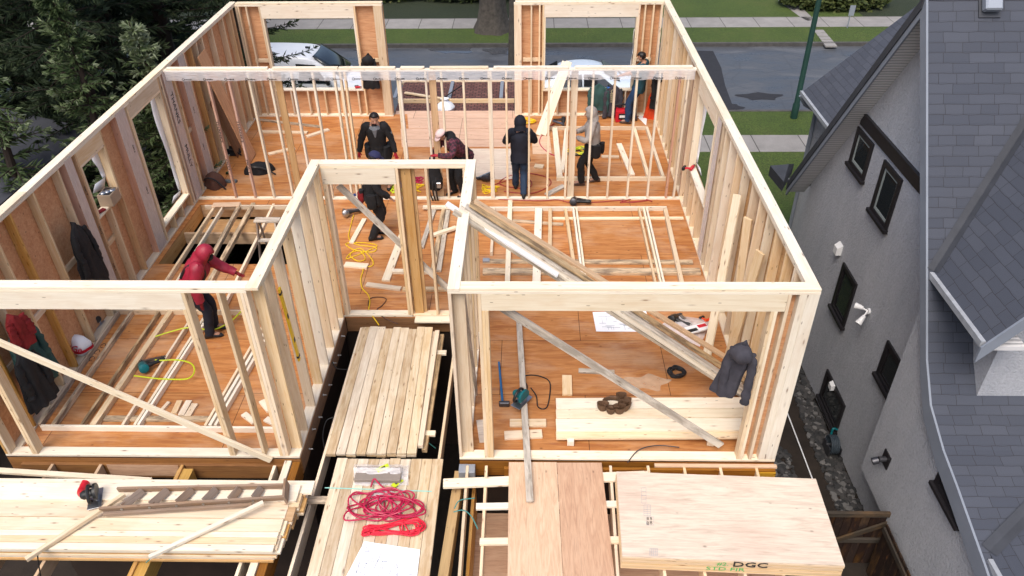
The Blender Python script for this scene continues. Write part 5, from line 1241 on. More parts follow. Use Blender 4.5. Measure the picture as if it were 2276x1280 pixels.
def rect_lines(px0, py0, px1, py1, nx, ny):
    for i in range(nx+1):
        a, b = G(px0+(px1-px0)*i/nx, py0, .2008), G(px0+(px1-px0)*i/nx, py1, .2008); add_tube(bm, [a, b], .0014, 4)
    for j in range(ny+1):
        a, b = G(px0, py0+(py1-py0)*j/ny, .2008), G(px1, py0+(py1-py0)*j/ny, .2008); add_tube(bm, [a, b], .0014, 4)
rect_lines(1437, 1149, 1453, 1167, 1, 1); rect_lines(1431, 1122, 1446, 1146, 2, 5); rect_lines(1444, 1219, 1462, 1235, 4, 5); rect_lines(1426, 1084, 1436, 1118, 1, 4)
obj('stamp_frame', bm, M['ink'], top_sheet)
fx = V((math.cos(ang), math.sin(ang), 0)); fn = V((fx.y, -fx.x, 0))
def on_front(u, v):
    return mat3(fx, (0, 0, 1), fn, c+fx*u+fn*.6165+V((0, 0, v-c.z+.0)))
text_obj('stencil', 'STD FIR', .085, M['green_ink'], top_sheet, on_front(-.06, .045), .0005, sx=1.5); text_obj('stencil', '#2.', .085, M['green_ink'], top_sheet, on_front(-.1, .135), .0005, sx=1.2); text_obj('stencil', 'DGC', .12, M['black_ink'], top_sheet, on_front(.2, .14), .004, sx=1.5)
bm = bmesh.new(); add_box(bm, -.0, .0, 0, 0, 0, 0); bm.free()
for lab, P4, mt in (('pale plywood strip bridging the gap before the big bay', ((1131, 1027), (1237, 1027), (1252, 1300), (1128, 1300)), M['ply_pink']), ('redder plywood strip beside the pale bridging strip', ((1238, 1028), (1337, 1028), (1368, 1300), (1253, 1300)), M['ply_red'])):
    P_ = [G(x, y, .012) for x, y in P4]; cc = sum(P_, V())/4; xx = ((P_[3]+P_[2])/2-(P_[0]+P_[1])/2); L = xx.length; x_ = xx.normalized(); y_ = V((-x_.y, x_.x, 0))
    loc = [((p-cc).dot(x_), (p-cc).dot(y_)) for p in P_]
    bm = bmesh.new(); add_prism(bm, loc, -.016, 0, 2); tag(obj('plywood_strip', bm, mt, None, mat3(x_, y_, (0, 0, 1), cc)), lab, 'plywood', kind='thing')
loose('long white board lying under the plywood strips across the front gap', (985, 1073), (1442, 1055), .14, .038, PP, -.045, name='long_board')
loose('white cross board in the front gap with frayed string', (1058, 1124), (1400, 1118), .089, .038, PP, -.048, name='cross_board')
loose('white cross board nearest in the front gap', (1066, 1202), (1400, 1198), .089, .038, PP, -.048, name='cross_board')
t = thing('joist_deck', 'open joist frame with brown lower deck in the front gap before the big bay', 'joists', (1.5, -1.2, -.3))
for px0, px1 in ((1039, 1020), (1081, 1068), (1357, 1374), (1440, 1480), (1520, 1570), (1600, 1660), (1680, 1745)):
    a = G(px0, 1034, -.05); b = G(px1, 1290, -.05); b = a+(b-a)*1.25; a.z = b.z = -.17; board('joist', a, b, .036, .235, P0, t)
a = G(1022, 1060, -.3); b = G(985, 1300, -.3); board('beam', a, b, .12, .24, M['yellow_lam'], t)
lum('header', .1, XR, -.1, -.06, -.29, -.055, RIM, t)
bm = bmesh.new(); add_box(bm, -.35, XR-.05, -3.6, -.12, -.95, -.93); obj('lower_deck', bm, M['ply_red'], t)
bm = bmesh.new(); add_box(bm, .22, .36, -1.9, -.7, -.929, -.922); obj('deck_gap', bm, M['tar'], t)  # dark strip laid on the deck, standing in for an open gap's shade
lum('side_board', -.32, -.28, -3.6, -.1, -.9, -.32, M['pine_warm'], t)
lum('nailer_board', 2.05, XR+.03, -.055, .0, -.075, -.04, M['ply_pink'], t); lum('end_block', 3.38, 3.6, -.12, -.06, -.3, -.08, M['yellow_lam'], t)
tag(lum('metal_box', -.49, -.28, -.16, -.02, -.25, -.06, M['grey_metal']), 'blue grey metal bracket box at the big bay corner', 'bracket', kind='thing')
t = thing('joist_deck', 'brown joists and yellow beam under the long front stack', 'joists', (-4.5, -1, -.3))
for px in (95, 205, 390, 600):
    a = G(px, 1062, -.06); lum('joist', a.x-.02, a.x+.02, -3.6, -.06, -.3, -.07, M['pine_warm'] if px != 600 else PP, t)
lum('beam', G(405, 1058, -.1).x-.1, G(405, 1058, -.1).x+.1, -3.6, -.1, -.36, -.1, M['yellow_lam'], t)
lum('ledger', -6.3, -2.7, -.05, -.004, -.34, -.1, RIM, t); lum('edge_joist', -2.68, -2.58, -3.8, -.01, -.34, -.05, RIM, t); lum('edge_plate', -2.78, -2.69, -3.8, -.01, -.1, -.03, PP, t)
lum('patch_panel', -5.15, -4.2, -.055, -.0505, -.3, -.09, M['ply_red'], t)
# ---------------------------------------------------------------- things on the boards: cords, tools, packs
def cord(label, pts, r, mat, n=6, cat='cord', name='cord', closed=False):
    bm = bmesh.new(); add_tube(bm, spline(pts, n, closed), r, 6, closed=closed); return tag(obj(name, bm, mat, smooth=True), label, cat, kind='thing')
def gp(lst, z): return [G(x, y, z) for x, y in lst]
def coil(c, rx, ry, turns, r, seed, z0, tail=None, rz=0):
    rr = random.Random(seed); pts = []
    for i in range(int(turns*12)):
        a = 2*PI*i/12; k = 1+.25*math.sin(i*.37+seed)+rr.uniform(-.06, .06)
        x, y = rx*k*math.cos(a), ry*k*math.sin(a); pts.append(V((c[0]+x*math.cos(rz)-y*math.sin(rz)+rr.uniform(-.012, .012), c[1]+x*math.sin(rz)+y*math.cos(rz), z0+r+.05*rr.random()*(1-.3*math.cos(a)))))
    return pts+(tail or [])
ST = .016
pts = []
rr = random.Random(4)
for i in range(112):     # big crimson hose hank: long loose loops over each other
    a = i*2*PI/8.6; k = .78+.34*math.sin(i*.83)*math.cos(i*.21)+rr.uniform(-.1, .1); q = math.sin(i*.052)*.19
    pts.append(V((-1.33+q+.33*k*math.cos(a), -.79+.2*k*math.sin(a+.5*math.sin(i*.11))+.05*math.cos(i*.39), ST+.012+.08*rr.random())))
pts = [V((-1.55, -.52, ST+.05)), V((-1.52, -.42, ST+.09)), V((-1.42, -.5, ST+.05))]+pts
cord('crimson air hose in a loose heap on the plank stack', pts, .0105, M['red_cord'], 4, 'hose', 'hose_coil')
pts = []
for k in range(9):
    sc, ro, ox = rr.uniform(.75, 1.12), rr.uniform(-.16, .16), rr.uniform(-.05, .05)
    for i in range(9):
        a = i*2*PI/9; x, y = .33*sc*math.cos(a), (.03+.075*max(0, math.cos(a)))*sc*math.sin(a)*1.6
        pts.append(V((-1.17+ox+x*math.cos(ro)-y*math.sin(ro), -1.12+x*math.sin(ro+.12)+y*math.cos(ro), ST+.012+.05*rr.random())))
pts += [V((-1.08, -1.06, ST+.07)), V((-1.06, -1.19, ST+.02)), V((-1.1, -1.14, ST+.08)), V((-1.1, -1.04, ST+.03))]
cord('bright red rope in a tied hank beside the crimson hose', pts, .010, M['red_rope'], 4, 'rope', 'rope_hank')
# papers and plan sheets
def paper(label, P4, z, lines=True, seed=0, mat=None):
    q = [G(x, y, z) for x, y in P4]; t = thing('plan_sheet', label, 'drawing', q[3]); bm = bmesh.new(); n = 8; rows = []
    for i in range(n+1):
        row = []
        for j in range(n+1):
            u, v = i/n, j/n; p = (q[0]*(1-u)+q[1]*u)*(1-v)+(q[3]*(1-u)+q[2]*u)*v; row.append(bm.verts.new(p+V((0, 0, .004+.006*noise.noise(V((u*3+seed, v*3, 0)))))))
        rows.append(row)
    for i in range(n):
        for j in range(n): bm.faces.new((rows[i][j], rows[i+1][j], rows[i+1][j+1], rows[i][j+1]))
    o = obj('sheet', bm, mat or M['paper'], t); md = o.modifiers.new('s', 'SOLIDIFY'); md.thickness = .002
    if lines:
        r2 = random.Random(seed); bm = bmesh.new()
        for k in range(34):
            u0, v0 = r2.uniform(.08, .8), r2.uniform(.08, .85); h_ = r2.random() < .5; L = r2.uniform(.05, .3); u1, v1 = (min(u0+L, .93), v0) if h_ else (u0, min(v0+L, .93))
            f = lambda u, v: (q[0]*(1-u)+q[1]*u)*(1-v)+(q[3]*(1-u)+q[2]*u)*v+V((0, 0, .0125))
            add_tube(bm, [f(u0, v0), f(u1, v1)], .0022, 4)
        obj('line_drawing', bm, M['ink'], t)
    return t
paper('white building plans lying at the corner of the rope stack', ((810, 1203), (934, 1222), (925, 1300), (765, 1290)), ST+.004, seed=1)
paper('unfolded building plan lying on the big bay floor', ((1317, 694), (1436, 692), (1449, 738), (1325, 737)), .004, seed=5)
paper('white paper sheet by the orange rainwear in the back room', ((1424, 252), (1438, 264), (1436, 279), (1418, 262)), .003, False, 3)
# carton and film on the rope stack
t = thing('cardboard_pack', 'flat grey brown carton in clear film with lime labels on the rope stack', 'carton', G(840, 1050, ST))
a = G(790, 1050, ST+.09); b = G(892, 1052, ST+.09); a.z = b.z = ST+.045
board('carton', a, b, .22, .085, M['carton'], t, bv=.006)
for (p, q) in (((838, 1046), (864, 1034)), ((873, 1081), (893, 1065))):
    a = G(*p, ST+.1); b = G(*q, ST+.1)
    if p[0] > 870: a = G(*p, ST+.03); b = G(*q, ST+.03)
    lb = board('lime_label', a, b, .07, .01, M['lime_cord'], t, bv=.002); board('label_window', a.lerp(b, .3)+V((0, 0, .006)), a.lerp(b, .7)+V((0, 0, .006)), .03, .004, M['black_ink'], lb, bv=0)
bm = bmesh.new(); n = 14; rows = []
for i in range(n+1):
    row = []
    for j in range(n+1):
        u, v = i/n, j/n; p = G(788+120*u, 1036+44*v, ST+.02); hgt = .1*max(0, 1-2.2*abs(v-.35))*(1 if u < .86 else .3); row.append(bm.verts.new(p+V((0, 0, .012+hgt*.95+.03*noise.noise(V((u*7, v*6, 2)))))))
    rows.append(row)
for i in range(n):
    for j in range(n): bm.faces.new((rows[i][j], rows[i+1][j], rows[i+1][j+1], rows[i][j+1]))
obj('clear_film', bm, M['poly_bag'], t, smooth=True)
for x0, lab in ((724, ''),):
    a = G(722, 1084, ST+.004); b = G(960, 1092, ST+.004); tag(board('strap_band', a, b, .014, .003, M['teal_twine'], bv=0), 'pale teal strap band across the rope stack', 'strap', kind='thing')
bm = bmesh.new(); c = G(848, 1104, ST)
add_loft(bm, [ell(c+V((0, 0, z)), r*1.5, r, 14, rip=.2, rf=3) for z, r in ((0, .09), (.02, .1), (.04, .05))]); tag(obj('film_scrap', bm, M['poly_bag'], smooth=True), 'crumpled clear film scrap above the red hose heap', 'film', kind='thing')

# tools
def at(c, rz, tilt=0): return Matrix.Translation(V(c)) @ Matrix.Rotation(rz, 4, 'Z') @ Matrix.Rotation(tilt, 4, 'X')
def nail_gun(label, c, rz, body, s=1.0, tilt=R(75)):
    mm = at(c, rz, 0) @ Matrix.Translation((0, 0, .055*s)) @ Matrix.Rotation(tilt, 4, 'X') @ Matrix.Scale(s, 4)
    t = thing('nail_gun', label, 'nail gun', c)
    bm = bmesh.new(); add_tube(bm, [(0, 0, .13), (0, 0, .12), (0, 0, .0), (0, 0, -.04)], [.04, .055, .052, .03], 14); obj('cylinder_head', bm, body, t, mm, smooth=True)
    bm = bmesh.new(); add_tube(bm, spline([(.03, 0, .06), (.13, 0, .05), (.24, 0, .03)], 5), [.028]*4+[.022]*4+[.026]*3, 10); obj('handle', bm, M['black_pl'], t, mm, smooth=True)
    bm = bmesh.new(); add_box(bm, -.02, .02, -.02, .02, -.16, -.03); add_box(bm, -.035, .035, -.012, .012, -.13, -.08); bev(bm, .004); obj('nose', bm, M['dark_steel'], t, mm)
    bm = bmesh.new(); add_prism(bm, [(.0, -.14), (.26, -.03), (.26, .02), (.0, -.08)], -.015, .015, 1); obj('magazine', bm, M['steel'], t, mm)
    return t
def circ_saw(label, c, rz, body, s=1.0):
    mm = at(c, rz) @ Matrix.Scale(s, 4); t = thing('circular_saw', label, 'saw', c)
    bm = bmesh.new(); add_box(bm, -.15, .15, -.07, .08, 0, .006); bev(bm, .002); obj('base_plate', bm, M['steel'], t, mm)
    bm = bmesh.new(); add_prism(bm, [(.105*math.cos(a), .1+.105*math.sin(a)) for a in [PI*k/14-.15 for k in range(15)]]+[(-.09, .06), (.09, .06)], -.045, -.015, 1); obj('guard', bm, body, t, mm, smooth=True)
    bm = bmesh.new(); add_cyl(bm, (0, -.034, .08), (0, -.030, .08), .092, seg=24); obj('blade', bm, M['steel'], t, mm)
    bm = bmesh.new(); add_tube(bm, [(0, -.01, .1), (0, .1, .1), (0, .13, .1)], [.052, .055, .035], 12); obj('motor', bm, body, t, mm, smooth=True)
    bm = bmesh.new(); add_tube(bm, spline([(.06, .02, .15), (.0, .02, .22), (-.1, .02, .2), (-.15, .02, .12), (-.1, .02, .07)], 5), .02, 8); obj('handle', bm, M['black_pl'], t, mm, smooth=True)
    return t
def drill(label, c, rz, body, roll=R(80), s=1.0):
    mm = at(c, rz) @ Matrix.Translation((0, 0, .04)) @ Matrix.Rotation(roll, 4, 'X') @ Matrix.Scale(s, 4); t = thing('cordless_drill', label, 'drill', c)
    bm = bmesh.new(); add_tube(bm, [(-.1, 0, 0), (-.09, 0, 0), (.06, 0, 0), (.08, 0, 0)], [.025, .036, .036, .028], 12); obj('body', bm, body, t, mm, smooth=True)
    bm = bmesh.new(); add_tube(bm, [(.08, 0, 0), (.13, 0, 0), (.15, 0, 0)], [.02, .022, .01], 10); obj('chuck', bm, M['black_pl'], t, mm, smooth=True)
    bm = bmesh.new(); add_tube(bm, [(-.04, 0, -.02), (-.06, 0, -.13)], [.024, .022], 10); obj('grip', bm, body, t, mm, smooth=True)
    bm = bmesh.new(); add_box(bm, -.12, .02, -.035, .035, -.19, -.13); bev(bm, .008); obj('battery', bm, M['black_pl'], t, mm)
    return t
nail_gun('grey and black nail gun on the floor before the doorway brace', G(768, 478, 0), R(20), M['steel'], 1.25)
nail_gun('teal and black nail gun with lime hose on the floor frame', G(320, 820, .0), R(35), M['teal_pl'], 1.3)
nail_gun('black and silver nail gun lying by the partition plate', G(1275, 452, 0), R(-8), M['dark_steel'], 1.35)
nail_gun('black nail gun with grey bottle beside the plastic bag', G(1500, 712, 0), R(-40), M['black_pl'], 1.2)
nail_gun('dark nail gun on the back room floor beside the entry wall', G(1075, 402, 0), R(60), M['dark_steel'], 1.2)
nail_gun('black tool lying on the plate of the small back room frame', G(1252, 274, .09), R(175), M['black_pl'], 1.0)
circ_saw('teal circular saw standing on the long grey board', G(1160, 892, .09), R(55), M['teal_pl'], 1.05)
cs_ = circ_saw('red and black cordless saw on the long front stack', G(213, 1108, LT), R(110), M['black_pl'], 1.05)
mm_ = at(G(213, 1108, LT), R(110)); bm = bmesh.new(); add_tube(bm, spline([(.02, .1, .1), (.1, .15, .06), (.2, .14, .05), (.26, .12, .05)], 5), [.05]*8+[.045]*7+[.05], 12); obj('red_grip', bm, M['red_pl'], cs_, mm_, smooth=True)
circ_saw('small grey angle saw wedged between studs near the drink bag', G(217, 722, .05), R(80), M['dark_steel'], .8)
drill('red cordless tool resting on the tall window sill', V((XRi+.04, 6.38, WZ0+.0)), R(60), M['red_pl'], R(80), .9)
drill('small red tool on the far window sill before the van', V((-3.75, YF+.05, .70)), R(10), M['red_pl'], R(80), .7)
cord('black cord looping from the teal saw', gp([(1166, 878), (1172, 858), (1162, 842), (1172, 834), (1200, 836), (1222, 850), (1220, 890), (1212, 908), (1196, 904), (1192, 880), (1180, 862)], .012), .009, M['black_cord'])
cord('lime hose looping from the teal nail gun', gp([(345, 800), (360, 801), (395, 800), (425, 808), (432, 826), (415, 842), (360, 842), (320, 838), (298, 835)], .1), .011, M['lime_cord'], cat='hose', name='air_hose')
cord('lime hose running over the frame to the crimson jacket worker', gp([(345, 748), (380, 737), (420, 728), (470, 733), (500, 722), (520, 708), (540, 688), (552, 682)], .1), .011, M['lime_cord'], cat='hose', name='air_hose')
yl = [(786, 478), (780, 500), (775, 525), (782, 538), (800, 545), (835, 550), (828, 560), (790, 556), (770, 545), (775, 540), (815, 540), (838, 546), (820, 556), (786, 570), (770, 575), (780, 562), (800, 558), (812, 575), (795, 580), (778, 566), (800, 552), (826, 575), (828, 590), (810, 594), (806, 605), (802, 620), (805, 640), (818, 655), (822, 670), (820, 690), (830, 705), (842, 722)]
cord('yellow extension cord in loose loops on the floor and over the sill', gp(yl, .012), .0095, M['yellow_cord'], 5)
cord('brown cord looping by the doorway sill', gp([(818, 680), (822, 664), (840, 660), (858, 664), (850, 678), (838, 688), (845, 700), (865, 712), (885, 720)], .014), .008, M['brown_cord'])
cord('dull red hose running along the partition plate', gp([(1085, 441), (1130, 444), (1200, 446), (1240, 444), (1270, 450), (1330, 449), (1380, 445), (1400, 450), (1440, 445), (1378, 450), (1420, 440), (1450, 448)], .012), .011, M['dull_red_cord'], cat='hose', name='air_hose')
cord('dull red hose looping round the navy hooded worker\'s feet', gp([(1100, 410), (1130, 400), (1160, 395), (1180, 402), (1178, 415), (1150, 418), (1110, 408), (1130, 392), (1170, 385), (1210, 392), (1225, 405), (1210, 420), (1175, 430), (1120, 425)], .012), .011, M['dull_red_cord'], cat='hose', name='air_hose')
cord('crimson hose curving past the white leaning boards', gp([(1232, 274), (1212, 290), (1200, 310), (1203, 325), (1220, 340), (1240, 350), (1246, 370), (1250, 392)], .012), .012, M['red_cord'], cat='hose', name='air_hose')
rr = random.Random(9)
for k, (mt, nm, cx, cy, w_) in enumerate((('yellow_cord', 'yellow', 1085, 420, 55), ('yellow_cord', 'bright yellow', 915, 415, 60), ('blue_cord', 'blue', 900, 410, 50), ('lime_cord', 'lime', 880, 420, 45), ('red_cord', 'crimson', 925, 400, 45), ('blue_cord', 'second blue', 790, 440, 22))):
    q = [(cx+w_*.5*math.cos(i*2.1)*rr.uniform(.4, 1), cy+12*math.sin(i*1.7)*rr.uniform(.4, 1)) for i in range(15)]
    cord('%s cord tangle on the floor %s' % (nm, ('beside the dark nail gun', 'seen through the doorway studs', 'under the yellow tangle', 'by the navy capped worker\'s knees', 'near the plaid shirt worker', 'beside the grey nail gun')[k]), gp(q, .015), .010, M[mt], 5)
pts = coil(G(1172, 272, 0), .17, .12, 5, .012, 3, 0); cord('yellow cord coil hanging low on the far post', pts, .013, M['yellow_cord'], 3, name='cord_coil')
c = G(1288, 340, 0); t = thing('hose_coil', 'dark olive coil of hoses beside the grey hooded worker', 'hose', c)
for k, mt in enumerate(('black_cord', 'yellow_cord', 'rail_dark', 'lime_cord')):
    bm = bmesh.new(); add_tube(bm, spline(coil((c.x+.05*k-.1, c.y), .2, .13, 3, .012, k+2, .01*k), 3), .012, 6); obj('hose', bm, M[mt], t, smooth=True)
c = G(1172, 255, .3)
# long green straps and wires of the recess
for lab, pts, mt in (('green strap hanging from the recess sleeper', [G(936, 968, -.1), G(950, 982, -.14), G(968, 996, -.3)], 'green_strap'), ('dark wire bridging the recess gap', [V((XC+.01, 1.95, -.03)), V((-2.5, 1.9, -.12)), V((-2.32, 1.85, -.1))], 'black_cord'), ('dark wire sticking from the recess joist', [V((-2.32, .85, -.1)), V((-2.42, .8, -.12)), V((-2.44, .6, -.2)), V((-2.38, .4, -.3))], 'black_cord'), ('green strap end on the front stack', [G(325, 1250, .03), G(338, 1238, .12), G(352, 1222, .15)], 'green_strap'),
    ('green strap curling over the front gap joists', [G(1008, 1138, -.02), G(1030, 1134, .01), G(1048, 1148, .0), G(1062, 1176, -.06)], 'green_strap'), ('green strap lying over the yellow beam', [G(1010, 1130, -.03), G(1022, 1112, .0), G(1055, 1107, -.02)], 'green_strap'), ('dark cord hanging below the front stack', [G(86, 1222, LT), G(84, 1240, LT-.06), G(92, 1290, -.2)], 'black_cord'), ('thin wire arc above the big bay plate', [G(1395, 1028, .03), G(1420, 1000, .06), G(1460, 990, .05), G(1510, 994, .05)], 'dark_steel')):
    cord(lab, pts, .007, M[mt], 6, 'strap' if 'strap' in lab else 'wire', 'strap' if 'strap' in lab else 'wire')
# spirit level against the recess wall
t = thing('spirit_level', 'yellow spirit level leaning on the planed studs of the recess wall', 'level', V((XC+.02, .6, 1.1)))
a, b = V((XC+.03, .52, 2.37)), V((XC+.03, .645, 1.14)); board('beam', a, b, .024, .06, M['yellow_pl'], t, up=(0, 1, .1))
for s in (.06, .37, .7, .94):
    p = a.lerp(b, s); d_ = (b-a).normalized()*(.035 if .1 < s < .9 else .02); board('vial' if .1 < s < .9 else 'end_cap', p-d_, p+d_, .03, .045 if .1 < s < .9 else .062, M['black_pl'], t, up=(0, 1, .1), bv=.002)
# hammer with a blue handle, tool pouch, coil on the big bay floor
t = thing('sledge_hammer', 'long blue handled hammer standing by the big bay trimmer', 'hammer', G(1115, 905, 0))
a, b = G(1109, 805, .03), G(1117, 895, .05); bm = bmesh.new(); add_tube(bm, [a, b], [.016, .018], 10); obj('handle', bm, plain('blue fibre handle', (.01, .12, .3), .45), t, smooth=True)
dx = V((1, .1, 0)); bm = bmesh.new(); add_box(bm, b.x-.05, b.x+.1, b.y-.05, b.y+.01, .01, .09); bev(bm, .012); obj('head', bm, M['dark_steel'], t)
c = G(1362, 902, .14); t = thing('tool_pouch', 'brown leather tool belt lying in a ring on the wide planks', 'tool belt', c)
bm = bmesh.new(); bl = [c+V((.15*math.cos(a), .11*math.sin(a), .06)) for a in [2*PI*k/18 for k in range(18)]]
n = len(bl); vv = [[bm.verts.new(p+V((0, 0, z))*1) for z in (-.05, .03)] for p in bl]
for i in range(n): bm.faces.new((vv[i][0], vv[(i+1) % n][0], vv[(i+1) % n][1], vv[i][1]))
o = obj('belt', bm, M['leather'], t, smooth=True); md = o.modifiers.new('s', 'SOLIDIFY'); md.thickness = .008
for a, r_, hh in ((.1, .08, .12), (-.5, .09, .13), (-1.1, .085, .12), (-1.8, .07, .11), (-2.6, .08, .12), (.8, .07, .13)):
    p = c+V((.17*math.cos(a), .14*math.sin(a), 0)); bm = bmesh.new(); rg = [ell(p+V((0, 0, z)), r_*k, r_*.7*k, 14, rip=.08, rf=3) for z, k in ((.0, .7), (.05, .95), (hh, 1.05), (hh-.012, .95), (.05, .8), (.012, .55))]; add_loft(bm, rg); obj('pocket', bm, M['leather'], t, smooth=True)
pts = coil(G(1503, 830, 0), .1, .09, 6, .012, 5, 0); cord('dark cord coil on the big bay floor under the sloping boards', pts, .013, M['black_cord'], 3, name='cord_coil')
# plastic bag with package
t = thing('plastic_bag', 'clear plastic bag holding a red and white package on the big bay floor', 'bag', G(1525, 735, 0))
bm = bmesh.new(); n = 12; rows = []
for i in range(n+1):
    row = []
    for j in range(n+1):
        u, v = i/n, j/n; q = [G(1462, 728), G(1500, 702), G(1582, 712), G(1555, 772)]; p = (q[0]*(1-u)+q[1]*u)*(1-v)+(q[3]*(1-u)+q[2]*u)*v; e = min(u, 1-u, v, 1-v); row.append(bm.verts.new(p+V((0, 0, .012+.12*min(1, e*3)*(.6+.6*noise.noise(V((u*5, v*5, 3))))))))
    rows.append(row)
for i in range(n):
    for j in range(n): bm.faces.new((rows[i][j], rows[i+1][j], rows[i+1][j+1], rows[i][j+1]))
obj('film', bm, M['poly_bag2'], t, smooth=True)
a, b = G(1526, 736, .13), G(1572, 724, .13); pk = board('package', a, b, .16, .03, M['white_trim'], t, bv=.004)
for s0, s1, mt, off in ((.05, .5, 'black_pl', -.03), (.55, .95, 'red_pl', .02)): board('package_print', a.lerp(b, s0)+V((0, off, .016)), a.lerp(b, s1)+V((0, off, .016)), .07, .002, M[mt], pk, bv=0)
drill('orange and black gadget by the plastic bag', G(1573, 715, 0), R(30), M['orange_cloth'], R(80), .7)
bm = bmesh.new(); c = G(1440, 850, .0015); bm.faces.new([bm.verts.new(c+V((.3*(1+.3*math.sin(3*a))*math.cos(a), .16*(1+.25*math.sin(5*a+1))*math.sin(a), 0))) for a in [2*PI*k/40 for k in range(40)]])
M['dust'] = poly_mat('pale sawdust', .45, (.75, .56, .38), .9); tag(obj('sawdust', bm, M['dust']), kind='stuff')
# carton and red item on the side window sill, drink bag
c = W(245, 438, 0, XL+.07); t = thing('carton', 'torn tan carton with foil packs on the side window sill', 'box', c)
z0 = 1.57; y0 = 4.0; bm = bmesh.new(); add_box(bm, XL+.0, XL+.22, y0-.14, y0+.16, z0, z0+.2); bev(bm, .004); obj('box', bm, M['carton_tan'], t)
bm = bmesh.new(); add_box(bm, XL+.02, XL+.2, y0-.12, y0+.14, z0+.2, z0+.203); o = obj('opening', bm, M['dark_trim'], t)  # near-black slab on the closed top, painted shade of a box interior
for k in range(3): bm = bmesh.new(); add_ball(bm, (XL+.07+.05*k, y0-.05+.05*k, z0+.2), .05, .06, .03); obj('foil_pack', bm, M['steel'], t, smooth=True)
tag(board('red_packet', V((XL+.06, 3.62, z0+.02)), V((XL+.12, 3.76, z0+.02)), .07, .03, M['red_cloth']), 'small red packet on the side window sill', 'packet', kind='thing')
c = G(186, 790, .02); t = thing('drink_bag', 'white plastic bag with red lettering and red band tucked between studs', 'bag', c)
ax = V((.8, .6, 0)); ay = V((-.25, .3, .9)).normalized()
bm = bmesh.new(); add_loft(bm, [ell(c+V((-.05, .05, z)), r1, r2, 16, rip=.1, rf=4) for z, r1, r2 in ((0, .1, .07), (.08, .17, .12), (.2, .18, .13), (.3, .12, .09), (.34, .05, .04))]); sk = obj('sack', bm, M['white_wrap'], t, smooth=True)
text_obj('lettering', 'CGe', .13, M['rust_ink'], sk, mat3((.93, .05, -.3), (.15, .6, .78), (.2, -.78, .58), c+V((-.03, -.11, .22))), .012)
bm = bmesh.new(); add_loft(bm, [ell(c+V((-.045, .05, z)), .186, .135, 16, rip=.1, rf=4) for z in (.1, .125, .15)], caps=False); obj('band', bm, M['red_pl'], sk, smooth=True)
# back room boxes
c = G(1382, 268, 0); t = thing('jobsite_radio', 'red and black boxy jobsite radio on the back room floor', 'radio', c)
bm = bmesh.new(); add_box(bm, c.x-.17, c.x+.17, c.y-.12, c.y+.12, 0, .3); bev(bm, .025, 2); obj('casing', bm, M['red_pl'], t)
bm = bmesh.new(); add_box(bm, c.x-.1, c.x+.18, c.y-.128, c.y-.121, .08, .23); bev(bm, .002); obj('front_panel', bm, M['black_pl'], t); bm = bmesh.new(); add_box(bm, c.x-.08, c.x+.13, c.y-.134, c.y-.129, .13, .19); obj('display', bm, M['white_trim'], t)
bm = bmesh.new(); add_tube(bm, spline([(c.x-.18, c.y, .26), (c.x-.16, c.y, .4), (c.x+.16, c.y, .4), (c.x+.18, c.y, .26)], 6), .025, 8); obj('handle', bm, M['black_pl'], t, smooth=True)
bm = bmesh.new(); add_cyl(bm, (c.x+.2, c.y, .3), (c.x+.2, c.y, .42), .05); add_cyl(bm, (c.x+.19, c.y-.05, .1), (c.x+.19, c.y-.13, .08), .05); obj('hose_port', bm, M['black_pl'], t, smooth=True)
c = W(1326, 237, 1, YF-.03); t = thing('battery_charger', 'black and red twin battery charger fixed low on the far wall', 'charger', c)
for k in range(2):
    for j in range(2): bm = bmesh.new(); x = c.x-.09+.1*k; z = c.z-.1+.11*j; add_box(bm, x, x+.085, YF-.1, YF-.004, z, z+.09); bev(bm, .01); obj('battery', bm, M['black_pl'], t); bm = bmesh.new(); add_box(bm, x+.01, x+.075, YF-.106, YF-.1005, z+.01, z+.04); obj('red_face', bm, M['red_pl'], t)
tag(lum('blue_packet', 2.28, 2.48, YF+.0, YF+.08, .681, .72, M['blue_cord']), 'crumpled blue packet on the far window sill', 'packet', kind='thing')
# black bags on the back room floor
def bag(label, px, py, rx, ry, h, mat, seed, rz=0):
    c = G(px, py, 0); bm = bmesh.new(); rg = []
    for i in range(8):
        f = i/7; k = (1-f**2.2)**.5*.95+.06
        rg.append([p+V((0, 0, .02*noise.noise(p*7+V((seed, 0, 0))))) for p in ell(c+V((0, 0, h*f)), rx*k, ry*k, 20, V((math.cos(rz), math.sin(rz), 0)), V((-math.sin(rz), math.cos(rz), 0)), .12, 4, seed)])
    add_loft(bm, rg); t = thing('tool_bag', label, 'bag', c); o = obj('bag_body', bm, mat, t, smooth=True)
    bm = bmesh.new(); add_tube(bm, spline([c+V((-rx*.8, -ry*.6, h*.6)), c+V((-rx*.2, -ry*1.2, h*.9)), c+V((rx*.5, -ry, h*.7)), c+V((rx*1.3, -ry*.9, .02))], 5), .018, 6); obj('strap', bm, M['black_pl'], t, smooth=True); return t
bag('black tool bag slumped on the back room floor', 578, 382, .3, .17, .24, M['black_cloth'], 1, .3)
bag('small black bag behind the dark leaning sheet', 519, 342, .17, .12, .2, M['black_cloth'], 5)
bag('dark brown sack by the outer wall corner of the partition', 480, 414, .2, .18, .34, plain('dark brown sackcloth', (.1, .045, .032), .9, nvar=.3), 7)
bag('small black pouch at the outer wall foot', 293, 610, .07, .06, .12, M['black_cloth'], 3)
tag(lum('pouch', G(497, 405, 0).x, G(527, 405, 0).x, G(497, 405, 0).y-.04, G(497, 405, 0).y+.04, .0, .05, M['rail_dark']), 'dark green handle tool by the brown sack', 'tool', kind='thing')

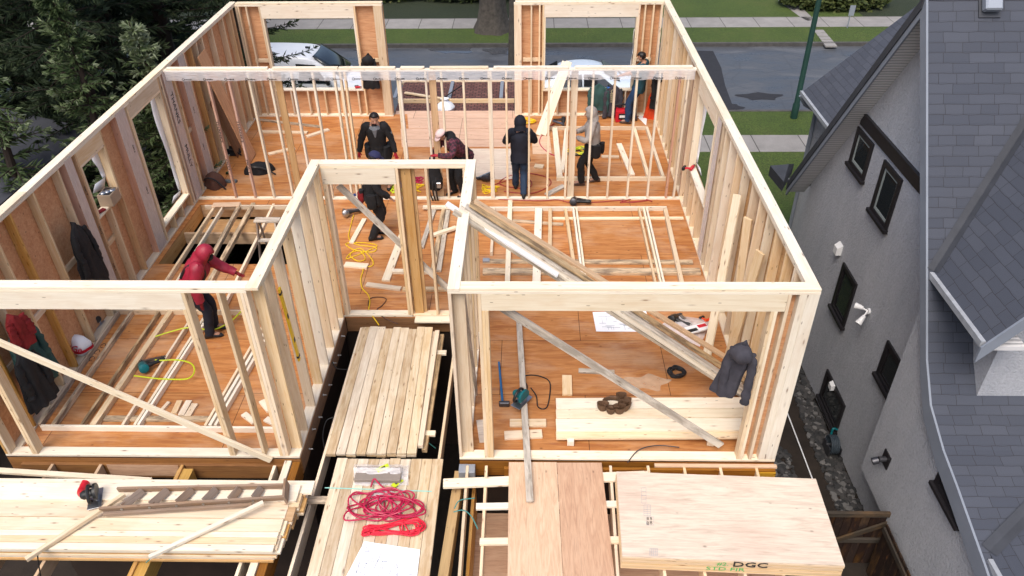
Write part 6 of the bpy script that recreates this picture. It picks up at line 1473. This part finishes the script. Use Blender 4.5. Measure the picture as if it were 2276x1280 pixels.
# ---------------------------------------------------------------- garments on hooks
def hung(label, cat, top, L, w_, dep, mat, out, seed, sleeves=True, hood=False, flare=1.0, sl=.6, name='hanging_jacket', twist=0, parts=()):
    'garment hung from a nail at top; out = direction away from the wall'
    top = V(top); out = V(out).normalized(); side = V((0, 0, 1)).cross(out).normalized(); rr = random.Random(seed)
    t = thing(name, label, cat, top)
    prof_ = [(0, .08), (.04, .2), (.1, .45), (.17, .7), (.26, .82), (.36, .84), (.46, .84), (.56, .88*flare), (.66, .92*flare), (.76, .97*flare), (.86, 1.0*flare), (.94, 1.04*flare), (1.0, 1.0*flare)]
    bm = bmesh.new(); rg = []
    for f, k in prof_:
        cc = top+V((0, 0, -L*f))+out*(dep*.55)+side*(twist*f*w_)
        rg.append([p+out*(.035*noise.noise(p*6+V((seed, 0, 0))))+V((0, 0, .02*noise.noise(p*9+V((0, seed, 0))))) for p in ell(cc, w_*.5*k, dep*.42*(.5+.4*k), 44, side, out, .06+.13*f, 6+seed % 3, seed+1.3*f)])
    add_loft(bm, rg); obj('garment', bm, mat, t, smooth=True)
    if sleeves:
        for s in (-1, 1):
            a = top+side*(s*w_*.31)+V((0, 0, -L*.14))+out*dep*.6; q = spline([a, a+side*s*w_*.10+V((0, 0, -L*.2))+out*.03, a+side*(s*w_*.09+rr.uniform(-.03, .03))+V((0, 0, -L*sl*.7))+out*.05, a+side*(s*w_*.1)+V((0, 0, -L*sl))+out*.04], 5)
            bm = bmesh.new(); add_tube(bm, q, [.046+.008*math.sin(i*2.3)+.008*i/len(q) for i in range(len(q))], 14)
            for v in bm.verts: v.co += out*(-.35*(v.co-q[len(q)//2]).dot(out))+V((noise.noise(v.co*16), noise.noise(v.co*16+V((9, 0, 0))), 0))*.018
            obj('sleeve', bm, mat, t, smooth=True)
    if hood:
        bm = bmesh.new(); cc = top+out*dep*1.05+V((0, 0, -L*.1)); add_loft(bm, [ell(cc+V((0, 0, z)), r_*1.25, r_, 18, side, out, .1, 5) for z, r_ in ((.06, .03), (.03, .08), (-.03, .1), (-.1, .09), (-.16, .04))]); obj('hood', bm, mat, t, smooth=True)
    return t
hung('dark charcoal hooded coat hanging on the big bay post', 'coat', W(1664, 748, 1, -.03), .86, .33, .17, M['char_cloth'], (-.5, -.85, 0), 3, True, True, .85, .86, twist=-.45)
hung('black coat hanging from a nail on the long outer stud wall', 'coat', V((XLi+.02, 2.68, 1.98)), 1.15, .5, .2, M['black_cloth'], (1, 0, 0), 5, True, False, 1.15, .55)
hung('black jacket hanging on the far wall post beside the van window', 'jacket', V((-3.38, YF-.01, 1.62)), .85, .34, .18, M['black_cloth'], (0, -1, 0), 8, True, True)
hung('green black coat hanging on the outer wall near the front corner', 'coat', V((XLi+.04, .82, 1.62)), 1.05, .5, .22, M['green_cloth'], (1, -.2, 0), 11, True, False, 1.1)
hung('dark red shirt hanging over the green black coat', 'shirt', V((XLi+.2, .66, 1.86)), .5, .3, .18, M['red_cloth'], (1, -.2, 0), 13, True, False)
hung('black coat hanging inside the front corner under the red shirt', 'coat', V((XLi+.2, .5, 1.42)), .9, .42, .22, M['black_cloth'], (1, -.2, 0), 17, True, False)
hung('orange rain trousers hanging by the far corner studs', 'rainwear', W(1462, 190, 1, YF-.1), 1.05, .34, .15, M['orange_cloth'], (-.3, -1, 0), 19, False, name='hanging_trousers', twist=-.35)
hung('black jacket with red piping hanging above the orange trousers', 'jacket', W(1470, 152, 1, YF-.16), .95, .32, .2, M['black_cloth'], (-.3, -1, 0), 23, True, True)
hung('dark green sweater draped over the far window sill', 'sweater', V((2.08, YF-.03, .86)), .66, .52, .14, M['green_cloth'], (0, -1, 0), 27, True, False, .8, .9)
s_ = hung('charcoal sweater with pale print draped over the far window sill', 'sweater', V((2.44, YF-.04, .86)), .8, .46, .14, M['char_cloth'], (0, -1, 0), 29, True, False, .8, .9)
bm = bmesh.new(); c = V((2.41, YF-.19, .64))
for k in range(5): add_box(bm, c.x-.05+.004*k, c.x+.05-.006*k, c.y-.012, c.y-.004, c.z-.05*k, c.z-.05*k+.014)
add_tube(bm, [c+V((.035*math.cos(a), -.008, .07+.04*math.sin(a))) for a in [2*PI*k/9 for k in range(8)]], .006, 4); obj('print', bm, plain('pale yellow print', (.55, .5, .3), .8), s_)
# ---------------------------------------------------------------- people
def skin_mesh(name, verts, edges, radii, mat, parent, world, levels=2, mats=None, slot=None):
    me = bpy.data.meshes.new(name); me.from_pydata([V(v) for v in verts], edges, [])
    o = bpy.data.objects.new(name, me); COL.objects.link(o)
    sk = o.modifiers.new('skin', 'SKIN'); sk.use_smooth_shade = True
    for i, r_ in enumerate(radii):
        d_ = me.skin_vertices[0].data[i]; d_.radius = (r_, r_) if not isinstance(r_, tuple) else r_; d_.use_root = (i == 0)
    ss = o.modifiers.new('sub', 'SUBSURF'); ss.levels = levels
    bpy.context.view_layer.update()
    m2 = bpy.data.meshes.new_from_object(o.evaluated_get(bpy.context.evaluated_depsgraph_get()))
    bpy.data.objects.remove(o); bpy.data.meshes.remove(me)
    m2.name = name
    for mm in (mats or [mat]): m2.materials.append(mm)
    if slot:
        for p in m2.polygons: p.material_index = slot(p.center)
    m2.polygons.foreach_set('use_smooth', [True]*len(m2.polygons))
    return put(bpy.data.objects.new(name, m2), parent, world)
def ik(a, b, l1, l2, pole):
    a, b = V(a), V(b); d_ = b-a; L = d_.length
    if L > (l1+l2)*.995: b = a+d_*((l1+l2)*.995/L); d_ = b-a; L = d_.length
    x = (l1*l1-l2*l2+L*L)/(2*L); h = math.sqrt(max(l1*l1-x*x, 0)); n = d_/L
    pl_ = V(pole)-n*V(pole).dot(n); pl_.normalize()
    return a+n*x+pl_*h, b
def wr(p, s, amp=.011, f=9): return p+V((noise.noise(p*f*2.6+V((s, 2, 0))), noise.noise(p*f*2.6+V((5, s, 0))), 0))*amp*.7+V((noise.noise(p*f+V((s, 0, 0))), noise.noise(p*f+V((0, s, 7))), noise.noise(p*f+V((3, 0, s)))))*amp
def limb_mesh(name, pts, rads, mat, parent, world, seed, n=6, seg=14, amp=.011):
    q = spline(pts, n); N_ = len(q); rr_ = []
    for i in range(N_):
        u = i/(N_-1)*(len(rads)-1); k = min(int(u), len(rads)-2); rr_.append(rads[k]+(rads[k+1]-rads[k])*(u-k))
    bm = bmesh.new(); add_tube(bm, q, rr_, seg)
    for v in bm.verts: v.co = wr(v.co, seed, amp, 11)
    return obj(name, bm, mat, parent, world, smooth=True)
def person(label, pos, rz, lean=0, side_lean=0, pz=.92, py=0, feet=((-.1, 0, 0), (.1, 0, 0)), toes=(0, 0), hands=((-.25, .1, .8), (.25, .1, .8)), epole=((-.6, -1, -.2), (.6, -1, -.2)), kpole=(0, 1, 0), head_p=0, head_y=0, h=1.73, top='black_cloth', legs='black_cloth', boots='black_boot', glove=None, headgear='hair', hood_mat=None, short=False, belt=None, seed=1, extra=None, bulk=1.1):
    t = thing('person', label, 'person', pos); world = Matrix.Translation(V(pos)) @ Matrix.Rotation(rz, 4, 'Z') @ Matrix.Scale(h/1.73, 4)
    ld = V((math.sin(side_lean), math.sin(lean)*math.cos(side_lean), math.cos(lean)*math.cos(side_lean))).normalized()
    X = V((1, 0, 0)); X = (X-ld*X.dot(ld)).normalized(); Yd = ld.cross(X)
    pel = V((0, py, pz)); T = lambda s, x=0, y=0: pel+ld*s+X*x+Yd*y
    neck = T(.56); hm = Matrix.Rotation(head_y, 3, 'Z') @ Matrix.Rotation(-(lean*.6+head_p), 3, 'X')
    hu, hf, hx = hm @ V((0, 0, 1)), hm @ V((0, 1, 0)), hm @ V((1, 0, 0)); hc = neck+hu*.125+hf*.025
    sh = [T(.485, -.175), T(.485, .175)]; hips = [pel+V((-.088, 0, -.02)), pel+V((.088, 0, -.02))]
    kn, an, el, wri = [], [], [], []
    for i in range(2):
        f = V(feet[i])+V((0, 0, .085)); k, f = ik(hips[i], f, .44, .425, kpole); kn.append(k); an.append(f)
        e, w_ = ik(sh[i], hands[i], .295, .26, epole[i]); el.append(e); wri.append(w_)
    vs = [pel, T(.2), T(.38), T(.5), neck, hc-hu*.05+hf*.02, hc, hc+hu*.07]; rd = [.11, .105, .115, .08, .05, .066, .085, .066]; ed = [(i, i+1) for i in range(7)]
    def add(v, r_, p): vs.append(V(v)); rd.append(r_); ed.append((p, len(vs)-1)); return len(vs)-1
    fing = []
    for i in range(2):
        s = -1 if i == 0 else 1
        a = add(hips[i], .085, 0); a = add(kn[i], .055, a); a = add(an[i], .04, a); ft = V((math.sin(-toes[i])*.15, math.cos(toes[i])*.15, -.045)); add(an[i]+ft, .035, a)
        a = add(sh[i], .06, 3); a = add(el[i], .042, a); a = add(wri[i], .028, a)
        hd = (wri[i]-el[i]).normalized(); pn = hd.cross(X).normalized() if abs(hd.dot(X)) < .9 else Yd; lat = pn.cross(hd).normalized()
        pm = add(wri[i]+hd*.06, .026, a); base_ = wri[i]+hd*.085
        for k, (o_, L) in enumerate(((-.03, .062), (-.01, .075), (.011, .07), (.03, .055))):
            q = base_+lat*o_; b1 = add(q+hd*L*.5+pn*.008, .0095, pm); add(q+hd*L*.85-pn*.018+pn*.012, .0085, b1)
        b1 = add(wri[i]+hd*.05+lat*(-s*.038), .0115, pm); add(wri[i]+hd*.085+lat*(-s*.052), .01, b1)
    smat = [M['skin'], M[glove] if glove else M['skin']]
    wl_ = [V(w_) for w_ in wri]
    body = skin_mesh('body', vs, ed, rd, None, t, world, 2, smat, lambda c: 1 if min((c-w_).length for w_ in wl_) < .19 and all((c-e).length > .1 for e in el) else 0)
    # face
    for s in (-1, 1):
        bm = bmesh.new(); add_ball(bm, hc+hf*.084+hx*(s*.032)+hu*.005, .009, .006, .005); obj('eye', bm, M['hair'], body, world, smooth=True)
        bm = bmesh.new(); add_ball(bm, hc+hx*(s*.088)-hf*.005-hu*.008, .012, .02, .03); obj('ear', bm, M['skin'], body, world, smooth=True)
    bm = bmesh.new(); add_tube(bm, [hc+hf*.085+hu*.015, hc+hf*.108-hu*.02, hc+hf*.09-hu*.032], [.009, .016, .012], 8); obj('nose', bm, M['skin'], body, world, smooth=True)
    bm = bmesh.new(); add_tube(bm, [hc+hf*.082-hu*.062-hx*.024, hc+hf*.09-hu*.06, hc+hf*.082-hu*.062+hx*.024], .006, 6); obj('mouth', bm, plain('lips', (.3, .1, .08), .5) if 'lips' not in M else M['lips'], body, world, smooth=True)
    # top
    tm_ = M[top]; bm = bmesh.new(); rg = []
    for s, rx, ry in ((-.14, .186, .137), (-.1, .182, .134), (-.04, .178, .132), (.03, .172, .128), (.1, .17, .125), (.18, .178, .132), (.26, .186, .138), (.34, .194, .14), (.4, .196, .138), (.45, .18, .125), (.49, .14, .105), (.53, .09, .08), (.565, .068, .066)):
        rg.append([wr(p, seed, .022, 8) for p in ell(T(s), rx*(bulk if s < .48 else 1), ry*(bulk if s < .48 else 1), 32, X, Yd)])
    add_loft(bm, rg); tp = obj('jacket' if not short else 'shirt', bm, tm_, t, world, smooth=True)
    for i in range(2):
        end = wri[i] if not short else el[i].lerp(sh[i], .12); q = [T(.45, (-.1 if i == 0 else .1)), sh[i], el[i], end] if not short else [T(.45, (-.1 if i == 0 else .1)), sh[i], end]
        limb_mesh('sleeve', q, [r_*(bulk if bulk > 1.15 else 1) for r_ in ([.08, .085, .064, .05] if not short else [.08, .085, .068])], tm_, tp, world, seed+i, amp=.016)
    # legs
    lm = M[legs]; bm = bmesh.new(); add_loft(bm, [[wr(p, seed+3, .01, 9) for p in ell(pel+V((0, 0, z)), rx, ry, 20)] for z, rx, ry in ((.1, .16, .12), (0, .172, .128), (-.08, .165, .12), (-.14, .1, .08))]); tr = obj('trousers', bm, lm, t, world, smooth=True)
    for i in range(2): limb_mesh('trouser_leg', [hips[i]+V((0, 0, .05)), hips[i].lerp(kn[i], .5), kn[i], kn[i].lerp(an[i], .55), an[i]+V((0, 0, -.01))], [.104, .1, .08, .075, .068], lm, tr, world, seed+7+i, amp=.014)
    for i in range(2):
        bm = bmesh.new(); d_ = V((-math.sin(toes[i]), math.cos(toes[i]), 0)); sd = V((d_.y, -d_.x, 0)); b0 = an[i]+V((0, 0, -.085)); rg = []
        for u, w_, hh in ((-.085, .028, .07), (-.06, .042, .11), (.0, .046, .12), (.06, .047, .09), (.12, .05, .065), (.165, .042, .05), (.19, .02, .035)):
            c = b0+d_*u; rg.append([c+sd*(w_*math.cos(a))+V((0, 0, hh*.5+hh*.5*math.sin(a))) for a in [2*PI*k/12 for k in range(12)]])
        add_loft(bm, rg); add_tube(bm, [an[i]+V((0, 0, -.03)), an[i]+(kn[i]-an[i]).normalized()*.1], [.056, .058], 12); obj('boot', bm, M[boots], t, world, smooth=True)
    # head
    R3 = Matrix((hx, hf, hu)).transposed().to_4x4()
    def shell(name, mat, rx, ry, rz_, off, cut, th=.008):
        bm = bmesh.new(); g = bmesh.ops.create_uvsphere(bm, u_segments=22, v_segments=16, radius=1)
        kill = [f for f in bm.faces if cut(f.calc_center_median())]; bmesh.ops.delete(bm, geom=kill, context='FACES')
        for v in bm.verts:
            q = hc+R3.to_3x3() @ (V((v.co.x*rx, v.co.y*ry, v.co.z*rz_))+V(off)); v.co = wr(q, seed+5, .008, 14)
        o = obj(name, bm, mat, t, world, smooth=True); md = o.modifiers.new('s', 'SOLIDIFY'); md.thickness = th; return o
    if headgear in ('hood', 'mask_hood'):
        hm_ = M[hood_mat or top]; shell('hood', hm_, .125, .135, .15, (0, -.022, .0), lambda c: c.y > .55 and -.75 < c.z < .62)
        bm = bmesh.new(); add_loft(bm, [[wr(p, seed, .01, 10) for p in ell(c_, a, b, 18, hx, hf)] for c_, a, b in ((neck-ld*.03-hf*.02, .15, .12), (neck+hu*.03-hf*.02, .12, .115), (neck+hu*.08-hf*.015, .11, .11))], caps=False); obj('hood_collar', bm, hm_, t, world, smooth=True)
        if headgear == 'mask_hood': bm = bmesh.new(); add_ball(bm, hc+hf*.05-hu*.03, .075, .075, .07); obj('face_mask', bm, M['black_cloth'], t, world, smooth=True)
    elif headgear == 'hair':
        shell('hair', M['hair'], .097, .107, .105, (0, -.008, .012), lambda c: (c.y > .2 and c.z < .62) or (c.y > -.2 and c.z < .05) or c.z < -.5, .012)
    else:
        cm = M[headgear]; c_ = shell('cap', cm, .105, .117, .108, (0, -.005, .02), lambda c: c.z < .12, .006)
        bm = bmesh.new(); rg = [[hc+hx*(.082*math.cos(a)*k)+hf*(.07+.1*k*math.sin(a))+hu*(.035-.02*k*math.sin(a)) for a in [PI*i/10 for i in range(11)]] for k in (.98, .02)]
        vv = [[bm.verts.new(p) for p in r_] for r_ in rg]
        for i in range(10): bm.faces.new((vv[0][i], vv[0][i+1], vv[1][i+1], vv[1][i]))
        o = obj('cap_brim', bm, cm, c_, world, smooth=True); md = o.modifiers.new('s', 'SOLIDIFY'); md.thickness = .008
        shell('hair', M['hair'], .096, .106, .1, (0, -.012, .005), lambda c: c.z > .3 or c.z < -.5 or c.y > .25, .008)
    if belt:
        bm = bmesh.new(); add_loft(bm, [ell(pel+V((0, 0, z)), .188, .142, 24) for z in (.02, .04, .075, .08)], caps=False); b_ = obj('tool_belt', bm, M[belt], t, world, smooth=True)
        for a, w_, hh in ((-.3, .09, .24), (.5, .07, .2), (2.6, .1, .26), (3.5, .09, .24), (4.5, .06, .2)):
            c = pel+V((.205*math.cos(a), .165*math.sin(a), .03)); o_ = V((math.cos(a), math.sin(a), 0)); s_ = V((-o_.y, o_.x, 0))
            bm = bmesh.new(); add_loft(bm, [ell(c+o_*.02+V((0, 0, z)), w_*k, .05*k, 12, s_, o_, .06, 3) for z, k in ((.04, 1), (-hh*.5, 1.05), (-hh*.85, .95), (-hh, .6))]); obj('pouch', bm, M[belt], b_, world, smooth=True)
    if extra: extra(t, world, dict(T=T, hc=hc, hf=hf, hu=hu, hx=hx, sh=sh, wri=wri, el=el, neck=neck, X=X, Yd=Yd, tp=tp, pel=pel))
    return t
M['lips'] = plain('lips', (.3, .1, .08), .5)
def straps(t, world, d):
    for s in (-1, 1):
        q = [d['T'](.2, s*.14, -.15), d['T'](.42, s*.13, -.13), d['T'](.535, s*.1, 0), d['T'](.42, s*.12, .135), d['T'](.25, s*.14, .145)]
        bm = bmesh.new(); add_tube(bm, spline(q, 6), .022, 8); obj('harness_strap', bm, M['black_pl'], t, world, smooth=True)
    bm = bmesh.new(); c = d['sh'][1]+d['X']*.085-V((0, 0, .06)); add_box(bm, c.x-.006, c.x+.006, c.y-.035, c.y+.035, c.z-.04, c.z+.04); obj('badge', bm, M['grey_hood'], d['tp'], world)
person('person in a crimson hooded jacket and black mask reaching forward over the floor frame', G(474, 738, 0)+V((0, -.02, 0)), R(-84), lean=R(31), py=-.14, feet=((-.1, .02, 0), (.12, .0, 0)), toes=(0, R(10)), hands=((-.22, .52, .98), (.26, .06, .80)), head_p=R(18), top='red_jacket', legs='navy_cloth', glove='red_cloth', headgear='mask_hood', seed=3, extra=straps, bulk=1.26)
def grey_collar(t, world, d):
    bm = bmesh.new(); add_loft(bm, [[wr(p, 4, .01, 10) for p in ell(c_, a, b, 18, d['X'], d['Yd'])] for c_, a, b in ((d['T'](.47), .15, .125), (d['T'](.505), .125, .115), (d['T'](.535), .095, .095))], caps=False); obj('hood_collar', bm, M['mid_grey'], d['tp'], world, smooth=True)
    bm = bmesh.new(); add_loft(bm, [ell(d['T'](s, 0, .118), a, .03, 10, d['X'], d['Yd']) for s, a in ((.32, .015), (.42, .045), (.48, .06))]); obj('undershirt', bm, M['mid_grey'], d['tp'], world, smooth=True)
    bm = bmesh.new(); c = d['sh'][0].lerp(d['el'][0], .5)-d['X']*.07; add_ball(bm, c, .012, .03, .03); obj('arm_badge', bm, M['mid_grey'], d['tp'], world, smooth=True)
person('person in a black jacket with grey hood and crimson gloves walking, head bowed', V((-2.62, 7.35, 0)), R(182), lean=R(8), feet=((-.12, -.1, 0), (.12, .22, 0)), hands=((-.34, .12, .86), (.36, .06, .88)), epole=((-1, -.6, 0), (1, -.6, 0)), head_p=R(12), head_y=R(14), top='black_cloth', legs='black_cloth', glove='red_glove', headgear='hair', belt='black_cloth', h=1.78, seed=5, extra=grey_collar, bulk=1.0)
def red_pouch(t, world, d):
    bm = bmesh.new(); c = d['pel']+V((-.05, -.2, -.06)); add_loft(bm, [ell(c+V((0, 0, z)), .075*k, .055*k, 12, rip=.08, rf=3) for z, k in ((.08, 1), (0, 1.1), (-.1, .9), (-.13, .5))]); obj('red_pouch', bm, M['red_cloth'], t, world, smooth=True)
person('person in a navy cap and black work clothes seen through the doorway header', G(840, 526, 0), R(-72), lean=R(6), feet=((-.1, .0, 0), (.1, -.1, 0)), toes=(R(-12), 0), hands=((-.3, .3, .95), (.3, .25, .95)), head_p=R(15), top='black_cloth', legs='black_cloth', headgear='cap_navy', belt='black_cloth', h=1.76, seed=8, extra=red_pouch)
def plaid():
    mt, nt, bs = newmat('dark red plaid'); sx = N(nt, 'ShaderNodeSeparateXYZ'); nt.links.new(coords(nt, (1, 1, 1), False), sx.inputs[0]); acc_ = None
    for k, s in ((0, 15), (2, 15), (1, 15)):
        a = mth(nt, 'GREATER_THAN', mth(nt, 'FRACT', mth(nt, 'MULTIPLY', sx.outputs[k], s)), .62); acc_ = a if acc_ is None else mth(nt, 'ADD', acc_, a)
    nt.links.new(ramp(nt, mth(nt, 'MULTIPLY', acc_, .4), [(0, (.012, .01, .014)), (.5, (.07, .012, .025)), (1, (.13, .03, .05))]).outputs[0], bs.inputs['Base Color']); bs.inputs['Roughness'].default_value = .85; return mt
M['plaid'] = plaid()
def black_hood_down(t, world, d):
    bm = bmesh.new(); add_loft(bm, [[wr(p, 4, .012, 10) for p in ell(c_, a, b, 18, d['X'], d['Yd'])] for c_, a, b in ((d['T'](.46, 0, -.06), .16, .12), (d['T'](.53, 0, -.06), .15, .12), (d['T'](.58, 0, -.05), .11, .09))]); obj('hood', bm, M['black_cloth'], d['tp'], world, smooth=True)
person('person in a dark red plaid shirt and pale pink cap bending over', V((-1.02, 7.12, 0)), R(128), lean=R(42), pz=.90, py=-.14, feet=((-.12, -.06, 0), (.12, .04, 0)), hands=((-.2, .55, 1.12), (.2, .5, .8)), epole=((-1, .2, -.4), (1, -.3, -.6)), head_p=R(10), top='plaid', legs='black_cloth', glove='red_glove', headgear='cap_pink', seed=12, h=1.74, extra=black_hood_down)
bm = bmesh.new(); c = G(966, 400, .42); rg = []
for i in range(8):
    f = i/7; rg.append([wr(p, 3, .03, 6) for p in ell(c+V((0, 0, .55*(f-.35))), .16*(1-.55*abs(f-.4)), .12*(1-.5*abs(f-.4)), 16, rip=.12, rf=4, ph=i)])
add_loft(bm, rg); t = thing('tool_bag', 'black tool harness held up by the pink capped worker', 'bag', c); o = obj('bag_body', bm, M['black_cloth'], t, smooth=True)
for k in range(3): bm = bmesh.new(); add_tube(bm, spline([c+V((-.08+.06*k, -.08, .1)), c+V((-.1+.07*k, -.16, -.15)), c+V((-.05+.05*k, -.1, -.42))], 6), .018, 6); obj('strap', bm, M['black_pl'], t, smooth=True)
bm = bmesh.new(); add_box(bm, c.x+.05, c.x+.14, c.y-.17, c.y-.08, c.z-.1, c.z+.02); bev(bm, .01); obj('buckle', bm, M['steel'], t)
person('person in a dark navy hoodie and blue jeans seen from behind', V((.24, 7.16, .0)), R(2), lean=R(5), feet=((-.1, .28, 0), (.06, -.2, .02)), hands=((-.14, .34, 1.12), (.16, .36, 1.1)), epole=((-1, -.5, -.5), (1, -.5, -.5)), head_p=R(8), top='navy_cloth', legs='jeans', headgear='hood', seed=17, h=1.66)
person('person in a light grey hoodie with black tool belt handling a batten', V((1.72, 7.58, 0)), R(86), lean=R(6), feet=((-.1, .22, .02), (.11, -.1, 0)), toes=(0, R(8)), hands=((-.16, .33, 1.13), (.14, .36, 1.12)), epole=((-1, -.4, -.6), (1, -.4, -.6)), head_p=R(8), top='grey_hood', legs='black_cloth', boots='boot', headgear='hood', belt='black_cloth', seed=21, h=1.7)
def phone(t, world, d):
    w_ = (d['wri'][0]+d['wri'][1])/2; bm = bmesh.new(); add_box(bm, w_.x-.04, w_.x+.04, w_.y+.06, w_.y+.075, w_.z-.03, w_.z+.11); bev(bm, .005)
M['teal_shirt'] = plain('dark teal shirt', (.012, .06, .085), .85, bumps=.3, bscale=40, nvar=.3)
person('person in a dark teal shirt and jeans leaning by corner studs with a phone', V((2.98, 10.72, 0)), R(72), lean=R(-7), py=-.02, pz=.93, feet=((-.12, .16, 0), (.12, .06, 0)), hands=((-.06, .38, 1.14), (.08, .36, 1.12)), epole=((-1, -.4, -.8), (1, -.4, -.8)), head_p=R(28), top='teal_shirt', legs='jeans2', boots='boot', headgear='hair', short=True, seed=26, h=1.76)
p = V((2.98, 10.72, 0))+Matrix.Rotation(R(72), 3, 'Z') @ V((0, .47, 1.2)); bm = bmesh.new(); add_box(bm, -.038, .038, -.075, .075, -.005, .005); bev(bm, .004)
tag(obj('mobile_phone', bm, M['black_pl'], None, Matrix.Translation(p) @ Matrix.Rotation(R(72), 4, 'Z') @ Matrix.Rotation(R(40), 4, 'X')), 'black mobile phone held by the person in the teal shirt', 'phone', kind='thing')
# pale loose sheets on the back room floor
for lab, P4, mt, z in (('pale pink plywood sheet at the wide far opening, farther of two', ((905, 252), (1146, 252), (1150, 285), (908, 285)), M['landing'], .013), ('pale pink plywood sheet nearer the partition', ((890, 286), (1165, 286), (1172, 326), (893, 326)), M['landing'], .013), ('worn pale plywood sheet between the plaid and navy workers', ((1030, 330), (1140, 330), (1142, 398), (1030, 398)), M['ply_pale'], .013), ('pinkish square plywood piece near the white leaning boards', ((1182, 302), (1222, 302), (1226, 342), (1184, 342)), M['ply_pink'], .013)):
    q = [G(x, y, z) for x, y in P4]; bm = bmesh.new(); f = bm.faces.new([bm.verts.new(p) for p in q]); e = bmesh.ops.extrude_face_region(bm, geom=[f]); bmesh.ops.translate(bm, vec=(0, 0, -.0115), verts=[v for v in e['geom'] if isinstance(v, bmesh.types.BMVert)])
    tag(obj('plywood_sheet', bm, mt), lab, 'plywood', kind='thing')
